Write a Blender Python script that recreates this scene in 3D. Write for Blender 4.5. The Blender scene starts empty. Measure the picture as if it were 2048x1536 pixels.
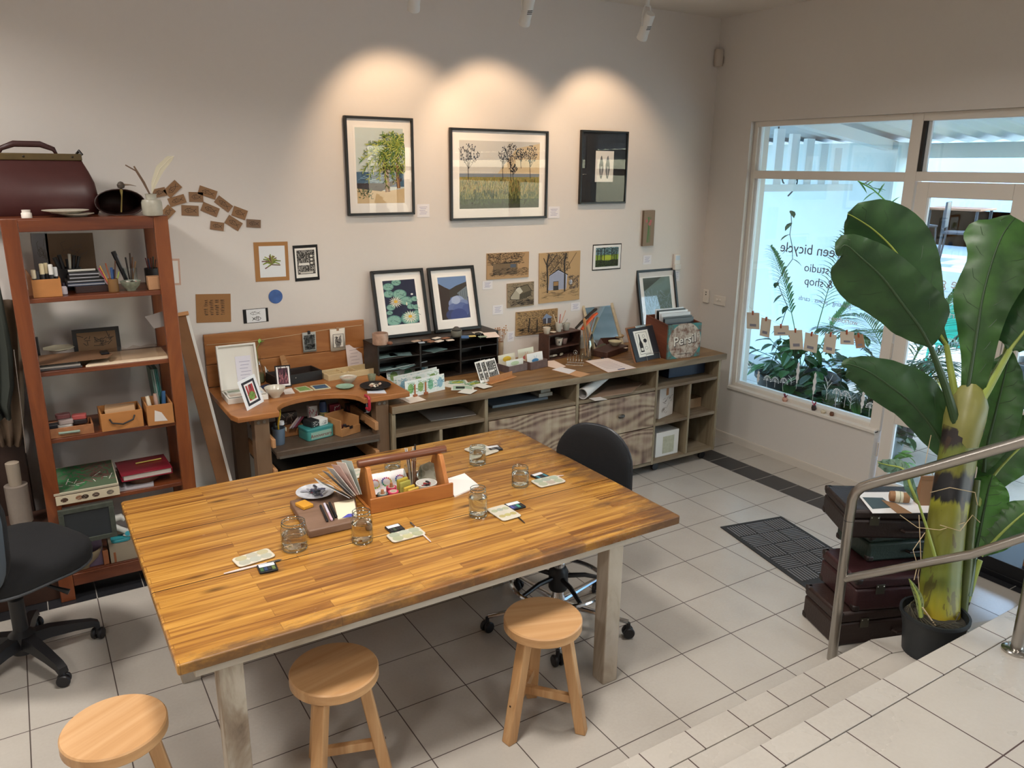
import bpy, bmesh, math, random
from mathutils import Vector, Matrix
random.seed(7)
PI = math.pi
SC = bpy.context.scene
COL = SC.collection
V = Vector
T = 0.3                                   # floor tile pitch in metres
# ---- camera solved from the floor grid -------------------------------------------------
CAM = V((-13.3317, -9.9822, 6.7303)) * T
FPX = 1562.0
_y, _p, _r = math.radians(32.167), math.radians(-15.499), math.radians(0.599)
_d = V((math.sin(_y) * math.cos(_p), math.cos(_y) * math.cos(_p), math.sin(_p)))
_r0 = V((math.cos(_y), -math.sin(_y), 0)); _u0 = _r0.cross(_d)
_R = math.cos(_r) * _r0 + math.sin(_r) * _u0
_U = -math.sin(_r) * _r0 + math.cos(_r) * _u0
def ray(u, v): return (u - 1024) / FPX * _R - (v - 768) / FPX * _U + _d
def _pl(u, v, a, val):
    D = ray(u, v); return CAM + D * ((val - CAM[a]) / D[a])
def PX(u, v, x): return _pl(u, v, 0, x)   # where the photo's point lies on the plane x / y / z
def PY(u, v, y): return _pl(u, v, 1, y)
def PZ(u, v, z): return _pl(u, v, 2, z)
def PD(u, v, d): return CAM + ray(u, v) * d
def PP(u, v, o, n):
    D = ray(u, v); return CAM + D * ((V(o) - CAM).dot(n) / D.dot(n))
# ---- materials ---------------------------------------------------------------------------
def lin(h):
    if not isinstance(h, str): return h
    h = h.lstrip('#'); c = [int(h[i:i + 2], 16) / 255 for i in (0, 2, 4)]
    return tuple((x / 12.92 if x <= .04045 else ((x + .055) / 1.055) ** 2.4) for x in c) + (1,)
MC = {}
def _new(name):
    m = bpy.data.materials.new(name); m.use_nodes = True
    return m, m.node_tree, m.node_tree.nodes['Principled BSDF']
def N(nt, t, **k):
    n = nt.nodes.new(t)
    for a, b in k.items(): setattr(n, a, b)
    return n
def C(h, rough=.6, metal=0, spec=.5, bump=0, bs=60, var=0, coat=0, sheen=0):
    key = (h, rough, metal, spec, bump, bs, var, coat, sheen)
    if key in MC: return MC[key]
    m, nt, b = _new('paint_' + str(h)); L = nt.links.new
    c = lin(h); b.inputs['Base Color'].default_value = c
    b.inputs['Roughness'].default_value = rough; b.inputs['Metallic'].default_value = metal
    b.inputs['Specular IOR Level'].default_value = spec; b.inputs['Coat Weight'].default_value = coat
    b.inputs['Sheen Weight'].default_value = sheen
    tc = N(nt, 'ShaderNodeTexCoord'); no = N(nt, 'ShaderNodeTexNoise'); no.inputs['Scale'].default_value = bs
    no.inputs['Detail'].default_value = 3; L(tc.outputs['Object'], no.inputs['Vector'])
    if var:
        mx = N(nt, 'ShaderNodeMix', data_type='RGBA'); L(no.outputs['Fac'], mx.inputs['Factor'])
        mx.inputs['A'].default_value = tuple(x * (1 - var) for x in c[:3]) + (1,)
        mx.inputs['B'].default_value = tuple(min(1, x * (1 + var)) for x in c[:3]) + (1,)
        L(mx.outputs['Result'], b.inputs['Base Color'])
    if bump:
        bp = N(nt, 'ShaderNodeBump'); bp.inputs['Strength'].default_value = bump; bp.inputs['Distance'].default_value = .002
        L(no.outputs['Fac'], bp.inputs['Height']); L(bp.outputs['Normal'], b.inputs['Normal'])
    MC[key] = m; return m
def ramp(nt, stops):
    r = N(nt, 'ShaderNodeValToRGB'); e = r.color_ramp.elements
    while len(e) < len(stops): e.new(.5)
    for i, (p, h) in enumerate(stops): e[i].position = p; e[i].color = lin(h)
    return r
def wood(name, stops, axis='X', s=6, st=14, rough=.5, bump=.15, coat=0, dist=1.2):
    """grain stretched along one object axis; stops = colour ramp"""
    key = ('w', name)
    if key in MC: return MC[key]
    m, nt, b = _new(name); L = nt.links.new
    tc = N(nt, 'ShaderNodeTexCoord'); mp = N(nt, 'ShaderNodeMapping')
    sc = {'X': (s, s * st, s * st), 'Y': (s * st, s, s * st), 'Z': (s * st, s * st, s)}[axis]
    mp.inputs['Scale'].default_value = tuple(x * .35 for x in sc); L(tc.outputs['Object'], mp.inputs['Vector'])
    n1 = N(nt, 'ShaderNodeTexNoise'); n1.inputs['Scale'].default_value = 1; n1.inputs['Detail'].default_value = 5
    n1.inputs['Distortion'].default_value = dist; n1.inputs['Roughness'].default_value = .62
    L(mp.outputs['Vector'], n1.inputs['Vector'])
    r = ramp(nt, stops); L(n1.outputs['Fac'], r.inputs['Fac']); L(r.outputs['Color'], b.inputs['Base Color'])
    b.inputs['Roughness'].default_value = rough; b.inputs['Coat Weight'].default_value = coat
    bp = N(nt, 'ShaderNodeBump'); bp.inputs['Strength'].default_value = bump; bp.inputs['Distance'].default_value = .002
    L(n1.outputs['Fac'], bp.inputs['Height']); L(bp.outputs['Normal'], b.inputs['Normal'])
    MC[key] = m; return m
def rings(name, stops, sc=(1, 1, 1), s=8, rough=.5, dist=2.5, bump=.1):
    """cathedral grain: distorted bands"""
    m, nt, b = _new(name); L = nt.links.new
    tc = N(nt, 'ShaderNodeTexCoord'); mp = N(nt, 'ShaderNodeMapping'); mp.inputs['Scale'].default_value = sc
    w = N(nt, 'ShaderNodeTexWave', wave_type='BANDS', bands_direction='Y', wave_profile='SAW'); w.inputs['Scale'].default_value = s
    w.inputs['Distortion'].default_value = dist; w.inputs['Detail'].default_value = 2.5; w.inputs['Detail Scale'].default_value = .7
    L(tc.outputs['Object'], mp.inputs['Vector']); L(mp.outputs['Vector'], w.inputs['Vector'])
    r = ramp(nt, stops); L(w.outputs['Fac'], r.inputs['Fac']); L(r.outputs['Color'], b.inputs['Base Color'])
    bp = N(nt, 'ShaderNodeBump'); bp.inputs['Strength'].default_value = bump; bp.inputs['Distance'].default_value = .001
    L(w.outputs['Fac'], bp.inputs['Height']); L(bp.outputs['Normal'], b.inputs['Normal'])
    b.inputs['Roughness'].default_value = rough; return m
def glass_pane(name='window_glass', tint='#f2fafa', gl=.07):
    if name in MC: return MC[name]
    m, nt, b = _new(name); L = nt.links.new; nt.nodes.remove(b)
    t = N(nt, 'ShaderNodeBsdfTransparent'); t.inputs['Color'].default_value = lin(tint)
    g = N(nt, 'ShaderNodeBsdfGlossy'); g.inputs['Roughness'].default_value = .01
    lw = N(nt, 'ShaderNodeLayerWeight'); pw = N(nt, 'ShaderNodeMath', operation='POWER'); pw.inputs[1].default_value = 5; L(lw.outputs['Facing'], pw.inputs[0])
    ma = N(nt, 'ShaderNodeMath', operation='MULTIPLY_ADD'); ma.inputs[1].default_value = .8; ma.inputs[2].default_value = gl
    cl = N(nt, 'ShaderNodeMath', operation='MINIMUM'); cl.inputs[1].default_value = .9
    mx = N(nt, 'ShaderNodeMixShader'); L(pw.outputs[0], ma.inputs[0]); L(ma.outputs[0], cl.inputs[0]); L(cl.outputs[0], mx.inputs['Fac'])
    L(t.outputs[0], mx.inputs[1]); L(g.outputs[0], mx.inputs[2]); L(mx.outputs[0], nt.nodes['Material Output'].inputs['Surface'])
    MC[name] = m; return m
def trans(name, tint, ior=1.45, rough=0.0):
    if name in MC: return MC[name]
    m, nt, b = _new(name); b.inputs['Base Color'].default_value = lin(tint)
    b.inputs['Transmission Weight'].default_value = 1; b.inputs['IOR'].default_value = ior; b.inputs['Roughness'].default_value = rough
    MC[name] = m; return m
# ---- geometry ----------------------------------------------------------------------------
class G:
    def __init__(s): s.v = []; s.f = []; s.mi = []; s.mats = []
    def _m(s, m):
        if m is None: return 0 if s.mats else (s.mats.append(None) or 0)
        if m not in s.mats: s.mats.append(m)
        return s.mats.index(m)
    def add(s, vs, fs, m=None, M=None):
        b = len(s.v); s.v += [(M @ V(v)) if M else V(v) for v in vs]
        k = s._m(m); s.f += [[b + i for i in f] for f in fs]; s.mi += [k] * len(fs); return s
    def box(s, x0, x1, y0, y1, z0, z1, m=None, M=None):
        vs = [(x, y, z) for z in (z0, z1) for y in (y0, y1) for x in (x0, x1)]
        return s.add(vs, [(0, 2, 3, 1), (4, 5, 7, 6), (0, 1, 5, 4), (2, 6, 7, 3), (0, 4, 6, 2), (1, 3, 7, 5)], m, M)
    def lathe(s, prof, c=(0, 0, 0), n=24, m=None, M=None, caps=True):
        c = V(c); vs = []; fs = []
        for r, z in prof:
            for i in range(n): a = 2 * PI * i / n; vs.append(c + V((r * math.cos(a), r * math.sin(a), z)))
        k = len(prof)
        for j in range(k - 1):
            for i in range(n):
                i2 = (i + 1) % n; fs.append((j * n + i, j * n + i2, (j + 1) * n + i2, (j + 1) * n + i))
        if caps:
            fs.append(tuple(range(n - 1, -1, -1))); fs.append(tuple((k - 1) * n + i for i in range(n)))
        return s.add(vs, fs, m, M)
    def tube(s, pts, r, n=8, m=None, M=None, closed=False, flat=1):
        pts = [V(p) for p in pts]; k = len(pts); vs = []; fs = []
        rs = r if isinstance(r, (list, tuple)) else [r] * k
        up = None
        for i, p in enumerate(pts):
            if closed: t = pts[(i + 1) % k] - pts[i - 1]
            else: t = pts[min(i + 1, k - 1)] - pts[max(i - 1, 0)]
            t = t.normalized()
            if up is None:
                up = V((0, 0, 1)) if abs(t.z) < .9 else V((1, 0, 0))
            a = t.cross(up)
            if a.length < 1e-6: a = t.orthogonal()
            a.normalize(); b = a.cross(t).normalized(); up = b
            for j in range(n):
                q = 2 * PI * j / n; vs.append(p + a * (rs[i] * math.cos(q)) + b * (rs[i] * flat * math.sin(q)))
        for i in range(k if closed else k - 1):
            i2 = (i + 1) % k
            for j in range(n):
                j2 = (j + 1) % n; fs.append((i * n + j, i * n + j2, i2 * n + j2, i2 * n + j))
        if not closed: fs.append(tuple(range(n - 1, -1, -1))); fs.append(tuple((k - 1) * n + j for j in range(n)))
        return s.add(vs, fs, m, M)
    def prism(s, pts, z0, z1, m=None, M=None):
        n = len(pts)
        a = sum(pts[i][0] * pts[(i + 1) % n][1] - pts[(i + 1) % n][0] * pts[i][1] for i in range(n))
        if a < 0: pts = pts[::-1]
        vs = [(x, y, z0) for x, y in pts] + [(x, y, z1) for x, y in pts]
        fs = [tuple(range(n - 1, -1, -1)), tuple(range(n, 2 * n))] + [(i, (i + 1) % n, n + (i + 1) % n, n + i) for i in range(n)]
        return s.add(vs, fs, m, M)
    def poly(s, pts, m=None, M=None): return s.add(pts, [tuple(range(len(pts)))], m, M)
    def grid(s, rows, m=None, M=None, loop=False):
        k = len(rows); n = len(rows[0]); vs = [p for r in rows for p in r]; fs = []
        for i in range(k - 1):
            for j in range(n if loop else n - 1): fs.append((i * n + j, i * n + (j + 1) % n, (i + 1) * n + (j + 1) % n, (i + 1) * n + j))
        return s.add(vs, fs, m, M)
def ob(name, g, mat=None, parent=None, bevel=0, smooth=35, thick=0, sub=0, M=None):
    me = bpy.data.meshes.new(name); me.from_pydata([tuple(v) for v in g.v], [], g.f)
    mats = [x or mat for x in g.mats] or [mat]
    for x in mats: me.materials.append(x)
    for p, k in zip(me.polygons, g.mi): p.material_index = k
    me.validate(); me.update()
    o = bpy.data.objects.new(name, me); COL.objects.link(o)
    if smooth:
        for p in me.polygons: p.use_smooth = True
        me.set_sharp_from_angle(angle=math.radians(smooth))
    if parent: o.parent = parent
    if M: o.matrix_local = M
    if thick:
        k = o.modifiers.new('s', 'SOLIDIFY'); k.thickness = thick; k.offset = 0
    if sub: k = o.modifiers.new('u', 'SUBSURF'); k.levels = sub; k.render_levels = sub
    if bevel:
        k = o.modifiers.new('b', 'BEVEL'); k.width = bevel; k.segments = 2; k.limit_method = 'ANGLE'; k.angle_limit = .7
    return o
def tag(o, label, cat, group=None, kind=None):
    o['label'] = label; o['category'] = cat
    if group: o['group'] = group
    if kind: o['kind'] = kind
    return o
def thing(name, label, cat, loc=(0, 0, 0), rz=0, group=None, M=None):
    o = bpy.data.objects.new(name, None); o.empty_display_size = .05; COL.objects.link(o)
    o.location = loc; o.rotation_euler = (0, 0, rz)
    if M: o.matrix_world = M
    return tag(o, label, cat, group)
def one(name, label, cat, g, mat, loc=(0, 0, 0), rz=0, group=None, M=None, **k):
    o = ob(name, g, mat, **k); o.location = loc; o.rotation_euler = (0, 0, rz)
    if M: o.matrix_world = M
    return tag(o, label, cat, group)
def struct(name, g, mat, parent=None, **k):
    o = ob(name, g, mat, parent, **k)
    if not parent: o['kind'] = 'structure'
    return o
def dup(o, loc=None, rz=None, label=None, parent=None, M=None):
    c = o.copy(); COL.objects.link(c)
    if parent: c.parent = parent
    if loc is not None: c.location = loc
    if rz is not None: c.rotation_euler = (0, 0, rz)
    if M: c.matrix_world = M
    if label: c['label'] = label
    for ch in list(o.children): dup(ch, parent=c)
    return c
def frame(o, x, z):
    """matrix with local x along x, local z along z (both world), origin o"""
    x = V(x).normalized(); z = V(z).normalized(); y = z.cross(x).normalized(); x = y.cross(z)
    M = Matrix.Identity(4)
    for i in range(3): M[i][0] = x[i]; M[i][1] = y[i]; M[i][2] = z[i]; M[i][3] = o[i]
    return M
TR = Matrix.Translation
def RX(a): return Matrix.Rotation(a, 4, 'X')
def RY(a): return Matrix.Rotation(a, 4, 'Y')
def RZ(a): return Matrix.Rotation(a, 4, 'Z')
def text(name, s, size, mat, M, parent=None, ext=.0006, font_off=0, align='CENTER', spacing=1):
    c = bpy.data.curves.new(name, 'FONT'); c.body = s; c.size = size; c.extrude = ext; c.align_x = align; c.align_y = 'CENTER'
    c.space_character = spacing; c.offset = font_off; c.resolution_u = 3
    t = bpy.data.objects.new(name, c); COL.objects.link(t)
    bpy.context.view_layer.update()
    me = bpy.data.meshes.new_from_object(t.evaluated_get(bpy.context.evaluated_depsgraph_get()))
    bpy.data.objects.remove(t); o = bpy.data.objects.new(name, me); COL.objects.link(o)
    me.materials.clear(); me.materials.append(mat)
    if parent: o.parent = parent; o.matrix_local = M
    else: o.matrix_world = M
    return o
def rnd(a, b): return random.uniform(a, b)
# ================================ SETTING ==================================================
YW, XW, ZC = 4.54 * T, 1.56 * T, 10.19 * T          # back wall, right wall, ceiling
def mth(nt, op, a, b=None):
    n = N(nt, 'ShaderNodeMath', operation=op)
    for i, x in enumerate((a, b)):
        if x is None: continue
        if isinstance(x, (int, float)): n.inputs[i].default_value = x
        else: nt.links.new(x, n.inputs[i])
    return n.outputs[0]
def tile_mat(name, base, grout, px=1.0, py=1.0, ox=0, oy=0, strips=False, rough=.2, w=.0055):
    m, nt, b = _new(name); L = nt.links.new
    tc = N(nt, 'ShaderNodeTexCoord'); sp = N(nt, 'ShaderNodeSeparateXYZ'); L(tc.outputs['Object'], sp.inputs[0])
    X, Y = mth(nt, 'DIVIDE', sp.outputs[0], T), mth(nt, 'DIVIDE', sp.outputs[1], T)
    def line(c, p, o):                 # 1 on grout
        f = mth(nt, 'FRACT', mth(nt, 'DIVIDE', mth(nt, 'SUBTRACT', c, o - .5 * p), p))
        d = mth(nt, 'ABSOLUTE', mth(nt, 'SUBTRACT', f, .5))
        return mth(nt, 'LESS_THAN', d, w / T / p)
    def edge(c, o): return mth(nt, 'LESS_THAN', mth(nt, 'ABSOLUTE', mth(nt, 'SUBTRACT', c, o)), w / T)
    no = N(nt, 'ShaderNodeTexNoise'); no.inputs['Scale'].default_value = 2.2; no.inputs['Detail'].default_value = 6; L(tc.outputs['Object'], no.inputs['Vector'])
    n2 = N(nt, 'ShaderNodeTexNoise'); n2.inputs['Scale'].default_value = 90; n2.inputs['Detail'].default_value = 2; L(tc.outputs['Object'], n2.inputs['Vector'])
    r = ramp(nt, base); L(mth(nt, 'ADD', mth(nt, 'MULTIPLY', no.outputs['Fac'], .8), mth(nt, 'MULTIPLY', n2.outputs['Fac'], .2)), r.inputs['Fac'])
    col = r.outputs['Color']
    gr = mth(nt, 'MAXIMUM', line(X, px, ox), line(Y, py, oy))
    if strips:
        gx, gy = mth(nt, 'GREATER_THAN', X, 0), mth(nt, 'GREATER_THAN', Y, 2.97)
        inx = mth(nt, 'MULTIPLY', gx, mth(nt, 'LESS_THAN', X, .65)); iny = mth(nt, 'MULTIPLY', gy, mth(nt, 'LESS_THAN', Y, 3.62))
        inx = mth(nt, 'MULTIPLY', inx, mth(nt, 'LESS_THAN', Y, 3.62)); iny = mth(nt, 'MULTIPLY', iny, mth(nt, 'LESS_THAN', X, .65))
        black = mth(nt, 'MAXIMUM', inx, iny)
        jb = mth(nt, 'MAXIMUM', mth(nt, 'MULTIPLY', line(Y, .685, .275), inx), mth(nt, 'MULTIPLY', line(X, .685, -13.0), iny))
        past = mth(nt, 'MAXIMUM', gx, gy)
        # beyond the strips the white tiles keep their joints across, none along
        jw = mth(nt, 'MAXIMUM', mth(nt, 'MULTIPLY', mth(nt, 'MULTIPLY', gx, mth(nt, 'LESS_THAN', Y, 3.62)), line(Y, 1, 0)), mth(nt, 'MULTIPLY', mth(nt, 'MULTIPLY', gy, mth(nt, 'LESS_THAN', X, .65)), line(X, 1, 0)))
        ed = mth(nt, 'MAXIMUM', mth(nt, 'MAXIMUM', edge(X, 0), edge(X, .65)), mth(nt, 'MAXIMUM', edge(Y, 2.97), edge(Y, 3.62)))
        main = mth(nt, 'MULTIPLY', gr, mth(nt, 'SUBTRACT', 1, past))
        gr = mth(nt, 'MAXIMUM', mth(nt, 'MAXIMUM', main, mth(nt, 'MULTIPLY', jw, mth(nt, 'SUBTRACT', 1, black))), mth(nt, 'MAXIMUM', jb, mth(nt, 'MULTIPLY', ed, past)))
        mb_ = N(nt, 'ShaderNodeMix', data_type='RGBA'); L(black, mb_.inputs['Factor']); L(col, mb_.inputs['A']); mb_.inputs['B'].default_value = lin('#26272a'); col = mb_.outputs['Result']
        gc = N(nt, 'ShaderNodeMix', data_type='RGBA'); L(black, gc.inputs['Factor']); gc.inputs['A'].default_value = lin(grout); gc.inputs['B'].default_value = lin('#8f8a83'); gcol = gc.outputs['Result']
    mx = N(nt, 'ShaderNodeMix', data_type='RGBA'); L(gr, mx.inputs['Factor']); L(col, mx.inputs['A'])
    if strips: L(gcol, mx.inputs['B'])
    else: mx.inputs['B'].default_value = lin(grout)
    L(mx.outputs['Result'], b.inputs['Base Color'])
    L(mth(nt, 'ADD', mth(nt, 'MULTIPLY', gr, .5), mth(nt, 'ADD', mth(nt, 'MULTIPLY', no.outputs['Fac'], .15), rough - .05)), b.inputs['Roughness'])
    bp = N(nt, 'ShaderNodeBump'); bp.inputs['Strength'].default_value = .25; bp.inputs['Distance'].default_value = .002; bp.invert = True
    L(gr, bp.inputs['Height']); L(bp.outputs['Normal'], b.inputs['Normal'])
    return m
TILE = [(.15, '#a19b92'), (.5, '#b2aca3'), (.85, '#bdb8af')]
M_floor = tile_mat('white_floor_tiles', TILE, '#4a403b', strips=True, w=.0022)
M_wall = C('#d9d3cd', .75, bump=.05, bs=40, var=.015)
M_wallr = C('#d3cec8', .7, bump=.05, bs=40, var=.015)
M_ceil = C('#d6d0c8', .85)
M_trim = C('#d3ccc3', .45)
struct('floor', G().box(-7.2, XW + .2, -1.9, YW + .1, -.12, 0), M_floor, smooth=0)
# raised front part of the shop and the step down from it
M_up = tile_mat('upper_floor_tiles', TILE, '#4a3a36', 1.05, 1.05, .665, -6.02, w=.0024, rough=.25)
M_nos = tile_mat('nosing_tiles', TILE, '#4a3a36', .687, 50, -3.49, 11, w=.0024, rough=.25)
M_st = tile_mat('step_tiles', TILE, '#4a3a36', 1.02, 50, -4.83, 11, w=.0024, rough=.25)
y2, g2 = -5.69 * T, -6.02 * T
g = G().box(-7.2, XW + .2, -6.2, g2 - .002, -.12, 1.1 * T, M_up)
g.box(-7.2, XW + .2, g2 + .001, y2, -.12, 1.1 * T, M_nos)
struct('floor_upper', g, M_up, smooth=0, bevel=.003)
y1 = -4.66 * T
out = [(-7.2, y2), (-7.2, y1), (-4.14 * T, y1 - .003), (-3.58 * T, -4.86 * T), (-1.3 * T, -5.55 * T), (-1.3 * T, y2)]
inn = [(-7.2, y2), (-7.2, y1 - .105), (-4.21 * T, y1 - .105), (-3.6 * T, -5.2 * T), (-1.6 * T, y2)]
g = G().prism(inn, -.11, .55 * T, M_st)
o2 = [(-7.2, y1 - .1015), (-7.2, y1), (-4.14 * T, y1 - .003), (-3.58 * T, -4.86 * T), (-1.3 * T, -5.55 * T), (-1.3 * T, y2), (-1.58 * T, y2), (-3.585 * T, -5.188 * T), (-4.2 * T, y1 - .1015)]
g.prism(o2, -.11, .55 * T, M_nos)
struct('floor_step', g, M_st, smooth=0, bevel=.002)
struct('wall_back', G().box(-7.2, XW + .2, YW, YW + .15, -.12, ZC + .1), M_wall, smooth=0)
struct('wall_left', G().box(-7.35, -7.2, -6.2, YW + .15, -.12, ZC + .1), M_wall, smooth=0)
struct('wall_front', G().box(-7.35, XW + .2, -6.35, -6.2, -.12, ZC + .1), M_wall, smooth=0)
struct('ceiling', G().box(-7.35, XW + .2, -6.35, YW + .15, ZC, ZC + .12), M_ceil, smooth=0)
HY0, HY1, HZ0, HZ1 = -5.9, 1.0, .42, 2.345            # opening in the right wall; unseen far end lengthened for more sky light
g = G().box(XW, XW + .2, HY1, YW, -.12, ZC)           # by the corner
g.box(XW, XW + .2, -6.2, HY0, -.12, ZC)
g.box(XW, XW + .2, HY0, HY1, HZ1, ZC)
g.box(XW, XW + .2, -.235, HY1, -.12, HZ0)             # low wall under the window
struct('wall_right', g, M_wallr, smooth=0)
struct('baseboard_right', G().box(XW - .012, XW, -.235, YW, 0, .05).box(XW - .008, XW, -.235, YW, .05, .055), C('#cfc8be', .4), smooth=0)
struct('baseboard_back', G().box(-7.2, XW - .012, YW - .012, YW, 0, .055), C('#cfc8be', .4), smooth=0)
# joinery --------------------------------------------------------------------------------
JX = .525
def bars(lst, x0=JX - .02, x1=JX + .05):
    g = G()
    for a, b_, c, d in lst: g.box(x0, x1, a, b_, c, d)
    return g
M_join = C('#ddd7ce', .38)
w1 = struct('window_1', bars([(.967, HY1, HZ0, HZ1), (-.17, .967, 2.31, HZ1), (-.24, -.17, HZ0, HZ1), (-.17, .967, 1.96, 2.015), (-.17, .967, HZ0, .455)]), M_join, smooth=0, bevel=.003)
w1['kind'] = 'structure'
ob('window_stop', bars([(.945, .967, .455, 1.96), (.95, .967, 2.015, 2.31), (-.17, .945, .455, .472)], JX + .0, JX + .03), C('#e6eef2', .35), w1)
ob('window_sill', G().box(XW - .012, JX - .02, -.235, HY1, HZ0 - .012, HZ0 + .012), M_join, w1, bevel=.004)
M_gl = glass_pane()
ob('pane', G().box(JX + .016, JX + .02, -.17, .95, .46, 1.96), M_gl, w1, smooth=0)
ob('pane', G().box(JX + .016, JX + .02, -.17, .955, 2.015, 2.31), M_gl, w1, smooth=0)
w2 = struct('window_2', bars([(-5.9, -.24, 2.30, HZ1), (-5.9, -.24, 1.966, 2.02), (-1.62, -1.56, 1.966, HZ1)]), M_join, smooth=0, bevel=.003)
ob('pane', G().box(JX + .016, JX + .02, -1.56, -.24, 2.02, 2.3), M_gl, w2, smooth=0)
ob('sash_edge', G().box(JX - .02, JX + .016, -.262, -.242, 2.02, 2.3), C('#17181a', .4), w2)
ob('sash_frame', G().box(JX + .0, JX + .016, -.285, -.263, 2.02, 2.3), C('#dfe6ea', .4), w2)
def door_leaf(name, ya, yb, st=.075):
    d = struct(name, bars([(ya - st, ya, .012, 1.962), (yb, yb + st, .012, 1.962), (yb + st, ya - st, 1.875, 1.962), (yb + st, ya - st, .495, .765), (yb + st, ya - st, .012, .105)], JX - .018, JX + .025), M_join, smooth=0, bevel=.004)
    ob('pane', G().box(JX + .003, JX + .006, yb + st, ya - st, .765, 1.875), M_gl, d, smooth=0)
    ob('pane', G().box(JX + .003, JX + .006, yb + st, ya - st, .105, .495), M_gl, d, smooth=0)
    ob('glazing_bead', bars([(ya - st - .012, ya - st, .765, 1.875), (ya - st - .012, ya - st, .105, .495), (yb + st, ya - st - .012, .765, .777), (yb + st, ya - st - .012, .105, .117)], JX - .014, JX + .003), C('#e6eef2', .35), d)
    return d
d1 = door_leaf('door_1', -.252, -.87)
for z in (.3, .95, 1.72): ob('hinge', G().lathe([(.006, -.045), (.006, .045)], (JX - .022, -.247, z), 10), C('#c9c2b8', .4), d1)
d2 = door_leaf('door_2', -.875, -1.5)
d3 = door_leaf('door_3', -1.505, -3.0)
struct('trim_1', bars([(-3.05, -3.0, .012, 1.966), (-4.5, -4.44, .012, 1.966), (-5.9, -5.84, .012, 1.966), (-5.84, -3.05, .012, .1)]), M_join, smooth=0)  # bars of the unseen opening added to admit sky light
struct('trim_2', G().box(XW, XW + .16, -5.9, -.235, -.02, .012), C('#6b655f', .6), smooth=0)
# lettering on the inside face of the panes, read from the street -------------------------
def glass_text(par, s, size, y, z, mat, x=JX + .0145, sp=1):
    M = Matrix(((0, 0, 1, x), (1, 0, 0, y), (0, 1, 0, z), (0, 0, 0, 1)))
    return text('lettering', s, size, mat, M, par, .0004, spacing=sp)
ML, MLw = C('#2c3034', .5), C('#dfe6ea', .5)
glass_text(w1, 'the green bicycle', .1, .36, 1.50, C('#70777c', .5))
glass_text(w1, 'art studio', .08, .33, 1.38, C('#70777c', .5))
glass_text(w1, '& shop', .08, .36, 1.29, C('#70777c', .5))
glass_text(w1, 'painting . prints . cards', .045, .3, 1.17, C('#8f999f', .5))
glass_text(w1, 'workshops', .05, .14, 1.07, MLw)
glass_text(d1, 'the green', .085, -.48, 1.40, MLw, JX + .001)
glass_text(d1, 'art studio', .055, -.5, 1.22, MLw, JX + .001)
glass_text(d1, 'artist workshops', .036, -.5, 1.08, MLw, JX + .001)
glass_text(d1, 'bicycle', .05, -.43, .80, MLw, JX + .001)
glass_text(d1, 'open 8.30am', .038, -.47, .21, MLw, JX + .001)
glass_text(d1, 'daily', .03, -.48, .16, MLw, JX + .001)
# ================================ CAMERA, LIGHT ===========================================
cam = bpy.data.cameras.new('camera'); co = bpy.data.objects.new('camera', cam); COL.objects.link(co)
cam.sensor_width = 36; cam.lens = 36 * FPX / 2048; cam.clip_start = .05; cam.clip_end = 200
Mc = Matrix.Identity(4)
for i in range(3): Mc[i][0] = _R[i]; Mc[i][1] = _U[i]; Mc[i][2] = -_d[i]; Mc[i][3] = CAM[i]
co.matrix_world = Mc; SC.camera = co
SC.view_settings.view_transform = 'Standard'; SC.view_settings.look = 'None'; SC.view_settings.gamma = 1
SC.view_settings.use_curve_mapping = False; SC.view_settings.exposure = .7
W = bpy.data.worlds.new('sky'); SC.world = W; W.use_nodes = True; nt = W.node_tree
sk = N(nt, 'ShaderNodeTexSky', sky_type='NISHITA'); sk.sun_disc = False; sk.sun_elevation = math.radians(52); sk.sun_rotation = math.radians(100)
bg = nt.nodes['Background']; nt.links.new(sk.outputs[0], bg.inputs[0]); bg.inputs[1].default_value = 1.15
def light(name, kind, loc, energy, color, dirn=None, **k):
    l = bpy.data.lights.new(name, kind); l.energy = energy; l.color = color[:3]
    for a, b_ in k.items(): setattr(l, a, b_)
    o = bpy.data.objects.new(name, l); COL.objects.link(o); o.location = loc
    if dirn: o.rotation_euler = V(dirn).to_track_quat('-Z', 'Y').to_euler()
    return o
light('sun', 'SUN', (6, 2, 8), 3.2, (1, .93, .84), (-.10, .55, -1), angle=.01)
# daylight comes in through the wall openings: portals only guide the sampling
for (yc, zc, sy, sz) in ((.39, 1.38, 1.16, 1.9), (-3.05, 1.18, 5.6, 2.3)):
    p = light('window_portal', 'AREA', (XW + .19, yc, zc), 1, (1, 1, 1), (-1, 0, 0), shape='RECTANGLE', size=sz, size_y=sy)
    p.rotation_euler = V((-1, 0, 0)).to_track_quat('-Z', 'Z').to_euler(); p.data.size = sy; p.data.size_y = sz
    p.data.cycles.is_portal = True
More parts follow.
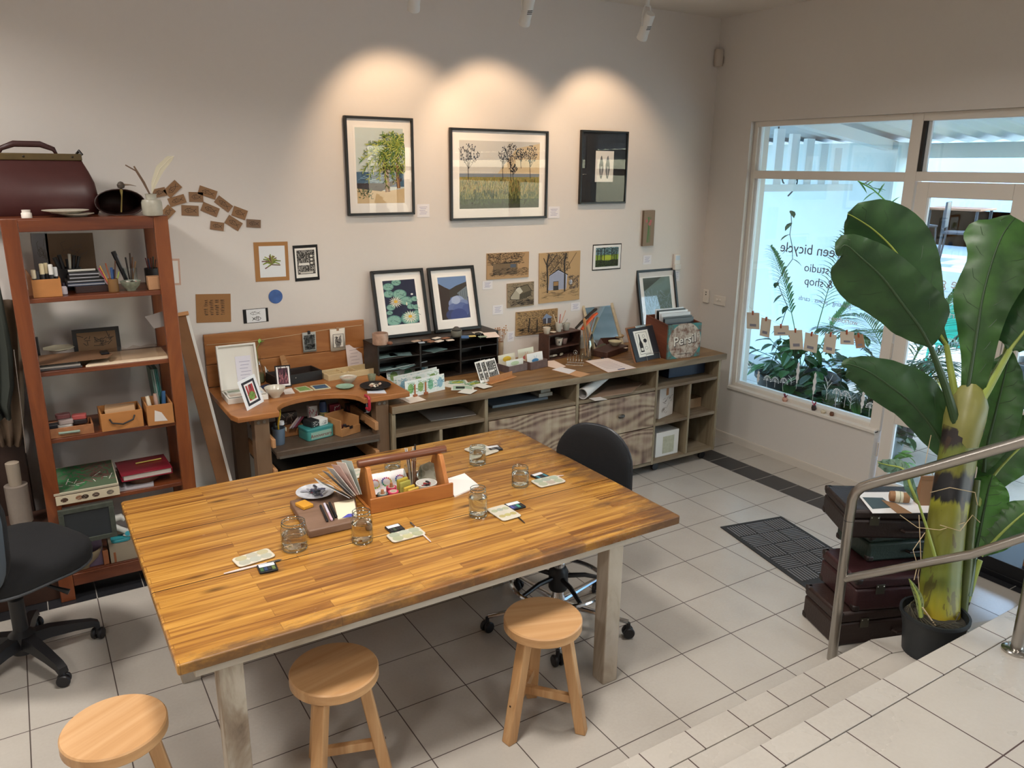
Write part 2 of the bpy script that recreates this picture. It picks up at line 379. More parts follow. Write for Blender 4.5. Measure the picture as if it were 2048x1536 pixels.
# track spots --------------------------------------------------------------------------------
WARM = (1, .70, .45)
SPX = [(1293, 50), (1055, 18), (830, -14)]
tr = thing('lighting_track', 'white ceiling track that carries the wall spotlights', 'track', (0, 0, 0))
ob('rail', G().box(-3.6, -.55, .715, .745, ZC - .03, ZC - .002), C('#d8d4cd', .4), tr, bevel=.003)
ys = .73
def spotlight(loc, label, aim, lit=True):
    t = thing('spotlight', label, 'spotlight', loc, group='track spotlights over the framed pictures')
    a = V(aim).normalized(); M = frame((0, 0, 0), (1, 0, 0), -a)
    ob('housing', G().lathe([(.0, .07), (.026, .07), (.029, .06), (.029, -.06), (.031, -.065), (.031, -.085), (.026, -.085), (.022, -.06), (0, -.06)], (0, 0, 0), 24, caps=False), C('#d9dad8', .35), t, M=M)
    g = G()
    for k in range(3): g.box(-.014, .014, -.0305, -.0285, -.012 + k * .009, -.009 + k * .009)
    ob('vent_slot', g, C('#1c1c1e', .5), t, M=M)
    ob('yoke', G().tube([(.034, 0, -.01), (.034, .0, .05), (.02, 0, .10), (-.02, 0, .10), (-.034, 0, .05), (-.034, 0, -.01)], .005, 8), C('#d9dad8', .35), t)
    ob('stem', G().lathe([(.012, .10), (.012, ZC - .03 - loc[2])], (0, 0, 0), 12), C('#cfd0ce', .35), t)
    ob('lamp', G().lathe([(0, -.0605), (.02, -.0605)], (0, 0, 0), 16, caps=False), C('#fff2dd', .3), t, M=M)
    if lit:
        s = light('spot_beam', 'SPOT', V(loc) + a * .095, 14, WARM, a, spot_size=math.radians(86), spot_blend=.6, shadow_soft_size=.02)
    return t
for i, (u, v) in enumerate(SPX):
    p = PY(u, v, ys)
    lb = ['white track spotlight nearest the corner, above the small black framed print', 'white track spotlight above the wide landscape frame', 'white track spotlight above the palm picture, mostly cut off by the photo edge'][i]
    spotlight((p.x, ys, p.z), lb, (.17, .62, -.74))
# fill lights added under the ceiling (out of frame, above and behind the camera)
for i, (x, y, e) in enumerate([(-5.0, .2, 30), (-3.2, -1.2, 30), (-5.4, -2.6, 24), (-3.2, -4.0, 16), (-1.2, -3.4, 9), (-1.3, -.9, 14)]):
    t = thing('fill_panel', 'round flat panel added as ceiling fill light', 'fill_panel', (x, y, ZC), group='added ceiling fill lights')
    ob('bezel', G().lathe([(.26, -.001), (.28, -.001), (.28, -.014), (.26, -.01)], (0, 0, 0), 24, caps=False), C('#e4e0da', .4), t)
    light('ceiling_fill', 'AREA', (x, y, ZC - .012), e * .85, (1, .94, .88), (0, 0, -1), shape='DISK', size=.5, spread=math.radians(150))
# ================================ BIG FURNITURE ============================================
def table_wood():
    m, nt, b = _new('acacia_staves'); L = nt.links.new
    tc = N(nt, 'ShaderNodeTexCoord'); sp = N(nt, 'ShaderNodeSeparateXYZ'); L(tc.outputs['Object'], sp.inputs[0])
    br = N(nt, 'ShaderNodeTexBrick'); br.offset = .37; br.offset_frequency = 2; br.squash = 1
    L(tc.outputs['Object'], br.inputs['Vector'])
    for k, v in (('Scale', 1), ('Mortar Size', .0008), ('Mortar Smooth', .2), ('Bias', -.1), ('Brick Width', .46), ('Row Height', .0433)): br.inputs[k].default_value = v
    br.inputs['Color1'].default_value = (0, 0, 0, 1); br.inputs['Color2'].default_value = (1, 1, 1, 1); br.inputs['Mortar'].default_value = (.2, .2, .2, 1)
    mp = N(nt, 'ShaderNodeMapping'); mp.inputs['Scale'].default_value = (1.5, 34, 8); L(tc.outputs['Object'], mp.inputs['Vector'])
    wn = N(nt, 'ShaderNodeVectorMath', operation='MULTIPLY_ADD'); wn.inputs[1].default_value = (9, 3, 5); L(br.outputs['Color'], wn.inputs[0]); L(mp.outputs['Vector'], wn.inputs[2])
    n1 = N(nt, 'ShaderNodeTexNoise'); n1.inputs['Scale'].default_value = 1; n1.inputs['Detail'].default_value = 6; n1.inputs['Distortion'].default_value = 1.2; L(wn.outputs[0], n1.inputs['Vector'])
    sm = mth(nt, 'ADD', mth(nt, 'MULTIPLY', n1.outputs['Fac'], .86), mth(nt, 'MULTIPLY', br.outputs['Color'], .13))
    r = ramp(nt, [(.26, '#5f3818'), (.38, '#865828'), (.52, '#a97936'), (.64, '#ba8a42'), (.78, '#cba05a')]); L(sm, r.inputs['Fac'])
    # knots
    mk = N(nt, 'ShaderNodeMapping'); mk.inputs['Scale'].default_value = (5, 17, 5); L(tc.outputs['Object'], mk.inputs['Vector'])
    vo = N(nt, 'ShaderNodeTexVoronoi'); vo.inputs['Scale'].default_value = 1; L(mk.outputs['Vector'], vo.inputs['Vector'])
    vs = N(nt, 'ShaderNodeSeparateColor'); L(vo.outputs['Color'], vs.inputs[0])
    kn = mth(nt, 'MULTIPLY', mth(nt, 'LESS_THAN', vs.outputs[0], .30), mth(nt, 'SUBTRACT', 1, mth(nt, 'MINIMUM', 1, mth(nt, 'MULTIPLY', vo.outputs['Distance'], 3.6))))
    # worn varnish along the near and right edges
    n3 = N(nt, 'ShaderNodeTexNoise'); n3.inputs['Scale'].default_value = 1; n3.inputs['Detail'].default_value = 8; n3.inputs['Roughness'].default_value = .7
    m3 = N(nt, 'ShaderNodeMapping'); m3.inputs['Scale'].default_value = (3.2, 11, 5); L(tc.outputs['Object'], m3.inputs['Vector']); L(m3.outputs['Vector'], n3.inputs['Vector'])
    ex = mth(nt, 'MULTIPLY', mth(nt, 'MAXIMUM', 0, mth(nt, 'SUBTRACT', sp.outputs[0], .60)), 1.0)
    ey = mth(nt, 'MULTIPLY', mth(nt, 'MAXIMUM', 0, mth(nt, 'SUBTRACT', -.50, sp.outputs[1])), 2.0)
    cx = mth(nt, 'MULTIPLY', mth(nt, 'MAXIMUM', 0, mth(nt, 'SUBTRACT', -.88, sp.outputs[0])), 3.0)
    wr = mth(nt, 'SUBTRACT', mth(nt, 'ADD', n3.outputs['Fac'], mth(nt, 'MAXIMUM', mth(nt, 'MAXIMUM', ex, ey), cx)), .68)
    wr = mth(nt, 'MINIMUM', .75, mth(nt, 'MAXIMUM', 0, mth(nt, 'MULTIPLY', wr, 5)))
    mx = N(nt, 'ShaderNodeMix', data_type='RGBA'); L(kn, mx.inputs['Factor']); L(r.outputs['Color'], mx.inputs['A']); mx.inputs['B'].default_value = lin('#2e170a')
    m2 = N(nt, 'ShaderNodeMix', data_type='RGBA'); L(wr, m2.inputs['Factor']); L(mx.outputs['Result'], m2.inputs['A']); m2.inputs['B'].default_value = lin('#4f3624')
    seam = None
    for ys_ in (-.19 - .0, .24 + .0):
        d = mth(nt, 'LESS_THAN', mth(nt, 'ABSOLUTE', mth(nt, 'SUBTRACT', sp.outputs[1], ys_)), .0022)
        seam = d if seam is None else mth(nt, 'MAXIMUM', seam, d)
    sj = mth(nt, 'MAXIMUM', seam, mth(nt, 'MULTIPLY', br.outputs['Fac'], .45))
    m4 = N(nt, 'ShaderNodeMix', data_type='RGBA'); L(sj, m4.inputs['Factor']); L(m2.outputs['Result'], m4.inputs['A']); m4.inputs['B'].default_value = lin('#2a150a')
    L(m4.outputs['Result'], b.inputs['Base Color'])
    L(mth(nt, 'ADD', .24, mth(nt, 'MULTIPLY', wr, .4)), b.inputs['Roughness'])
    bp = N(nt, 'ShaderNodeBump'); bp.inputs['Strength'].default_value = .12; bp.inputs['Distance'].default_value = .002
    L(mth(nt, 'SUBTRACT', n1.outputs['Fac'], mth(nt, 'MULTIPLY', wr, .6)), bp.inputs['Height']); L(bp.outputs['Normal'], b.inputs['Normal'])
    return m
TZ = .705
TX0, TX1, TY0, TY1 = -12.62 * T, -6.43 * T, -3.20 * T, 1.0 * T
tcx, tcy = (TX0 + TX1) / 2, (TY0 + TY1) / 2
M_wash = wood('whitewashed_timber', [(.2, '#6f5a48'), (.34, '#a39480'), (.5, '#bdb3a3'), (.75, '#cdc5b8')], 'X', 3, 5, .7, dist=1.5)
M_washz = wood('whitewashed_leg', [(.2, '#5d4a3b'), (.36, '#93826f'), (.5, '#b5aa99'), (.75, '#c8bfb1')], 'Z', 3, 5, .7, dist=1.5)
t = thing('work_table', 'large work table with glossy honey wood top on whitewashed legs', 'table', (tcx, tcy, 0))
g = G(); hx, hy = (TX1 - TX0) / 2, (TY1 - TY0) / 2
pts = []
for sx, sy, r in ((1, 1, .07), (-1, 1, .015), (-1, -1, .01), (1, -1, .01)):
    a0 = {(1, 1): 0, (-1, 1): 90, (-1, -1): 180, (1, -1): 270}[(sx, sy)]
    for k in range(7):
        a = math.radians(a0 + k * 15); pts.append((sx * (hx - r) + r * math.cos(a), sy * (hy - r) + r * math.sin(a)))
g.prism(pts, TZ - .034, TZ)
ob('tabletop', g, table_wood(), t, bevel=.004)
lx, ly = hx - .22, hy - .055
ay = -3.0 * T - tcy
for q in (ay, .42): ob('apron', G().box(-12.45 * T - tcx, -6.92 * T - tcx, q, q + .03, 2.04 * T, TZ - .034), M_wash, t, bevel=.002)
for q in (-12.3, -7.2): ob('side_rail', G().box(q * T - tcx, (q + .1) * T - tcx, ay + .03, .42, 2.04 * T, TZ - .034), M_wash, t, bevel=.002)
for x0, x1, y0_, y1_ in ((-7.42, -7.18, -2.97, -2.73), (-12.24, -12.0, -2.97, -2.73), (-7.42, -7.18, -.03, .21), (-12.24, -12.0, -.03, .21)):
    ob('leg', G().box(x0 * T - tcx, x1 * T - tcx, y0_ * T - tcy, y1_ * T - tcy, 0, TZ - .034), M_washz, t, bevel=.004)
# ---- stools --------------------------------------------------------------------------------
M_pine = wood('pale_pine_seat', [(.3, '#aa8055'), (.48, '#be9263'), (.6, '#c79d70'), (.75, '#cfa87c')], 'X', 2.2, 16, .42, dist=.6)
M_pinel = wood('pale_pine', [(.3, '#ac8052'), (.5, '#c09363'), (.7, '#cda577')], 'Z', 3, 14, .5)
def stool(label, x, y, rz):
    t = thing('wooden_stool', label, 'stool', (x, y, 0), rz, 'round pine stools along the near side of the work table')
    r, z1, z0 = .143, .45, .412
    ob('seat', G().lathe([(0, z0), (r - .003, z0), (r, z0 + .004), (r, z1 - .005), (r - .004, z1), (0, z1)], (0, 0, 0), 48, caps=False), M_pine, t)
    ft = []
    for k in range(3):
        a = math.radians(90 + k * 120); d = V((math.cos(a), math.sin(a), 0)); n = V((-d.y, d.x, 0))
        tp, bt = d * .085 + V((0, 0, z0)), d * .158
        g = G(); w, h = .021, .02; vs = []
        for p in (bt, tp):
            for i, j in ((-1, -1), (1, -1), (1, 1), (-1, 1)): vs.append(p + n * w * i + d * h * j)
        g.add(vs, [(3, 2, 1, 0), (4, 5, 6, 7), (0, 1, 5, 4), (1, 2, 6, 5), (2, 3, 7, 6), (3, 0, 4, 7)])
        L = ob('leg', g, M_pinel, t, bevel=.004); ft.append(d * (.158 - .073 * .13 / .412))
        s = G().lathe([(.004, 0), (.004, .002)], (0, 0, 0), 8, M=frame(d * (.158 - .073 * .13 / .412 + .0205) + V((0, 0, .15)), n, d)); ob('screw', s, C('#4a3a2c', .4, .6), L)
    A, B, Cc = [p + V((0, 0, .135)) for p in ft]
    mid = (A + B) / 2
    def rail(p, q):
        M = frame(p, (q - p), (0, 0, 1)); L = (q - p).length
        ob('stretcher', G().box(0, L, -.011, .011, -.016, .016), M_pinel, t, M=M, bevel=.002)
    rail(A, B); rail(mid * .96 + Cc * .04, Cc)
    return t
def zc(u, v, z): p = PZ(u, v, z); return p.x, p.y
stool('round pine stool nearest the right table leg', *zc(1086, 1234, .45), math.radians(-20))
stool('round pine stool in the middle, half tucked under the table edge', *zc(668, 1335, .45), math.radians(12))
stool('round pine stool at the bottom left corner, seat nearly full in view', *zc(228, 1450, .45), math.radians(28))
# ---- swivel chairs -------------------------------------------------------------------------
M_fab = C('#101114', .95, bump=.5, bs=300)
M_plb = C('#17171a', .45)
M_chr = C('#d6d8dc', .12, 1)
def castor(par, x, y, a, z=.062):
    g = G()
    for s in (-1, 1): g.lathe([(0, -.009), (.022, -.009), (.026, -.004), (.026, .004), (.022, .009), (0, .009)], (0, 0, 0), 18, M=TR((x, y, .026)) @ RZ(a) @ TR((0, s * .014, 0)) @ RX(PI / 2), caps=False)
    g.lathe([(.013, .02), (.016, .03), (.010, .045), (.008, z + .01)], (x, y, 0), 12)
    return ob('castor', g, M_plb, par)
def rounded(w, h, r, n=6, top=None):
    pts = []
    for sx, sy, a0 in ((1, 1, 0), (-1, 1, 90), (-1, -1, 180), (1, -1, 270)):
        rr = top if (top and sy > 0) else r
        for k in range(n + 1):
            a = math.radians(a0 + 90 * k / n); pts.append((sx * (w / 2 - rr) + rr * math.cos(a), sy * (h / 2 - rr) + rr * math.sin(a)))
    return pts
def pad(outline, th, dome, M, m, par, name, bend=0):
    """upholstered pad: outline in local xy, domed to +z"""
    g = G(); rows = []
    for s, z in ((.90, -th * .5), (.985, -th * .42), (1, -th * .1), (.985, th * .25), (.93, th * .45), (.8, th * .5 + dome * .5), (.5, th * .5 + dome * .9), (.05, th * .5 + dome)):
        rows.append([V((x * s, y * s, z + bend * (x * s) ** 2)) for x, y in outline])
    g.grid(rows, m, loop=True)
    n = len(outline); g.poly([rows[0][i] for i in range(n - 1, -1, -1)], m); g.poly(rows[-1], m)
    return ob(name, g, m, par, M=M, smooth=60)
cx_, cy_ = -2.117, -.415
t = thing('drafting_chair', 'black upholstered chair with chrome foot ring behind the right end of the table', 'chair', (cx_, cy_, 0), math.radians(25))
g = G()
for k in range(5):
    a = math.radians(163 - 25 + 72 * k); d = V((math.cos(a), math.sin(a), 0))
    ob('base_arm', G().tube([d * .03 + V((0, 0, .10)), d * .18 + V((0, 0, .088)), d * .33 + V((0, 0, .075))], [.02, .016, .012], 8, flat=.7), M_chr, t)
    castor(t, d.x * .332, d.y * .332, a + .5)
ob('column', G().lathe([(.032, .07), (.032, .13), (.026, .14), (.026, .30), (.018, .31), (.018, .56)], (0, 0, 0), 20), M_chr, t)
ob('column_collar', G().lathe([(.04, .17), (.045, .18), (.045, .26), (.034, .28), (.028, .28)], (0, 0, 0), 20), M_plb, t)
R = .215
ob('foot_ring', G().tube([(R * math.cos(q), R * math.sin(q), .205) for q in [2 * PI * i / 40 for i in range(40)]], .0105, 8, closed=True), M_chr, t)
for k in range(5):
    a = math.radians(20 + 72 * k); d = V((math.cos(a), math.sin(a), 0))
    ob('ring_spoke', G().tube([d * .035 + V((0, 0, .235)), d * .12 + V((0, 0, .235)), d * R + V((0, 0, .212))], [.012, .011, .009], 8), M_plb, t)
pad(rounded(.44, .42, .14), .06, .02, TR((0, 0, .575)), M_fab, t, 'seat')
ob('back_stem', G().tube([(.12, 0, .55), (.3, 0, .55), (.34, 0, .60), (.35, 0, .70)], .014, 8, flat=.5), M_plb, t)
pad(rounded(.385, .40, .10, 8, .175), .045, .012, TR((.305, .0, .67)) @ RY(-PI / 2 - .04) @ RZ(-PI / 2) , M_fab, t, 'backrest', .25)
pad(rounded(.395, .41, .10, 8, .18), .016, 0, TR((.326, .0, .67)) @ RY(-PI / 2 - .04) @ RZ(-PI / 2), C('#23262c', .35), t, 'back_shell', .25)
t = thing('office_chair', 'black fabric office chair with black five star base by the bookshelf', 'chair', (-4.2, .48, 0), 0)
for k in range(5):
    a = math.radians(-63 + 72 * k); d = V((math.cos(a), math.sin(a), 0)); n = V((-d.y, d.x, 0))
    g = G(); rows = []
    for s, z, w, h in ((.02, .115, .03, .05), (.10, .115, .026, .045), (.19, .10, .022, .035), (.26, .085, .02, .028), (.285, .07, .02, .026)):
        rows.append([d * s + n * (w * c) + V((0, 0, z - .5 * h + h * q)) for c, q in ((-1, 0), (-.8, 1), (.8, 1), (1, 0))])
    g.grid(rows, M_plb, loop=True); g.poly(rows[-1], M_plb)
    ob('base_arm', g, M_plb, t, smooth=50); castor(t, d.x * .277, d.y * .277, a + .9)
ob('column', G().lathe([(.045, .06), (.05, .14), (.028, .16), (.028, .30), (.02, .31), (.02, .44)], (0, 0, 0), 20), M_plb, t)
ob('mechanism', G().box(-.11, .09, -.07, .07, .40, .445).box(-.2, -.1, -.03, .03, .405, .43), M_plb, t, bevel=.008)
for q in (0, 1):
    ob('lever', G().tube([(.03, -.05, .42), (.14, -.10 + .16 * q, .36), (.19, -.12 + .2 * q, .335)], [.007, .007, .012], 8), M_plb, t)
pad(rounded(.50, .50, .17), .075, .03, TR((.02, -.01, .485)) @ RZ(.5), M_fab, t, 'seat')
pad(rounded(.49, .49, .16), .02, 0, TR((.02, -.01, .445)) @ RZ(.5), C('#3a3d42', .5), t, 'seat_pan')
Mb = TR((-.15, -.20, .69)) @ RZ(math.radians(60)) @ RY(PI / 2 + .1) @ RZ(PI / 2)
pad(rounded(.42, .46, .16), .05, .015, Mb, M_fab, t, 'backrest', -.3)
pad(rounded(.435, .475, .165), .014, 0, Mb @ TR((0, 0, -.03)), C('#39434d', .5), t, 'back_shell', -.3)
ob('back_stem', G().tube([(-.06, -.09, .42), (-.14, -.22, .42), (-.19, -.27, .5), (-.18, -.26, .68)], .018, 8, flat=.5), M_plb, t)
# ---- bookshelf -------------------------------------------------------------------------------
M_bs = wood('reddish_brown_stained_pine', [(.25, '#401d0e'), (.45, '#5d2d17'), (.6, '#6d381c'), (.8, '#804824')], 'X', 3, 9, .38, coat=.15)
M_bsz = wood('reddish_brown_stained_post', [(.25, '#4a220c'), (.45, '#6e3719'), (.6, '#7d4420'), (.8, '#90562e')], 'Z', 3, 9, .38, coat=.15)
BX0, BX1, BY0, BY1 = -4.05, -3.40, .93, 1.30
t = thing('bookshelf', 'tall open bookshelf in reddish brown stained timber', 'bookshelf', ((BX0 + BX1) / 2, 1.115, 0)); ox, oy = (BX0 + BX1) / 2, 1.115
for x0 in (BX0, BX1 - .062):
    ob('post', G().box(x0 - ox, x0 + .062 - ox, BY0 - oy, BY0 + .035 - oy, 0, 1.79), M_bsz, t, bevel=.003)
    ob('post', G().box(x0 - ox, x0 + .062 - ox, BY1 - .035 - oy, BY1 - oy, 0, 1.79), M_bsz, t, bevel=.003)
BSH = [1.45, 1.122, .808, .492, .135]
for i, z in enumerate(BSH):
    ob('shelf', G().box(BX0 + .008 - ox, BX1 - .008 - ox, BY0 + .012 - oy, BY1 - .036 - oy, z - .02, z), M_bs, t, bevel=.002)
ob('top_board', G().box(BX0 + .063 - ox, BX1 - .063 - ox, BY0 - oy, BY0 + .025 - oy, 1.735, 1.785).box(BX0 + .0 - ox, BX1 - ox, BY0 + .001 - oy, BY1 - oy, 1.775, 1.7915), M_bs, t, bevel=.002)
ob('bottom_rail', G().box(BX0 + .063 - ox, BX1 - .063 - ox, BY0 + .002 - oy, BY0 + .022 - oy, .07, .13), M_bs, t, bevel=.002)
BST = 1.7915
# ---- sideboard ---------------------------------------------------------------------------------
SF, SBK, SZ = 2.4 * T, 1.345, .78
M_sb = wood('weathered_washed_timber', [(.22, '#43351f'), (.4, '#6d5c47'), (.52, '#7f705a'), (.66, '#91846e'), (.85, '#a69a86')], 'X', 2.5, 6, .7)
M_sbz = wood('weathered_washed_upright', [(.22, '#45371f'), (.4, '#6d5d47'), (.52, '#83765e'), (.66, '#988d75'), (.85, '#aca18a')], 'Z', 2.5, 6, .7)
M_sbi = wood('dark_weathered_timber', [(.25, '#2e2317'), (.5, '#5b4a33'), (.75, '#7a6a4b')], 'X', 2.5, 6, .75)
M_sbt = wood('worn_brown_timber_top', [(.22, '#463321'), (.42, '#735331'), (.55, '#8b6943'), (.7, '#9f7f56'), (.85, '#ad926b')], 'X', 2.6, 9, .45)
def drawer_wood():
    m, nt, b = _new('distressed_drawer_front'); L = nt.links.new
    tc = N(nt, 'ShaderNodeTexCoord'); mp = N(nt, 'ShaderNodeMapping'); mp.inputs['Scale'].default_value = (1.9, 1, 5.5); L(tc.outputs['Object'], mp.inputs['Vector'])
    w0 = N(nt, 'ShaderNodeTexNoise'); w0.inputs['Scale'].default_value = .8; w0.inputs['Detail'].default_value = 1; w0.inputs['Distortion'].default_value = .3; L(mp.outputs['Vector'], w0.inputs['Vector'])
    wf = mth(nt, 'ADD', .5, mth(nt, 'MULTIPLY', .5, mth(nt, 'SINE', mth(nt, 'MULTIPLY', w0.outputs['Fac'], 95))))
    n = N(nt, 'ShaderNodeTexNoise'); n.inputs['Scale'].default_value = 11; n.inputs['Detail'].default_value = 6; L(tc.outputs['Object'], n.inputs['Vector'])
    mp2 = N(nt, 'ShaderNodeMapping'); mp2.inputs['Scale'].default_value = (34, 1, 2); L(tc.outputs['Object'], mp2.inputs['Vector'])
    n2 = N(nt, 'ShaderNodeTexNoise'); n2.inputs['Scale'].default_value = 1; L(mp2.outputs['Vector'], n2.inputs['Vector'])
    r = ramp(nt, [(.2, '#68503f'), (.45, '#948069'), (.6, '#a5967c'), (.9, '#b8ac94')]); r2 = ramp(nt, [(.4, '#8f6a5e'), (.55, '#a6957c'), (.7, '#b5aa90')])
    L(mth(nt, 'ADD', mth(nt, 'MULTIPLY', wf, .42), mth(nt, 'MULTIPLY', n2.outputs['Fac'], .58)), r.inputs['Fac']); L(n.outputs['Fac'], r2.inputs['Fac'])
    mx = N(nt, 'ShaderNodeMix', data_type='RGBA', blend_type='MULTIPLY'); mx.inputs['Factor'].default_value = .75; L(r.outputs['Color'], mx.inputs['A']); L(r2.outputs['Color'], mx.inputs['B'])
    hs = N(nt, 'ShaderNodeHueSaturation'); hs.inputs['Value'].default_value = 1.65; hs.inputs['Saturation'].default_value = .8; L(mx.outputs['Result'], hs.inputs['Color']); L(hs.outputs['Color'], b.inputs['Base Color'])
    b.inputs['Roughness'].default_value = .65
    bp = N(nt, 'ShaderNodeBump'); bp.inputs['Strength'].default_value = .2; bp.inputs['Distance'].default_value = .002; L(wf, bp.inputs['Height']); L(bp.outputs['Normal'], b.inputs['Normal'])
    return m
M_drw = drawer_wood()
SX0, SX1 = -2.422, .065
so = (-1.18, 1.03)
t = thing('sideboard', 'long low sideboard of weathered timber with cubbyholes and three drawers', 'sideboard', (so[0], so[1], 0))
def sb(name, x0, x1, y0, y1, z0, z1, m, p=None, **k):
    k.setdefault('bevel', .002); return ob(name, G().box(x0 - so[0], x1 - so[0], y0 - so[1], y1 - so[1], z0, z1), m, p or t, **k)
sb('top', SX0, .105, SF - .003, SBK, SZ - .042, SZ, M_sbt)
sb('top_edging', SX0, .107, SF - .009, SF - .003, SZ - .041, SZ - .0005, M_sb)
def sbx(u, v=780): return PY(u, v, SF).x
D2, D3, D4 = sbx(973, 820), sbx(1155, 800), sbx(1314.5, 760)
for xa, xb in ((SX0, SX0 + .022), (D2 - .011, D2 + .011), (D3 - .011, D3 + .011), (D4 - .009, D4 + .009), (SX1 - .022, SX1)):
    sb('upright', xa, xb, SF, SBK - .012, .072, SZ - .042, M_sbz)
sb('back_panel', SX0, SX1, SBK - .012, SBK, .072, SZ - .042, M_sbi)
sb('shelf', SX0 + .022, SX1 - .022, SF + .004, SBK - .012, .60, .62, M_sb)
sb('shelf', D4 + .009, SX1 - .022, SF + .004, SBK - .012, .345, .367, M_sb)
sb('shelf', SX0, SX1, SF + .004, SBK - .012, .072, .095, M_sb)
sb('upright', sbx(1380, 800) - .009, sbx(1380, 800) + .009, SF + .002, SBK - .012, .095, .60, M_sbz)
sb('upright', sbx(883, 880) - .009, sbx(883, 880) + .009, SF + .002, SBK - .012, .095, .60, M_sbz)
def drawer(x0, x1, z0, z1, pull):
    d = sb('drawer', x0 + .006, x1 - .004, SF - .004, SF + .018, z0, z1, M_drw)
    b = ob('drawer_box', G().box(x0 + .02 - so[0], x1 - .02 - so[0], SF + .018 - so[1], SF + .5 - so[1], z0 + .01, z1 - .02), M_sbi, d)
    if pull:
        xm = (x0 + x1) / 2 - so[0] + .02; zm = (z0 + z1) / 2 + .0
        ob('pull', G().lathe([(0, .0), (.012, .004), (.018, .014), (.012, .022), (0, .024)], (0, 0, 0), 16, M=TR((xm, SF - .004 - so[1], zm)) @ RX(PI / 2) @ Matrix.Diagonal((1.6, .8, 1, 1)), caps=False), C('#54504c', .4, .8), d)
drawer(D2 + .011, D3 - .011, .10, .595, 0)
drawer(D3 + .011, D4 - .009, .352, .595, 1)
drawer(D3 + .011, D4 - .009, .10, .345, 0)
for x in (-2.3, -1.55, -.45, .0):
    for y in (SF + .06, SBK - .08):
        g = G().lathe([(0, -.012), (.026, -.012), (.03, -.006), (.03, .006), (.026, .012), (0, .012)], (0, 0, 0), 16, M=TR((x - so[0], y - so[1], .03)) @ RX(PI / 2), caps=False)
        g.box(x - .02 - so[0], x + .02 - so[0], y - .02 - so[1], y + .02 - so[1], .055, .072)
        ob('castor', g, M_plb, t)
# ---- jeweller's bench ---------------------------------------------------------------------------
BZ = .85
M_bn = wood('orange_hoop_pine', [(.25, '#70431f'), (.45, '#986133'), (.6, '#aa7140'), (.8, '#bd8651')], 'X', 2.2, 8, .4, coat=.1)
M_bl = wood('dull_brown_bench_leg', [(.25, '#4b3828'), (.5, '#68503a'), (.75, '#7b624a')], 'Z', 2.5, 7, .6)
bx0, bx1, by0, by1 = -3.235, -2.315, .715, 1.325
t = thing('workbench', 'orange timber workbench with a curved cutout in its front edge', 'workbench', (-2.78, 1.0, 0)); bo = (-2.78, 1.0)
fl = PZ(475, 838, BZ); 
cl, cr = PZ(562, 826, BZ).x, PZ(727, 797, BZ).x
pts = [(bx0, by0 + .06), (bx0 + .02, by0), (cl, by0)]
for k in range(1, 16):
    a = PI * k / 16; pts.append(((cl + cr) / 2 - (cr - cl) / 2 * math.cos(a) * (1 if True else 1), by0 + .19 * math.sin(a) ** .8))
pts += [(cr, by0), (bx1, by0), (bx1 + .0, by0 + .06), (bx1 - .0, by1), (bx0 - .0, by1)]
ob('benchtop', G().prism([(x - bo[0], y - bo[1]) for x, y in pts], BZ - .028, BZ), M_bn, t, bevel=.003, smooth=40)
for x in (-3.10, -2.466):
    for y in (by0 + .03, by1 - .10):
        L = ob('leg', G().box(x - .035 - bo[0], x + .038 - bo[0], y - bo[1], y + .07 - bo[1], 0, BZ - .028), M_bl, t, bevel=.003)
        if y < 1:
            g = G()
            for dx in (-.014, .014):
                g.lathe([(0, 0), (.008, 0), (.008, .002), (.004, .002), (.004, .001), (0, .001)], (0, 0, 0), 12, M=TR((x + dx - bo[0], y - bo[1] - .0, BZ - .05)) @ RX(PI / 2), caps=False)
            ob('bolt', g, C('#8d8a84', .35, .9), L)
    for z in (.665, .48): ob('side_runner', G().box(x + (.038 if x < -3 else -.055) - bo[0], x + (.055 if x < -3 else -.035) - bo[0], by0 + .0 - bo[1], by1 - .05 - bo[1], z, z + .045 if z > .5 else z + .07), C('#b08258', .5, var=.15, bs=20), t, bevel=.002)
ob('tray', G().box(-3.04 - bo[0], -2.49 - bo[0], by0 + .03 - bo[1], by1 - .06 - bo[1], .610, .625).box(-3.04 - bo[0], -2.49 - bo[0], by0 + .012 - bo[1], by0 + .03 - bo[1], .600, .637), C('#55473a', .5, var=.3, bs=30), t, bevel=.002)
ob('lower_tray', G().box(-3.05 - bo[0], -2.48 - bo[0], by0 + .1 - bo[1], by1 - .06 - bo[1], .45, .465), C('#2e2922', .6), t)
ob('tray_lip', G().box(-3.03 - bo[0], -2.5 - bo[0], by0 + .004 - bo[1], by0 + .011 - bo[1], .601, .612), C('#8d8880', .3, .8), t)
g = G()
for z0, z1 in ((BZ + .001, .975), (.977, 1.142)): g.box(-3.225 - bo[0], -2.322 - bo[0], by1 + .001 - bo[1], by1 + .022 - bo[1], z0, z1)
ob('backboard', g, M_bn, t, bevel=.003)
def BB(u, v): return PY(u, v, by1 - .002)          # a point on the backboard's face
st = [BB(413, 690), BB(500, 683), BB(600, 668), BB(660, 658), BB(724, 650)]
ob('string', G().tube([p - V((bo[0], bo[1], 0)) for p in st], .0013, 6), C('#cdb28c', .8), t)
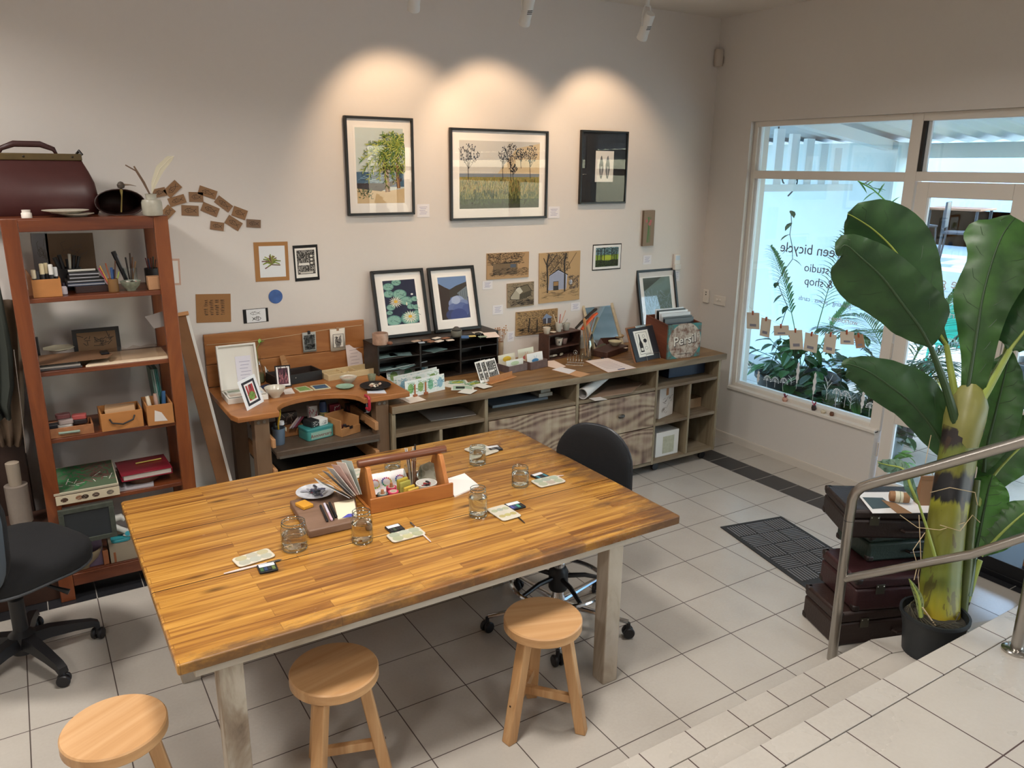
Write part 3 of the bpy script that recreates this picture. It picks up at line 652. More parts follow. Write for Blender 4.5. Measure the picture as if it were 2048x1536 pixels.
# ---- handrail, mat --------------------------------------------------------------------------------
M_ss = C('#aaa6a0', .28, 1, bump=.1, bs=200)
pa, pb = V((-1.275, -1.262, 0)), V((-1.095, -1.865, 1.1 * T))
nrm = (V((pb.x, pb.y, 0)) - V((pa.x, pa.y, 0))).cross(V((0, 0, 1))).normalized()
def HP(u, v): return PP(u, v, pa, nrm)
t = thing('handrail', 'brushed steel stair handrail with a middle rail and two posts', 'handrail', (pa.x, pa.y, 0))
def rel(ps, o=pa): return [V(p) - V((o.x, o.y, 0)) for p in ps]
r_ = .0205
k0, k1 = HP(1705, 985), HP(2048, 884)
d = (k1 - k0).normalized(); far = k0 + d * 1.15
c_ = [HP(1664, 1335), HP(1698, 1040)] + [HP(1705, 998), HP(1712, 984), HP(1724, 974), HP(1745, 967)]
ob('top_rail', G().tube(rel(c_[1:] + [HP(1860, 936), far]), r_, 16), M_ss, t)
ob('post', G().tube(rel([pa + V((0, 0, .0)), HP(1698, 1041)]), r_, 16), M_ss, t)
m0, m1, m2 = HP(1690, 1157), HP(1945, 1108), HP(2000, 1090)
ob('middle_rail', G().tube(rel([m0, m1, m1 + (m1 - m0).normalized() * .02 + V((0, 0, .004)), m2, m2 + (m2 - m1).normalized() * .8]), .0165, 16), M_ss, t)
pr = pb - V((pa.x, pa.y, 0))
ob('post', G().tube([pr + V((0, 0, .002)), V((pr.x, pr.y, 1.18))], r_, 16), M_ss, t)
ob('flange', G().lathe([(0, 0), (.048, 0), (.048, .008), (.04, .014), (.021, .016)], pr, 28, caps=False), C('#b8b5b0', .15, 1), t)
mA, mB, mD = V((-.733, -.105, 0)), V((-.307, -.193, 0)), V((-.884, -.827, 0))
Mm = frame((0, 0, 0), mB - mA, (0, 0, 1)); mw, ml = .435, .74
t = thing('door_mat', 'dark grey ribbed rubber door mat on the white tiles', 'mat', mA, 0, M=TR(mA) @ Mm)
ob('mat_base', G().prism([(0, 0), (mw, 0), (mw, -ml), (0, -ml)], .0005, .006), C('#262729', .75), t, bevel=.002)
g = G(); cs = .131
for i in range(3):
    for j in range(5):
        x0, y0_ = .022 + i * cs, -.022 - (j + 1) * cs
        for k in range(7):
            q = .004 + k * (cs - .004) / 7
            if (i + j) % 2: g.box(x0 + .004, x0 + cs - .006, y0_ + q, y0_ + q + .008, .006, .0085)
            else: g.box(x0 + q, x0 + q + .008, y0_ + .004, y0_ + cs - .006, .006, .0085)
ob('rib_pattern', g, C('#6c6d70', .7), t, smooth=0)
# ================================ SUITCASES, BANANA PLANT ======================================
def lea(h, r=.45): return C(h, r, bump=.6, bs=90, var=.2)
def case(label, fl, deg, w, dep, z0, z1, m, kind=0):
    a = math.radians(deg); M = TR((fl[0], fl[1], z0)) @ RZ(a)
    t = thing('suitcase', label, 'suitcase', (0, 0, 0), M=M); h = z1 - z0 - .001; s = h * .68
    ob('body', G().box(0, w, 0, dep, 0, s - .001), m, t, bevel=.012)
    ob('lid', G().box(-.001, w + .001, -.001, dep + .001, s + .001, h), m, t, bevel=.012)
    for x in (0, w):
        for y in (0, dep):
            for z in (0, h):
                sx, sy = (1 if x == 0 else -1), (1 if y == 0 else -1); sz = 1 if z == 0 else -1
                g = G(); e = .002
                g.box(min(x - sx * e, x + sx * .032), max(x - sx * e, x + sx * .032), min(y - sy * e, y + sy * .032), max(y - sy * e, y + sy * .032), min(z, z + sz * .03), max(z, z + sz * .03))
                ob('corner_cap', g, lea('#241a17', .5), t, bevel=.008)
    if kind != 1:
        for x in (w * .2, w * .8):
            ob('latch', G().box(x - .02, x + .02, -.006, -.001, s - .025, s + .02), C('#5d5a50', .35, .8), t, bevel=.001)
            g = G()
            for q in (-.014, .014): g.lathe([(0, 0), (.003, 0), (.002, .002), (0, .003)], (0, 0, 0), 8, M=TR((x + q, -.006, s + .012)) @ RX(PI / 2), caps=False)
            ob('rivet', g, C('#c9c6bc', .3, .9), t)
    ob('handle', G().tube([(w * .42, -.004, s * .5), (w * .43, -.022, s * .5), (w * .57, -.022, s * .5), (w * .58, -.004, s * .5)], .007, 8), lea('#2a1b16'), t)
    return t
case('dark brown leather suitcase at the bottom of the stack on the floor', (-1.19, -1.21), -21, .66, .26, 0, .165, lea('#2c1c18'))
case('dark red brown suitcase with a metal latch, second from the floor', (-1.125, -1.235), -24, .56, .29, .166, .325, lea('#34181a'))
case('dark green trunk third from the floor in the stack', (-.955, -1.165), -22, .44, .25, .326, .462, lea('#27362f'), 1)
case('near black suitcase on top of the stack with papers on its lid', (-1.085, -1.13), -33, .56, .29, .463, .597, lea('#221614'))
ZT = .598
def flat(name, label, cat, pix, z, m, th=.0012, z_=None, grp=None):
    ps = [PZ(u, v, z) for u, v in pix]; c = sum(ps, V()) / len(ps)
    return one(name, label, cat, G().prism([(p.x - c.x, p.y - c.y) for p in ps], 0, th), m, (c.x, c.y, z + .0003), group=grp, smooth=0)
flat('paper_sheet', 'white paper sheet lying on the top suitcase', 'paper', [(1712, 985), (1745, 1027), (1860, 1026), (1855, 984)], ZT, C('#e2e0de', .35))
flat('pamphlet', 'dark green pamphlet lying on the white sheet', 'pamphlet', [(1725, 995), (1765, 996), (1790, 1015), (1745, 1018)], ZT + .0016, C('#39484a', .5))
flat('gift_tag', 'brown paper tag tied with string beside the parcel', 'tag', [(1762, 1000), (1790, 1006), (1825, 1027), (1795, 1027)], ZT + .0032, C('#8c6a4b', .8))
p0, p1 = PZ(1776, 1003, ZT), PZ(1818, 1008, ZT)
t = thing('paper_parcel', 'small round brown paper parcel with a white band on the suitcase', 'parcel', (p0 + p1) / 2); c = (p0 + p1) / 2; h = (p1 - p0) / 2; R_ = .024
Mp = frame((0, 0, R_ + .004), h, (0, 0, 1)) @ RY(PI / 2); hl = h.length
ob('wrapping', G().lathe([(.008, -hl), (R_ * .9, -hl * .93), (R_, -hl * .7), (R_ * .97, 0), (R_, hl * .7), (R_ * .9, hl * .93), (.008, hl)], (0, 0, 0), 14), lea('#9b7350', .7), t, M=Mp)
ob('band', G().lathe([(R_ * 1.04, -hl * .45), (R_ * 1.04, hl * .3)], (0, 0, 0), 20, caps=False), C('#d9d3bd', .7), t, M=Mp)
ob('twine', G().lathe([(R_ * 1.08, -.001), (R_ * 1.1, 0), (R_ * 1.08, .001)], (0, 0, 0), 20, caps=False), C('#5a7a52', .7), t, M=Mp)
pb_ = PZ(1866, 1014, ZT)
one('paper_bag', 'small brown paper bag standing behind the banana trunk', 'bag', G().add([(-.05, -.02, 0), (.05, -.02, 0), (.05, .03, 0), (-.05, .03, 0), (-.045, .0, .13), (.045, .0, .13), (.045, .008, .13), (-.045, .008, .13)], [(0, 3, 2, 1), (4, 5, 6, 7), (0, 1, 5, 4), (1, 2, 6, 5), (2, 3, 7, 6), (3, 0, 4, 7)]).box(-.047, .047, -.004, .006, .115, .132), C('#8b6546', .8, bump=.5, bs=40), (pb_.x + .01, pb_.y + .03, ZT + .001), -.55)
# banana plant -----------------------------------------------------------------------------------
pc = V((-1.118, -1.572, .55 * T))
bt = thing('banana_plant', 'artificial banana plant with huge green leaves in a black pot on the step', 'plant', pc)
ob('pot', G().lathe([(0, 0), (.098, 0), (.108, .10), (.122, .16), (.127, .165), (.127, .178), (.118, .178), (.112, .15), (0, .15)], (0, 0, 0), 40, caps=False), C('#1b2024', .5), bt)
ob('potting_fibre', G().lathe([(0, .155), (.05, .16), (.111, .152)], (0, 0, 0), 24, caps=False), C('#2d2a22', .95, bump=2, bs=60, var=.5), bt)
DP = (pc - CAM).dot(_d)                      # distance of the plant from the camera
def bl(u, v, dd=0.0): return PD(u, v, DP + dd) - pc
def trunk_mat():
    m, nt, b = _new('banana_trunk_skin'); L = nt.links.new
    tc = N(nt, 'ShaderNodeTexCoord'); sp = N(nt, 'ShaderNodeSeparateXYZ'); L(tc.outputs['Object'], sp.inputs[0])
    mp = N(nt, 'ShaderNodeMapping'); mp.inputs['Scale'].default_value = (26, 26, 2.2); L(tc.outputs['Object'], mp.inputs['Vector'])
    n = N(nt, 'ShaderNodeTexNoise'); n.inputs['Scale'].default_value = 1; n.inputs['Detail'].default_value = 4; L(mp.outputs['Vector'], n.inputs['Vector'])
    z = mth(nt, 'ADD', sp.outputs[2], mth(nt, 'MULTIPLY', mth(nt, 'SUBTRACT', n.outputs['Fac'], .5), .13))
    r = ramp(nt, [(.10, '#a98a1c'), (.2, '#8f8a22'), (.30, '#5f6b24'), (.5, '#6b6a26'), (.59, '#8a8a2a'), (.605, '#17171a'), (.70, '#17171a'), (.72, '#6b6a26'), (.80, '#5d6a28'), (.82, '#201a1a'), (.87, '#201a1a'), (.9, '#7d7a3a')]); L(z, r.inputs['Fac'])
    mx = N(nt, 'ShaderNodeMix', data_type='RGBA'); L(mth(nt, 'MULTIPLY', mth(nt, 'GREATER_THAN', n.outputs['Fac'], .62), .55), mx.inputs['Factor']); L(r.outputs['Color'], mx.inputs['A']); mx.inputs['B'].default_value = lin('#3f2a18')
    L(mx.outputs['Result'], b.inputs['Base Color']); b.inputs['Roughness'].default_value = .42
    return m
tr_ = []
for u, v, w in ((1873, 1262, 41), (1877, 1200, 37), (1884, 1120, 35), (1893, 1040, 34), (1903, 980, 34), (1913, 920, 34), (1920, 875, 33), (1927, 850, 36)):
    tr_.append((bl(u, v), w * DP / FPX))
n_ = 22; g = G(); rows = []
for p, r in tr_:
    rows.append([p + V((math.cos(q) * r * (1 + .06 * math.cos(5 * q)), math.sin(q) * r * (1 + .06 * math.cos(5 * q)), 0)) for q in [2 * PI * i / n_ for i in range(n_)]])
g.grid(rows, loop=True); g.poly(rows[-1]); ob('trunk', g, trunk_mat(), bt, smooth=60)
sh_ = [(bl(u, v, dd), w * DP / FPX) for u, v, w, dd in ((1921, 885, 33, 0), (1925, 862, 36, 0), (1930, 835, 38, 0), (1936, 808, 37, .005), (1942, 782, 26, .01), (1945, 765, 12, .01))]
g = G(); rows = [[p + V((math.cos(q) * r * (1 + .10 * math.cos(3 * q + .5)), math.sin(q) * r, 0)) for q in [2 * PI * i / 22 for i in range(22)]] for p, r in sh_]
g.grid(rows, loop=True); g.poly(rows[-1]); ob('leaf_sheath', g, C('#77763c', .45, var=.25, bs=14), bt, smooth=70)
ob('side_stem', G().tube([bl(1921, 1255, -.0), bl(1932, 1150, .0), bl(1940, 1060, .02), bl(1952, 960, .04)], [.019, .021, .02, .018], 12), C('#4a5526', .5, var=.3, bs=20), bt)
def leaf_mat(h1, h2, name):
    m, nt, b = _new(name); L = nt.links.new
    tc = N(nt, 'ShaderNodeTexCoord'); n = N(nt, 'ShaderNodeTexNoise'); n.inputs['Scale'].default_value = 9; n.inputs['Detail'].default_value = 4
    L(tc.outputs['Object'], n.inputs['Vector']); r = ramp(nt, [(.35, h1), (.65, h2)]); L(n.outputs['Fac'], r.inputs['Fac']); L(r.outputs['Color'], b.inputs['Base Color'])
    b.inputs['Roughness'].default_value = .42
    tl = N(nt, 'ShaderNodeBsdfTranslucent'); L(r.outputs['Color'], tl.inputs['Color']); mx = N(nt, 'ShaderNodeMixShader'); mx.inputs['Fac'].default_value = .32
    L(b.outputs[0], mx.inputs[1]); L(tl.outputs[0], mx.inputs[2]); L(mx.outputs[0], nt.nodes['Material Output'].inputs['Surface']); return m
LM = [leaf_mat('#2c4a2b', '#3a5c33', 'banana_leaf_dark'), leaf_mat('#34552b', '#476f34', 'banana_leaf_mid'), leaf_mat('#42702f', '#578a3e', 'banana_leaf_bright')]
M_rib = C('#8a9a45', .45); M_rib2 = C('#2c4526', .45)
def bleaf(stem, mid, ribm, lm, ns=None, curl=.25, st=.016, wav=.012):
    """stem: [(u,v,depth)], mid: [(u,v,depth,left_halfwidth_px,right_halfwidth_px)] from base to tip"""
    if stem:
        ps = [bl(*s) for s in stem]; ob('petiole', G().tube(ps, [st * (1.25 - .6 * i / (len(ps) - 1)) for i in range(len(ps))], 10), ribm, bt)
    P = [bl(a, b_, c) for a, b_, c, _, _ in mid]; nP = len(P); K = 26; rows = []; cen = []
    def cr(A, q):
        i = min(nP - 2, int(q)); f = q - i; a, b_, c, d = A[max(0, i - 1)], A[i], A[i + 1], A[min(nP - 1, i + 2)]
        return .5 * ((2 * b_) + (c - a) * f + (2 * a - 5 * b_ + 4 * c - d) * f * f + (3 * b_ - a - 3 * c + d) * f ** 3)
    for k in range(K + 1):
        q = k / K * (nP - 1); c = cr(P, q); t_ = (cr(P, min(nP - 1, q + .05)) - cr(P, max(0, q - .05))).normalized()
        vd = (c + pc - CAM).normalized(); s = vd.cross(t_).normalized(); s = -s       # left of travel, seen from the shop
        lw = max(.5, cr([V((m_[3], m_[4], 0)) for m_ in mid], q).x) * DP / FPX; rw = max(.5, cr([V((m_[3], m_[4], 0)) for m_ in mid], q).y) * DP / FPX
        nn = s.cross(t_).normalized(); row = []
        for j in range(-6, 7):
            f = j / 6; w = (rw if f > 0 else lw) * abs(f)
            off = curl * w * abs(f) + wav * math.sin(k * 1.9 + (0 if f < 0 else 2)) * abs(f) ** 2
            row.append(c + s * (w if f < 0 else -w) + nn * off)
        rows.append(row); cen.append(c)
    g = G(); g.grid(rows); L = ob('leaf', g, lm, bt, smooth=80)
    L2 = ob('midrib', G().tube([c for c in cen], [.0075 * (1 - .8 * i / K) for i in range(K + 1)], 8), ribm, L)
    g = G()
    for k in range(2, K - 2, 3):
        for j in (0, 12): g.tube([rows[k][6], rows[k + 1][6 + (j - 6) // 2], rows[min(K, k + 2)][6 + (j - 6) * 4 // 6]], .0011, 4)
    ob('vein', g, M_rib2, L, smooth=0)
# big back leaf, upper left; front leaf left; upright leaf; drooping leaves; right leaves
bleaf([(1925, 865, 0), (1910, 790, .03), (1893, 690, .06)], [(1893, 690, .06, 5, 5), (1872, 655, .07, 14, 16), (1853, 600, .09, 42, 34), (1820, 545, .11, 62, 62), (1784, 495, .12, 58, 76), (1745, 458, .12, 60, 66), (1708, 434, .11, 32, 34), (1695, 428, .11, 3, 3)], M_rib, LM[0])
bleaf([(1920, 870, -.02), (1890, 770, -.03), (1862, 695, -.04)], [(1862, 695, -.04, 4, 4), (1840, 655, -.05, 40, 62), (1805, 608, -.06, 55, 62), (1765, 555, -.06, 78, 52), (1722, 515, -.06, 70, 40), (1690, 490, -.05, 36, 22), (1675, 512, -.03, 3, 3)], M_rib2, LM[0])
bleaf([(1928, 850, .0), (1930, 810, .0), (1935, 780, .0)], [(1935, 780, 0, 12, 30), (1945, 720, -.01, 20, 36), (1955, 655, -.02, 36, 42), (1966, 590, -.02, 52, 56), (1985, 520, -.01, 44, 78), (2005, 470, 0, 66, 90), (2030, 435, .02, 10, 60)], M_rib2, LM[1])
bleaf([(1930, 855, .02), (1965, 790, .03), (2010, 715, .05), (2030, 640, .07)], [(2030, 640, .07, 5, 5), (2045, 600, .06, 55, 70), (2070, 560, .04, 70, 70), (2110, 540, 0, 60, 60), (2150, 545, -.03, 3, 3)], M_rib, LM[0])
bleaf([(1935, 845, -.02), (1975, 780, -.02), (2020, 700, -.03)], [(2020, 700, -.03, 5, 5), (2035, 680, -.03, 42, 30), (2070, 640, -.05, 60, 40), (2120, 600, -.08, 50, 40), (2150, 590, -.1, 3, 3)], M_rib, LM[0])
bleaf([(1920, 880, .05), (1908, 905, .06)], [(1899, 925, .05, 4, 4), (1885, 890, .05, 26, 22), (1862, 852, .04, 34, 46), (1825, 808, .02, 38, 62), (1780, 772, 0, 42, 50), (1735, 742, -.01, 34, 30), (1695, 728, -.01, 22, 12), (1686, 735, -.0, 2, 2)], M_rib2, LM[0], curl=.4)
bleaf([(1935, 870, .1)] * 0, [(1968, 945, .06, 4, 4), (1972, 905, .08, 34, 30), (1985, 850, .1, 52, 46), (2000, 790, .12, 50, 44), (2012, 740, .13, 40, 30), (2020, 700, .14, 4, 4)], M_rib2, LM[1])
bleaf([(1950, 1010, .05), (1985, 960, .08)], [(1950, 1010, .06, 3, 3), (1985, 955, .08, 30, 28), (2020, 915, .08, 48, 42), (2070, 870, .08, 55, 50), (2110, 850, .08, 4, 4)], M_rib, LM[1])
bleaf([(1933, 1190, -.0), (1950, 1110, .01)], [(1950, 1108, .01, 6, 4), (1958, 1070, .02, 32, 28), (1968, 1020, .03, 42, 40), (1978, 975, .03, 38, 34), (1985, 950, .03, 4, 4)], M_rib2, LM[2])
bleaf([(1930, 1200, .02), (1960, 1120, .0)], [(1962, 1112, .0, 3, 3), (1985, 1085, -.01, 26, 24), (2015, 1055, -.02, 36, 30), (2050, 1025, -.04, 30, 24), (2075, 1010, -.05, 3, 3)], M_rib, LM[1])
bleaf([(1872, 1120, -.05), (1855, 1060, -.05), (1835, 1000, -.05)], [(1835, 1005, -.05, 3, 3), (1822, 975, -.04, 12, 9), (1812, 945, -.02, 7, 8), (1800, 935, 0, 10, 14), (1775, 930, .02, 15, 12), (1756, 925, .02, 3, 3)], M_rib, leaf_mat('#5c7d6a', '#6f8f78', 'dusty_green_leaf'), st=.006)
bleaf([], [(1842, 1235, -.09, 4, 4), (1838, 1200, -.09, 7, 8), (1828, 1175, -.09, 5, 5), (1818, 1158, -.09, 1, 1)], M_rib, leaf_mat('#7d8a5a', '#8f9a6c', 'pale_green_sheath'), wav=0)
for k, pp in enumerate([[(1845, 1215), (1870, 1250), (1905, 1285)], [(1838, 1030), (1842, 1120), (1836, 1150), (1840, 1200)], [(1800, 1030), (1835, 1055), (1880, 1060), (1930, 1045)], [(1860, 985), (1900, 975), (1950, 985), (1955, 1010)], [(1880, 1050), (1920, 1062), (1945, 1030), (1960, 1045)], [(1855, 905), (1862, 870), (1850, 930), (1866, 950)], [(1850, 1065), (1826, 1100), (1835, 1130), (1828, 1160)]]):
    ob('fibre_strand', G().tube([bl(u, v, -.10 + .02 * (k % 3)) for u, v in pp], .0016 if k else .0035, 5), C('#b9a480', .8), bt)
g = G()
for k in range(30): a = rnd(0, 2 * PI); g.tube([(.07 * math.cos(a), .07 * math.sin(a), .15), (.09 * math.cos(a + .4), .09 * math.sin(a + .4), .185), (.10 * math.cos(a + 1), .10 * math.sin(a + 1), .165)], .0015, 4)
ob('dry_fibres', g, C('#4a4636', .9), bt, smooth=0)
# cartons and low black stand at the right end
t = one('low_stand', 'low black slatted stand at the right edge of the photo', 'stand', G().box(0, .36, -.9, 0, .03, .10).box(.0, .03, -.9, 0, 0, .03), C('#15171c', .5), (.06, -1.13, 0), bevel=.003)
for (x, y, z, w, d, h, s, lb) in [(.10, -1.35, .101, .26, .36, .12, 'FRESH & QUALITY', 'brown cardboard carton on the low black stand'), (.12, -1.36, .222, .24, .34, .07, None, 'flat brown carton on top of the other carton')]:
    t = thing('cardboard_carton', lb, 'box', (x, y, z)); ob('body', G().box(0, w, -d, 0, 0, h), C('#8a5d3e', .8, var=.06), t, bevel=.002, smooth=0)
    ob('tape', G().box(-.001, w + .001, -d / 2 - .02, -d / 2 + .02, h, h + .0006), C('#a98258', .4), t, smooth=0)
    if s: text('print', s, .03, C('#4a2f20', .8), Matrix(((0, 0, -1, -.0008), (-1, 0, 0, -d * .5), (0, 1, 0, h * .5), (0, 0, 0, 1))), t, .0002)
# ================================ OUTSIDE ===================================================
M_rw = C('#c6d9e6', .8, bump=.2, bs=8, var=.04)  # white render with blue sky light tinted into its colour
def paving():
    m = tile_mat('grey_paving', [(.3, '#a7a29a'), (.5, '#b8b2a8'), (.7, '#c4beb3')], '#7d7870', 1.6, 1.6, .5, .3, w=.006, rough=.75); return m
struct('ground', G().box(XW + .2, 26, -14, 12, -.14, -.02), paving(), smooth=0)
OW = 3.0
wy = PX(1785, 380, OW).y
t = tag(ob('rendered_wall', G().box(OW, OW + .25, wy, 7, -.02, 2.28), M_rw, smooth=0), 'white rendered wall coloured with blue sky light outside the shop window', 'wall')
# lean-to roof of corrugated sheet over the entrance
rt = thing('veranda_roof', 'white corrugated veranda roof over the entrance outside', 'roof', (XW + .2, 0, 0))
g = G(); rows = []
for i in range(420):
    y = -9 + i * .0382; z = .012 * math.sin(i * PI / 2.6)
    rows.append([V((.02, y, 2.66 + z)), V((OW - XW + .2, y, 2.29 + z))])
g.grid(rows)
ob('corrugated_sheet', g, C('#b9c1c4', .45), rt, smooth=60, thick=.003)
for y in (1.6, -.1, -1.9, -3.7):
    ob('rafter', G().add([(.0, y - .05, 2.52), (OW - XW, y - .05, 2.18), (OW - XW, y + .05, 2.18), (.0, y + .05, 2.52), (.0, y - .05, 2.63), (OW - XW, y - .05, 2.27), (OW - XW, y + .05, 2.27), (.0, y + .05, 2.63)], [(0, 3, 2, 1), (4, 5, 6, 7), (0, 1, 5, 4), (3, 7, 6, 2), (0, 4, 7, 3), (1, 2, 6, 5)]), C('#d4dfe6', .6), rt, smooth=0)
ob('beam', G().box(OW - XW - .03, OW - XW + .05, -9, wy - .01, 2.14, 2.27), C('#d4dfe6', .6), rt, smooth=0)
# slatted screen at the left end of the veranda
sl = thing('slat_screen', 'white vertical slat screen at the left end of the veranda', 'screen', (.7, 1.75, 0))
for k in range(9): ob('slat', G().box(.12 + k * .2, .22 + k * .2, -.02, .02, 1.86, 2.50 - k * .035), C('#cddbe6', .6), sl, smooth=0)
ob('rail', G().box(0.02, 2.0, -.045, -.02, 1.84, 1.9), C('#cddbe6', .6), sl, smooth=0)
def cable(pts, label):
    one('hanging_cable', label, 'cable', G().tube(pts, .008, 6), C('#20242a', .6))
cable([PX(u, v, 2.3) for u, v in ((1558, 252), (1553, 290), (1557, 330), (1566, 365), (1580, 374), (1596, 356), (1592, 375), (1576, 392))], 'black cable looping down outside the window\'s top left corner')
# ---- leaves ----------------------------------------------------------------------------------
def leaf(g, p, d, L, w, m, droop=.3, n=5, up=V((0, 0, 1))):
    d = V(d).normalized(); s = d.cross(up)
    s = s.normalized() if s.length > .05 else V((1, 0, 0)); rows = []
    for i in range(n + 1):
        q = i / n; ww = w * math.sin(PI * min(1, q * .93 + .07)) ** .8
        c = V(p) + d * L * q - up * droop * L * q * q
        nn = s.cross(d).normalized()
        rows.append([c - s * ww + nn * ww * .25, c, c + s * ww + nn * ww * .25])
    g.grid(rows, m)
def frond(g, base, d, L, droop, ll, m, n=26, rachis=.006, w=.009, f0=.2):
    d = V(d).normalized(); pts = [V(base) + d * L * q - V((0, 0, 1)) * droop * L * q * q for q in [i / 12 for i in range(13)]]
    g.tube(pts, [rachis * (1 - .8 * i / 12) for i in range(13)], 5, m)
    for i in range(n):
        q = f0 + (1 - f0) * i / n; k = min(11, int(q * 12)); f = q * 12 - k
        p = pts[k].lerp(pts[k + 1], f); tg = (pts[k + 1] - pts[k]).normalized(); s = tg.cross(V((0, 0, 1))).normalized()
        l = ll * math.sin(PI * (.25 + .7 * (q - f0) / (1 - f0))) + .03
        for sg in (-1, 1): leaf(g, p, s * sg * .9 + tg * .75 + V((0, 0, rnd(.0, .2))), l * rnd(.85, 1.1), w, m, .35, 3)
def pot(name_or, par, r, h, m, x=0, y=0, z=0, soil=True):
    ob('pot', G().lathe([(0, 0), (r * .72, 0), (r * .95, h * .93), (r, h * .93), (r, h), (r * .9, h), (r * .86, h * .88), (0, h * .88)], (x, y, z), 32, caps=False), m, par)
    if soil: ob('soil', G().lathe([(0, h * .90), (r * .84, h * .89)], (x, y, z), 24, caps=False), C('#2a211a', .95, bump=1, bs=80), par)
GR = [C('#2e5a2c', .45), C('#3d7034', .45), C('#4f8540', .4), C('#27482a', .4), C('#7fb04a', .45), C('#a6c94f', .45)]
M_dp = C('#26292d', .6)
def palm(label, loc, spec, m, r=.2, h=.3, potm=None, f0=.25):
    t = thing('potted_palm', label, 'palm', loc); pot('', t, r, h, potm or M_dp)
    for i, (az, el, L, dr, ll) in enumerate(spec):
        g = G(); a = math.radians(az); e = math.radians(el)
        frond(g, (0, 0, h * .9), (math.cos(a) * math.cos(e), math.sin(a) * math.cos(e), math.sin(e)), L, dr, ll, m[i % len(m)], f0=f0)
        ob('frond', g, m[0], t, smooth=0)
    return t
palm('arching green palm filling the middle of the shop window', (1.75, .42, -.02), [(0, 64, 1.6, .45, .36), (230, 55, 1.3, .5, .36), (20, 70, 1.5, .35, .3), (80, 66, 1.4, .5, .3), (140, 62, 1.4, .5, .3), (200, 66, 1.35, .45, .3), (260, 62, 1.5, .5, .32), (320, 60, 1.5, .5, .3), (285, 76, 1.75, .35, .3), (100, 80, 1.7, .3, .28)], [GR[1], GR[0], GR[2]], .22, .34)
palm('tall thin palm at the left edge of the window', (1.65, 1.22, -.02), [(250, 78, 1.9, .25, .22), (100, 75, 1.7, .3, .22), (330, 72, 1.5, .45, .24), (280, 68, 1.4, .6, .24)], [GR[2], GR[1]], .2, .3, f0=.4)
palm('low fan of palm leaves behind the hanging cards', (1.35, .25, -.02), [(30 + 45 * k, 45 + 9 * (k % 3), .85, .4, .3) for k in range(8)], [GR[0], GR[3]], .18, .28)
def bush(label, loc, R, n, L, w, ms, potspec=None, flat=.7, cat='plant', name='leafy_plant', el=(0, 70)):
    t = thing(name, label, cat, loc); z0 = 0
    if potspec: pot('', t, potspec[0], potspec[1], potspec[2]); z0 = potspec[1] * .9
    g = G()
    for i in range(n):
        a, e = rnd(0, 2 * PI), math.radians(rnd(*el)); d = V((math.cos(a) * math.cos(e), math.sin(a) * math.cos(e), math.sin(e)))
        c = V((0, 0, z0)) + d * R * rnd(.25, 1) * V((1, 1, 1)).length / 1.73; c.z = z0 + (c.z - z0) * flat * 1.4
        if i % 3 == 0: g.tube([(0, 0, z0), V((0, 0, z0)).lerp(c, .6) + V((0, 0, .04)), c], .003, 4, ms[0])
        leaf(g, c, V((d.x, d.y, rnd(-.5, .5))), L * rnd(.6, 1.15), w * rnd(.7, 1.1), random.choice(ms), .25, 4)
    ob('foliage', g, ms[0], t, smooth=0); return t
bush('dark broad leaved plant in the round black planter left behind the glass', (1.30, 1.02, -.02), .42, 90, .15, .05, [GR[0], GR[3], GR[1]], (.34, .42, M_dp))
bush('mass of dark heart shaped leaves low behind the window glass', (1.2, .55, -.02), .42, 150, .14, .055, [GR[3], GR[0], GR[1]], (.2, .25, M_dp), el=(0, 60))
bush('dark leafy plant beside the right window post, outside', (1.1, .1, -.02), .34, 90, .13, .04, [GR[3], GR[0]], (.17, .24, C('#7b8084', .6)), el=(0, 70))
bush('yellow and red striped croton behind the right hand cards', (1.5, .18, .18), .28, 60, .18, .02, [C('#c9b23a', .5), C('#5c7a2c', .5), C('#7c3b3a', .5)], (.16, .22, M_dp), el=(20, 80))
bush('bright green low plant at the bottom right corner of the window', (.98, -.02, -.02), .22, 60, .11, .03, [GR[4], GR[2]], None, el=(5, 60))
# climbing vine up the left edge
vn = thing('climbing_vine', 'thin vine climbing the left side of the window outside', 'vine', (.95, .96, 0)); g = G()
vp = [V((.05 * math.sin(k), .03 * math.cos(k * 1.7), .2 + k * .09)) for k in range(18)]
ob('stem', G().tube(vp, .003, 5), GR[3], vn)
for p in vp[3:]: leaf(g, p, (rnd(-1, 1), rnd(-1, 1), -.4), .08, .022, GR[0], .3, 3)
ob('foliage', g, GR[0], vn, smooth=0)
br = thing('overhanging_branch', 'leafy oleander branch hanging across the top right of the window', 'branch', (2.2, .5, 2.0)); g = G()
bp_ = [PX(u, v, 2.2) - V((2.2, .5, 2.0)) for u, v in ((1716, 362), (1745, 378), (1775, 405), (1800, 430))]
ob('stem', G().tube(bp_, .006, 5), GR[4], br)
for k in range(16): q = bp_[min(3, k // 5)].lerp(bp_[min(3, k // 5 + 1)], (k % 5) / 5); leaf(g, q, (0, rnd(-1, .6), rnd(-.8, .8)), .13, .016, random.choice([GR[4], GR[2], C('#8a5a4a', .5)]), .2, 3)
ob('foliage', g, GR[2], br, smooth=0)
palm('sunlit yellow green palm outside the door', (3.4, .15, -.02), [(15 + 40 * k, 58 + 7 * (k % 3), 1.35, .5, .3) for k in range(9)], [GR[5], GR[4], GR[2]], .26, .45, C('#55585c', .7))
bush('pot of bright green herbs outside the lower door pane', (1.85, -.38, -.02), .3, 70, .16, .03, [GR[4], GR[2]], (.23, .24, C('#33363b', .7)), el=(20, 85))
bush('bright green shrub beside the pale column beyond the door', (5.0, .35, .3), .5, 90, .16, .04, [GR[5], GR[4]], (.3, .4, M_dp))
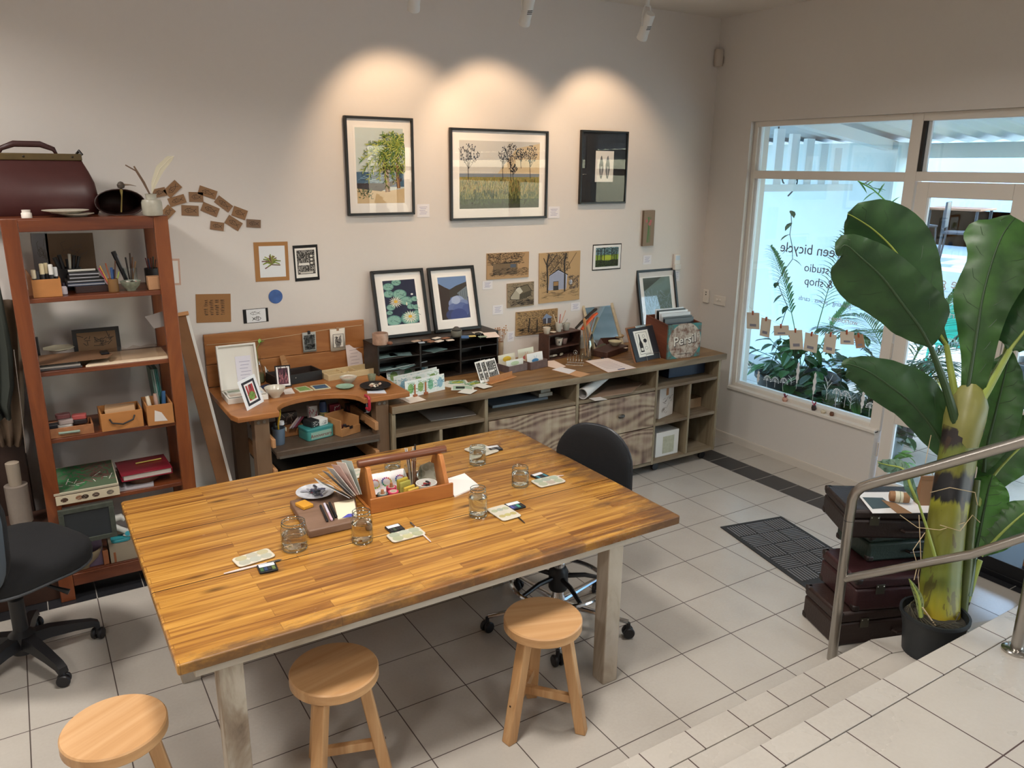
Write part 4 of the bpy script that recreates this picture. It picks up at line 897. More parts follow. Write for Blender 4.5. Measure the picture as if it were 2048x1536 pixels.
# café furniture
def cafe_chair(label, loc, rz, m, grp=None):
    t = thing('cafe_chair', label, 'chair', loc, rz, grp)
    ob('seat', G().box(-.21, .21, -.2, .2, .43, .46), m, t, bevel=.01)
    ob('backrest', G().box(-.2, .2, .18, .205, .5, .84), m, t, bevel=.01)
    for sx in (-1, 1):
        ob('leg', G().tube([(sx * .19, -.18, .43), (sx * .21, -.21, 0)], .013, 6), m, t)
        ob('leg', G().tube([(sx * .19, .19, .84), (sx * .19, .19, .43), (sx * .21, .23, 0)], .013, 6), m, t)
    return t
def cafe_table(label, loc, rz, m, mt, cross=True, h=.74):
    t = thing('cafe_table', label, 'table', loc, rz)
    ob('tabletop', G().box(-.35, .35, -.35, .35, h - .03, h), mt, t, bevel=.005)
    for sy in (-1, 1):
        if cross:
            ob('cross_leg', G().tube([(-.3, sy * .28, h - .03), (.3, sy * .28, 0)], .016, 6), m, t); ob('cross_leg', G().tube([(.3, sy * .28, h - .03), (-.3, sy * .28, 0)], .016, 6), m, t)
        else:
            for sx in (-1, 1): ob('leg', G().tube([(sx * .3, sy * .3, h - .03), (sx * .3, sy * .3, 0)], .02, 6), m, t)
    return t
M_tl, M_bk, M_gy = C('#35c9b8', .5), C('#22252b', .5), C('#8b97a6', .5)
cafe_chair('turquoise metal chair seen through the right side of the window', (3.6, 1.0, -.02), 1.9, M_tl)
cafe_table('grey folding table with crossed legs on the sunlit paving', (3.0, -.55, -.02), 1.57, M_gy, C('#a9a39b', .6))
cafe_chair('pale grey metal chair behind the folding table', (3.95, -.75, -.02), -1.5, M_gy)
for k, (x, y, r) in enumerate([(6.6, 2.75, .4), (6.8, 3.6, 2.2), (7.5, 2.4, -1.2), (7.5, 3.9, 1.0)]):
    cafe_chair('black café chair under the far roof', (x, y, .801), r, M_bk, 'black chairs of the café opposite')
cafe_table('brown café table among the black chairs', (7.25, 3.15, .801), .2, M_bk, C('#8b5f3f', .5), False)
cafe_table('second brown café table further right', (7.6, 1.2, .801), .1, M_bk, C('#8b5f3f', .5), False)
cafe_chair('single black chair near the right edge of the café', (6.4, .9, .801), .8, M_bk)
for x, y in ((5.8, 1.55), (5.8, -1.2)):
    one('pale_column', 'square pale column of the café opposite', 'column', G().box(-.14, .14, -.14, .14, -.02, 3.9), M_rw, (x, y, 0), group='columns of the café', smooth=0)
struct('trim_3', G().box(6.0, 13, -9, 9, -.02, .8), C('#b9bcbb', .8), smooth=0)
fb = thing('cafe_building', 'pale café building opposite with wide window openings', 'building', (9.6, 0, 0))
g = G()
for a, b_ in ((-9, -3.2), (-1.4, -1.0), (1.2, 1.6), (3.6, 9)): g.box(0, .2, a, b_, .8, 3.8)
g.box(0, .2, -9, 9, .8, 1.4); g.box(0, .2, -9, 9, 2.9, 3.8)
ob('wall', g, M_rw, fb, smooth=0)
ob('roof', G().box(-1.2, 2.2, -9, 9, 3.8, 3.95), C('#9aa3a8', .7), fb, smooth=0)
bush('row of green shrubs behind the café openings', (14.6, .5, 0), 3.2, 260, .5, .16, [GR[4], GR[2], GR[1]], None, cat='shrub', name='shrub')
# ---- on and near the window ------------------------------------------------------------------------
XS = .512
sp_ = [PX(u, v, XS) for u, v in ((1497, 612), (1508, 622), (1535, 637), (1562, 650), (1592, 660), (1625, 665), (1662, 664), (1698, 655), (1722, 655))]
one('window_string', 'thin string strung across the shop window holding small cards', 'string', G().tube(sp_, .001, 5), C('#d8cdbb', .8))
cards = [(1506, 624, 26, 34, -.12, 'leftmost card on the window string, tilted'), (1533, 636, 20, 38, .02, 'narrow card second from the left on the window string'), (1562, 650, 31, 21, -.2, 'wide card third from the left on the window string'), (1591, 659, 27, 40, -.2, 'tilted card fourth from the left on the window string'), (1624, 666, 27, 38, .0, 'upright card with a grey sketch in the middle of the window string'), (1662, 667, 24, 40, 0, 'plain upright card right of the middle on the window string'), (1694, 662, 28, 27, -.15, 'tilted card second from the right on the window string'), (1717, 668, 18, 28, -.3, 'small brownish card at the right end of the window string')]
for k, (u, v, w, h, rz, lb) in enumerate(cards):
    p = PX(u, v, XS - .004); s = (PX(u, v + 30, XS) - PX(u, v, XS)).length / 30; sy = (PX(u + 30, v, XS) - PX(u, v, XS)).length / 30
    cw, chh = w * sy, h * s
    t = thing('hanging_card', lb, 'card', p, 0, 'cards pegged to the window string', M=TR(p) @ RX(rz))
    ob('paper', G().box(-.0006, .0006, -cw / 2, cw / 2, -chh, -.004), C('#ded6c6', .8) if k < 7 else C('#b9977a', .8), t, smooth=0)
    g = G(); g.box(-.0012, -.0007, -cw * .25, cw * .25, -chh * .85, -chh * .7)
    ob('sketch', g, C('#8d8e9c', .8), t, smooth=0)
    ob('peg', G().box(-.006, .005, -.005, .005, -.022, .008), C('#a5522e', .6), t, bevel=.001)
def wfl(y, z, h, k):
    g = G(); x = JX + .0135
    def B(a, b_, w=.0012): g.tube([(x, a[0], a[1]), (x, (a[0] + b_[0]) / 2 + rnd(-.004, .004), (a[1] + b_[1]) / 2), (x, b_[0], b_[1])], w, 4, flat=.5)
    B((y, z), (y + rnd(-.01, .01), z + h * .65))
    if k == 0:
        for i in range(9): a = PI * i / 8; B((y, z + h * .6), (y + .03 * math.cos(a), z + h * .6 + .035 * math.sin(a))); g.box(x - .0008, x, y + .03 * math.cos(a) - .004, y + .03 * math.cos(a) + .004, z + h * .6 + .035 * math.sin(a) - .004, z + h * .6 + .035 * math.sin(a) + .004)
    elif k == 1:
        g.add([(x, y + .012 * math.cos(a) * (1 + .3 * math.sin(9 * a)), z + h * .6 + h * .4 * math.sin(a)) for a in [2 * PI * i / 40 for i in range(40)]], [tuple(range(40))])
    else:
        for i in range(5): B((y, z + h * (.2 + i * .1)), (y + (.03 if i % 2 else -.03), z + h * (.4 + i * .13)), .0016)
    ob('painted_flower', g, C('#e9eef0', .6), w1, smooth=0)
for i, (u, v, h, k) in enumerate([(1500, 745, .10, 2), (1515, 770, .11, 1), (1533, 775, .09, 0), (1549, 775, .07, 0), (1566, 782, .10, 0), (1582, 770, .08, 2), (1592, 778, .2, 1), (1625, 800, .2, 1), (1652, 800, .2, 2), (1670, 815, .16, 0), (1688, 815, .13, 0), (1700, 818, .14, 2), (1722, 826, .15, 1), (1738, 834, .1, 0)]):
    p = PX(u, v, JX + .0135); wfl(p.y, p.z, h, k)
for (u, v, r, h, m, lb, sp2) in [(1570, 797, .02, .03, '#c99a86', 'tiny pink pot with dark red petals on the window sill', '#7d1f3a'), (1628, 813, .017, .036, '#3a2e2c', 'tiny dark pot with a red sprig on the window sill', '#a0304a'), (1647, 818, .018, .022, '#cfc2a8', 'tiny cream pot on the window sill', None), (1664, 824, .015, .026, '#6b4630', 'tiny two tone brown pot at the right end of the sill', None)]:
    p = PX(u, v, .487); p.z = HZ0 + .012
    t = thing('miniature_pot', lb, 'pot', p)
    ob('body', G().lathe([(0, 0), (r * .7, 0), (r, h * .5), (r * .75, h), (r * .55, h), (r * .6, h * .7), (0, h * .6)], (0, 0, 0), 16, caps=False), C(m, .5), t)
    if sp2:
        g = G()
        for k in range(3): leaf(g, (0, 0, h * .8), (rnd(-.4, .4), rnd(-1, .8), 1), .045, .006, C(sp2, .5), -.1, 3)
        ob('petals', g, C(sp2, .5), t, smooth=0)
# ================================ PICTURES AND PAPERS ==========================================
class Art:
    """flat print: local x right 0..w, z up 0..h, facing -y; shapes are layered by hairs"""
    def __init__(s, w, h): s.g = G(); s.w = w; s.h = h; s.k = 0
    def P(s, pts, c, rough=.8):
        s.k += 1; y = -.00002 * s.k; s.g.poly([(min(1, max(0, x)) * s.w, y, min(1, max(0, z)) * s.h) for x, z in pts], C(c, rough)); return s
    def R(s, x0, z0, x1, z1, c): return s.P([(x0, z0), (x1, z0), (x1, z1), (x0, z1)], c)
    def E(s, cx, cz, rx, rz, c, n=16, a=0):
        ca, sa = math.cos(a), math.sin(a)
        return s.P([(cx + rx * math.cos(q) * ca - rz * math.sin(q) * sa, cz + rx * math.cos(q) * sa + rz * math.sin(q) * ca) for q in [2 * PI * i / n for i in range(n)]], c)
    def L(s, pts, wd, c):
        wd = wd * 1.5
        s.k += 1; y = -.00002 * s.k
        for i in range(len(pts) - 1):
            a = V((pts[i][0] * s.w, 0, pts[i][1] * s.h)); b = V((pts[i + 1][0] * s.w, 0, pts[i + 1][1] * s.h)); d = b - a
            if d.length < 1e-6: continue
            n = V((-d.z, 0, d.x)).normalized() * wd / 2; o = V((0, y, 0))
            s.g.poly([a - n + o, b - n + o, b + n + o, a + n + o], C(c, .8))
        return s
    def scr(s, x0, z0, x1, z1, n, l, wd, c, ang=None):
        for _ in range(n):
            x, z = rnd(x0, x1), rnd(z0, z1); a = rnd(0, PI) if ang is None else ang + rnd(-.3, .3); q = l * rnd(.5, 1.2)
            s.k -= 1 if s.k > 40 else 0
            s.L([(x, z), (min(.99, max(.01, x + q * math.cos(a))), min(.99, max(.01, z + q * math.sin(a))))], wd, c)
        return s
    def put(s, parent, M, name='print'): return ob(name, s.g, None, parent, M=M, smooth=0)
M_fr = C('#0f1012', .35)
M_pg = glass_pane('picture_glass', '#ffffff', .02)
def framed(label, M, w, h, fw, art, am, matc='#eeebe6', frm=M_fr, th=.022, glass=True, name='framed_picture', cat='picture', grp=None, inner=None):
    """am = margins (left,bottom,right,top) of the print inside the frame"""
    t = thing(name, label, cat, M=M, group=grp)
    g = G()
    g.prism([(0, 0), (w, 0), (w - fw, fw), (fw, fw)], 0, th).prism([(0, h), (fw, h - fw), (w - fw, h - fw), (w, h)], 0, th)
    g.prism([(0, 0), (fw, fw), (fw, h - fw), (0, h)], 0, th).prism([(w, 0), (w, h), (w - fw, h - fw), (w - fw, fw)], 0, th)
    F = RX(PI / 2)
    ob('frame', g, frm, t, M=F, bevel=.0015)
    ob('mat_board', G().box(fw * .8, w - fw * .8, -.008, -.003, fw * .8, h - fw * .8), C(matc, .85), t, smooth=0)
    a0, b0, a1, b1 = am
    if inner: ob('mat_window', G().box(a0 - .012, w - a1 + .012, -.0088, -.0082, b0 - .012, h - b1 + .012), C(inner, .8), t, smooth=0)
    A = Art(w - a0 - a1, h - b0 - b1); art(A); A.put(t, TR((a0, -.0092, b0)))
    if glass: ob('glass', G().box(fw * .9, w - fw * .9, -th * .75, -th * .75 + .0015, fw * .9, h - fw * .9), M_pg, t, smooth=0)
    return t
def onwall(px, th, y=None):
    """upright rectangle on the back wall from its four photo corners TL TR BR BL"""
    y = YW - th if y is None else y; P = [PY(u, v, y) for u, v in px]
    x0, x1 = (P[0].x + P[3].x) / 2, (P[1].x + P[2].x) / 2; z0, z1 = (P[2].z + P[3].z) / 2, (P[0].z + P[1].z) / 2
    rot = math.atan2(P[1].z - P[0].z + P[2].z - P[3].z, 2 * (x1 - x0)) * 1.0
    return x0, x1, z0, z1, rot
def palm_art(A):
    A.R(0, 0, 1, 1, '#c6d2cf').R(0, .22, 1, .42, '#45657f')
    for k in range(26): A.L([(rnd(0, .7), rnd(.24, .4))] * 1 + [(rnd(.1, .9), rnd(.24, .4))], .0016, random.choice(['#6d8fa3', '#2f4a62', '#8fb0bd']))
    A.P([(.35, .42), (.6, .50), (1, .53), (1, .4)], '#6e6a44').P([(0, 0), (1, 0), (1, .2), (.6, .16), (0, .24)], '#cdb48a').P([(0, .2), (.5, .16), (.95, .3), (.95, .34), (.6, .27), (0, .27)], '#3b3336')
    A.scr(.02, .06, .3, .17, 60, .05, .002, '#3c5a34')
    for (x0, z0, x1, z1, w) in ((.64, .15, .56, .70, .020), (.88, .2, .86, .78, .014)): A.L([(x0, z0), (x0 - .02, .4), (x1, z1)], w, '#7b5538').L([(x0 - .004, z0), (x0 - .03, .4), (x1 - .01, z1)], w * .3, '#b08a5c')
    for cx, cz in ((.56, .70), (.86, .8)):
        for k in range(15):
            a = 2 * PI * k / 15 + .2; l = rnd(.36, .54); pr = []
            for i in range(9): q = i / 8; pr.append((cx + l * q * math.cos(a) * .9, cz + l * .62 * q * math.sin(a) - .13 * q * q))
            pr = [(min(.995, max(.005, x)), min(.995, max(.02, z))) for x, z in pr]
            A.L(pr, .003, '#8c9a3e')
            for x, z in pr[1:]:
                for s_ in (-1, 1):
                    for r in (0, 1): b_ = a + s_ * rnd(.5, 1.0); l_ = rnd(.05, .10); A.L([(x, z), (min(.995, max(.005, x + l_ * math.cos(b_))), min(.99, max(.02, z + l_ * .62 * math.sin(b_) - .012)))], .002, random.choice(['#3f6a2c', '#5d8436', '#a4b24a', '#2c4a24', '#c8cc6a']))
def land_art(A):
    A.R(0, 0, 1, 1, '#c9c6bd').P([(.45, .5), (1, .5), (1, .98), (.7, .9)], '#cdb994').R(0, .45, 1, .52, '#7d8791').R(0, 0, 1, .47, '#8a8446').R(0, 0, 1, .14, '#3c3f2c')
    A.scr(0, .05, 1, .22, 420, .06, .0022, '#4d5a2c', PI / 2).scr(0, .2, 1, .42, 420, .06, .002, '#b39a5a', PI / 2).scr(0, .12, 1, .40, 300, .06, .002, '#5d6a34', PI / 2)
    for x, zb, h, r in ((.11, .40, .55, .13), (.53, .42, .50, .06), (.63, .42, .55, .09), (.88, .45, .5, .09), (.66, .42, .25, .05), (.76, .6, .3, .07)):
        A.L([(x, zb), (x - .01, zb + h * .5), (x + .01, zb + h * .7)], .0026, '#2b2a2e')
        for k in range(7): A.L([(x, zb + h * .35), (x + rnd(-r, r), zb + h * rnd(.6, .95))], .0012, '#2b2a2e')
        for k in range(int(900 * r)):
            a, q = rnd(0, 2 * PI), rnd(0, 1) ** .5; A.E(min(.98, max(.02, x + r * q * math.cos(a))), min(.97, zb + h * .74 + h * .26 * q * math.sin(a)), .006, .011, random.choice(['#2c2c34', '#45434c', '#3a3f3c']), 5); A.k = 40
def birds_art(A):
    A.R(0, 0, 1, 1, '#dcdad4')
    for cx in (.33, .68):
        A.P([(cx - .05, .12), (cx + .03, .1), (cx + .12, .4), (cx + .10, .6), (cx + .03, .8), (cx, .86), (cx - .05, .8), (cx - .12, .55), (cx - .11, .35)], '#5c6164').P([(cx - .03, .2), (cx + .02, .2), (cx + .05, .5), (cx - .05, .5)], '#a3a6a6')
def lily_art(A):
    A.R(0, 0, 1, 1, '#1f2540')
    for cx, cz, r in ((.16, .86, .17), (.42, .95, .15), (.14, .70, .16), (.48, .68, .22), (.16, .4, .14), (.66, .52, .2), (.93, .55, .12), (.78, .38, .12), (.96, .36, .12), (.2, .1, .24), (.72, .12, .3), (.95, .22, .14), (.1, .28, .1)):
        A.E(cx, cz, r, r * .5, '#5d8f87').E(cx, cz, r * .86, r * .42, '#86b3a4').scr(cx - r * .6, cz - r * .25, cx + r * .6, cz + r * .25, 9, r * .4, .0012, '#3d6f6d'); A.L([(cx, cz), (cx + r * .8, cz - r * .3)], .0015, '#29424a')
    for cx, cz, r in ((.33, .51, .22), (.72, .15, .25)):
        for k in range(17): a = 2 * PI * k / 17; A.P([(cx, cz), (cx + r * .6 * math.cos(a - .12), cz + r * .36 * math.sin(a - .12)), (cx + r * math.cos(a), cz + r * .62 * math.sin(a)), (cx + r * .6 * math.cos(a + .12), cz + r * .36 * math.sin(a + .12))], '#f3f0e2' if k % 2 else '#dcd7c0')
        A.E(cx, cz + .01, .06, .035, '#e3b443')
    A.E(.66, .45, .02, .04, '#e9e2c8').E(.86, .66, .04, .02, '#e9e6e4')
def cloud_art(A):
    A.R(0, 0, 1, 1, '#5c79a8').P([(0, .8), (.3, .7), (.45, .72), (1, .85), (1, 1), (0, 1)], '#6f8bb5')
    A.P([(0, 0), (0, .86), (.22, .76), (.38, .70), (.36, .35), (.3, 0)], '#3a302c').P([(.38, .70), (.62, .78), (1, .86), (1, .5), (.6, .55), (.36, .5)], '#3e3a34').P([(.62, .6), (1, .76), (1, .4), (.8, .45)], '#76828a')
    for k in range(5): A.L([(.68 + k * .07, .6 + k * .03), (.68 + k * .07, .46)], .002, '#55606a')
    A.P([(.3, 0), (.3, .3), (1, .3), (1, 0)], '#3d4a78')
    for cx, cz, r, c in ((.5, .36, .22, '#8393b8'), (.62, .40, .24, '#93a3c6'), (.8, .3, .24, '#7a8ab4'), (.45, .25, .2, '#6474a2'), (.7, .2, .3, '#5a6a9c'), (.55, .44, .16, '#a8b6d2'), (.92, .22, .18, '#4d5c90'), (.35, .1, .2, '#3c4670'), (.6, .06, .3, '#3f4d84')): A.E(cx, cz, r, r * .6, c)
    A.R(.97, 0, 1, .5, '#3b4468')
def hatch_trees(A, c='#26221f', n=500): A.scr(.02, .5, .98, .97, n, .05, .0011, c)
def barn1(A):
    A.R(0, 0, 1, 1, '#b08f68'); A.scr(.02, .55, .85, .97, 420, .06, .0012, '#2a2622'); A.P([(.1, .58), (.75, .66), (.78, .62), (.12, .53)], '#3a332c').R(.14, .16, .72, .58, '#8a7458')
    for k in range(30): A.L([(.15 + k * .019, .16), (.15 + k * .019, .57)], .0011, '#2d2822')
    A.R(.55, .42, .68, .55, '#55606e').scr(.05, .1, .95, .4, 160, .06, .0011, '#2a2622', 0)
def barn2(A):
    A.R(0, 0, 1, 1, '#8f8068'); A.scr(.02, .1, .98, .95, 160, .1, .0011, '#3a342c')
    A.P([(.1, .42), (.35, .8), (.75, .9), (.92, .6), (.5, .48)], '#6f6652').P([(.12, .42), (.3, .72), (.48, .5), (.45, .3), (.15, .34)], '#a8a290').P([(.3, .72), (.45, .85), (.58, .62), (.46, .52)], '#c6c2b2').P([(.46, .52), (.9, .66), (.88, .45), (.45, .3)], '#5a5342')
    for k in range(16): A.L([(.47 + k * .027, .52 + k * .008), (.46 + k * .026, .32 + k * .008)], .0012, '#25221d')
    A.L([(.1, .42), (.35, .8), (.75, .9), (.92, .6)], .0025, '#25221d').L([(.1, .42), (.12, .33), (.46, .28), (.9, .45)], .0025, '#25221d').scr(.05, .05, .95, .25, 60, .2, .0012, '#2a2622', .2)
def barn3(A):
    A.R(0, 0, 1, 1, '#b89a70'); A.scr(.2, .6, .7, .98, 420, .05, .0012, '#3a3836'); A.scr(.02, .3, .2, .6, 90, .05, .0011, '#4a463c')
    A.P([(.22, .25), (.25, .54), (.46, .64), (.68, .53), (.66, .25)], '#aeb6cc')
    for k in range(22): A.L([(.24 + k * .019, .26), (.24 + k * .019, .52 + .1 * (1 - abs(k - 11) / 11))], .0011, '#4a5570')
    A.L([(.23, .54), (.46, .65), (.7, .53)], .004, '#2a2c33').R(.34, .24, .47, .42, '#3a3836').R(.35, .33, .46, .41, '#9c7a50')
    for x in (.2, .62): A.L([(x, .2), (x, .5), (x - .02, .8), (x + .03, .97)], .008, '#35312d')
    A.L([(.2, .7), (.1, .9)], .004, '#35312d').L([(.2, .72), (.4, .94)], .004, '#35312d').L([(.25, .58), (.6, .9)], .003, '#35312d').L([(.62, .6), (.9, .97)], .002, '#35312d')
    A.L([(.7, .8), (.75, .66), (.62, .67)], .002, '#35312d').E(.77, .38, .04, .05, '#c3c9d6').scr(.72, .22, .96, .5, 150, .05, .0011, '#4a4e58').scr(.05, .08, .95, .22, 40, .15, .0011, '#6a5a44', .1)
def barn4(A):
    A.R(0, 0, 1, 1, '#a8895f'); A.scr(.02, .2, .98, .98, 700, .035, .0013, '#2c2824'); A.scr(.02, .03, .98, .3, 200, .08, .0013, '#2c2824', .1)
    A.P([(.62, .6), (.72, .82), (.86, .66), (.84, .6)], '#7f93b0').R(.64, .4, .84, .62, '#4a4a55').R(.72, .4, .75, .62, '#aeb9c9').L([(.3, .1), (.32, .7)], .006, '#2c2824').L([(.5, .1), (.5, .6)], .006, '#2c2824')
def green_art(A):
    A.R(0, 0, 1, 1, '#7fa6b0').R(0, .3, 1, .62, '#7d9a3a').R(0, 0, 1, .35, '#2a3422').E(.5, .45, .3, .14, '#a8b83c'); A.scr(0, .6, 1, 1, 260, .07, .0014, '#26301f')
    for x in (.08, .22, .27, .38, .7, .76, .84, .92): A.L([(x, .08), (x + rnd(-.02, .02), .95)], .004, '#26221f')
    A.scr(0, .02, 1, .35, 160, .06, .0012, '#4a5a30')
def bw_art(A):
    A.R(0, 0, 1, 1, '#e8e6e0').R(.08, .12, .92, .93, '#2b2a28'); A.scr(.1, .14, .9, .92, 520, .05, A.w * .005, '#e2dfd8'); A.R(.15, .42, .65, .5, '#e2dfd8').R(.2, .14, .8, .2, '#c6c3ba').R(.66, .4, .86, .8, '#3a3836')
    for k in range(3): A.R(.7, .45 + k * .12, .82, .52 + k * .12, '#d8d5cc')
def broma(A):
    A.R(0, 0, 1, 1, '#dfe3e6')
    for k in range(24):
        a = PI * (k + .5) / 24; l = rnd(.22, .36); c = random.choice(['#7f8f3a', '#9aa04a', '#6a7a34', '#6d4a48'])
        A.L([(.45, .42), (.45 + l * .5 * math.cos(a), .42 + l * .55 * math.sin(a) + .04), (.45 + l * 1.1 * math.cos(a), .40 + l * math.sin(a))], .004, c)
    A.L([(.48, .42), (.2, .28)], .004, '#6d4a48').L([(.48, .4), (.8, .38)], .004, '#6d5a48').L([(.45, .42), (.3, .34)], .003, '#7f8f3a')
def fish(A, cx, cz, l, h, c='#2a221d', f=1, w=.0009):
    o = [(cx - l * f, cz), (cx - l * .5 * f, cz + h), (cx + l * .3 * f, cz + h * .5), (cx + l * .7 * f, cz), (cx + l * .3 * f, cz - h * .6), (cx - l * .5 * f, cz - h), (cx - l * f, cz)]
    A.L(o, w, c).L([(cx + l * .6 * f, cz), (cx + l * f, cz + h * .9)], w, c).L([(cx + l * .6 * f, cz), (cx + l * f, cz - h * .9)], w, c).L([(cx - l * .45 * f, cz + h * .8), (cx - l * .35 * f, cz - h * .8)], w, c).L([(cx - l * .2 * f, cz + h * 1.0), (cx + .1 * l * f, cz + h * 1.3)], w, c)
# hung pictures
def hang(label, px, fw, art, am, **k):
    x0, x1, z0, z1, r = onwall(px, .026); return framed(label, TR((x0, YW - .002, z0)), x1 - x0, z1 - z0, fw, art, am, **k)
hang('black framed picture of a palm leaning over a beach, left of the three hung high', [(691, 230), (829, 237), (829, 431), (695, 430)], .014, palm_art, (.062, .068, .062, .06), inner='#f2efe9')
hang('wide black framed landscape of thin trees over grass, middle of the three hung high', [(902, 254), (1099, 263), (1094, 438), (902, 440)], .014, land_art, (.065, .07, .06, .07), inner='#f2efe9')
hang('black framed print with black mount and two small grey birds, near the corner', [(1166, 259), (1261, 264), (1250, 408), (1159, 407)], .012, birds_art, (.13, .145, .115, .13), matc='#16181d', inner='#0b0c10')
# pictures leaning on the pigeonhole unit
CZ1 = 1.03
def leanM(blx, brx, z, yb, top_v, yt=YW - .012):
    a, b_ = PY(blx[0], blx[1], yb), PY(brx[0], brx[1], yb); zt = PY(top_v[0], top_v[1], yt).z
    z0 = z; w = b_.x - a.x; h = math.hypot(zt - z0, yt - yb); return TR((a.x, yb, z0)) @ RX(-math.atan2(yt - yb, zt - z0)), w, h
M_, w_, h_ = leanM((757, 684), (860, 674), CZ1 + .001, 1.25, (790, 540))
framed('black framed water lily picture leaning on the wall, left of the leaning pair', M_, w_, h_, .018, lily_art, (.068, .075, .062, .062), inner='#f5f2ec')
M_, w_, h_ = leanM((869, 675), (960, 666), CZ1 + .001, 1.25, (897, 534))
framed('black framed picture of a cloud behind a dark roof, right of the leaning pair', M_, w_, h_, .018, cloud_art, (.062, .075, .062, .062), inner='#f5f2ec')
def reflection_art(A): A.R(0, 0, 1, 1, '#6d7f78').P([(0, .75), (.7, 1), (0, 1)], '#4a5048').scr(0, .1, 1, .7, 120, .15, .0015, '#8fa3b0')  # window reflection painted in place of a picture
M_, w_, h_ = leanM((1285, 667), (1361, 657), SZ + .14, 1.26, (1297, 540))
framed('black framed picture painted with a window reflection leaning in the corner behind the crate', TR((0, 0, -.139)) @ M_, w_, h_ + .139, .018, reflection_art, (.06, .08, .055, .06))
# sheets pinned to the wall
def pinned(name, label, cat, px, art, th=.002, col=None, grp=None, base='#b08f68'):
    x0, x1, z0, z1, r = onwall(px, th); w, h = x1 - x0, z1 - z0
    t = thing(name, label, cat, M=TR((x0, YW - .0008, z0)) @ RY(-r * .6), group=grp)
    ob('sheet', G().box(0, w, -th, 0, 0, h), C(base, .85, bump=.3, bs=60), t, smooth=0)
    A = Art(w, h); A.k = 1; art(A); A.put(t, TR((0, -th - .0002, 0)), 'drawing'); return t
pinned('kraft_drawing', 'ink drawing of a timber hut on cardboard, upper left of the cardboard group', 'drawing', [(973, 507), (1058, 503), (1057, 554), (974, 559)], barn1, .006)
pinned('kraft_drawing', 'small ink drawing of an old barn on cardboard below the hut drawing', 'drawing', [(1014, 568), (1069, 563), (1067, 610), (1015, 617)], barn2, .006)
pinned('kraft_drawing', 'tall ink drawing of a pale shed and bare tree on cardboard', 'drawing', [(1077, 508), (1161, 501), (1159, 599), (1080, 608)], barn3, .006)
pinned('kraft_drawing', 'wide ink drawing of a small hut in dense trees, lowest on the wall', 'drawing', [(1031, 625), (1116, 616), (1114, 663), (1032, 672)], barn4, .006)
def gp(A): A.R(.02, .04, .98, .96, '#e4e4e2'); B = Art(A.w * .8, A.h * .74); green_art(B); A.g.add([(v.x + A.w * .1, v.y - .0006, v.z + A.h * .13) for v in B.g.v], B.g.f, None); n = len(B.g.f); b0 = len(A.g.mi) - n; ms = [A.g._m(m) for m in B.g.mats]; A.g.mi[b0:] = [ms[i] for i in B.g.mi]
pinned('mounted_print', 'small green woodland print on black card pinned high near the corner', 'print', [(1184, 489), (1243, 487), (1241, 537), (1186, 542)], gp, base='#1a1b1d')
def sub(A, fn, x, z, w, h):
    B = Art(A.w * w, A.h * h); fn(B); b0 = len(A.g.mi); A.g.add([(v.x + A.w * x, v.y - .0006, v.z + A.h * z) for v in B.g.v], B.g.f, None); ms = [A.g._m(m) for m in B.g.mats]; A.g.mi[b0:] = [ms[i] for i in B.g.mi]
def brp(A): sub(A, broma, .14, .1, .76, .8)
pinned('mounted_print', 'watercolour of a spiky green plant on a brown backing sheet', 'print', [(505, 484), (575, 483), (578, 560), (512, 563)], brp, base='#a67848')
def bwp(A): sub(A, bw_art, .06, .09, .86, .83)
pinned('mounted_print', 'black and white woodcut print on black card right of the plant watercolour', 'print', [(585, 492), (635, 489), (640, 559), (592, 564)], bwp, base='#17181a')
def shoal(A):
    for r in range(9):
        for c in range(4):
            if random.random() < .9: A.E(.27 + c * .16 + rnd(-.02, .02), .28 + r * .062, rnd(.035, .06), rnd(.01, .018), '#3a2c20', 8); A.L([(.30 + c * .16, .28 + r * .062), (.335 + c * .16, .29 + r * .062)], .0015, '#3a2c20')
pinned('fish_sheet', 'square brown sheet printed with a shoal of tiny fish', 'print', [(389, 585), (461, 587), (459, 643), (391, 643)], shoal, base='#9c7146')
def twof(A): A.R(.13, .03, .9, .97, '#e4e6e8'); fish(A, .48, .68, .2, .1, w=.0012); fish(A, .52, .28, .18, .14, f=-1, w=.0016); A.scr(.4, .2, .6, .36, 16, .06, .0012, '#2a221d')
pinned('fish_print', 'white card with two black fish between black strips', 'print', [(485, 620), (535, 615), (538, 643), (488, 647)], twof, base='#141416')
p = PY(551, 593, YW)
g = G().lathe([(0, -.0), (.0385, 0), (.0385, .003), (0, .003)], (0, 0, 0), 40, caps=False)
one('blue_disc', 'round blue painted disc on the wall like a small planet', 'disc', g, C('#3f62a0', .6, var=.55, bs=22), M=TR((p.x, YW - .0005, p.z)) @ RX(PI / 2))
def fcard(A): fish(A, .52, .5, .34, .22, w=.0011); A.L([(.3, .5), (.6, .45)], .0009, '#2a221d')
FC = [(345, 378, 34, 20, 42), (319, 385, 26, 18, 12), (354, 401, 34, 18, 16), (392, 394, 28, 20, -2), (415, 385, 36, 18, -20), (380, 421, 34, 21, -4), (420, 419, 34, 19, -25), (447, 408, 34, 17, -40), (479, 426, 28, 20, -22), (434, 452, 27, 17, -10), (467, 446, 31, 19, -35), (507, 447, 28, 16, -5), (336, 424, 24, 20, 45)]
FL = ['tilted up behind the feather', 'mostly hidden behind the stoneware ink bottle', 'below the feather, tipped slightly up', 'level, above the level grey one', 'high in the swarm, tipped down to the right', 'level, second row of the swarm', 'in the middle of the swarm, tipped down right', 'steeply tipped, right of the highest one', 'tipped, right side of the swarm', 'lowest of the swarm, small', 'steeply tipped in the lower right', 'level, at the right end of the swarm', 'half hidden behind the bookshelf top corner']
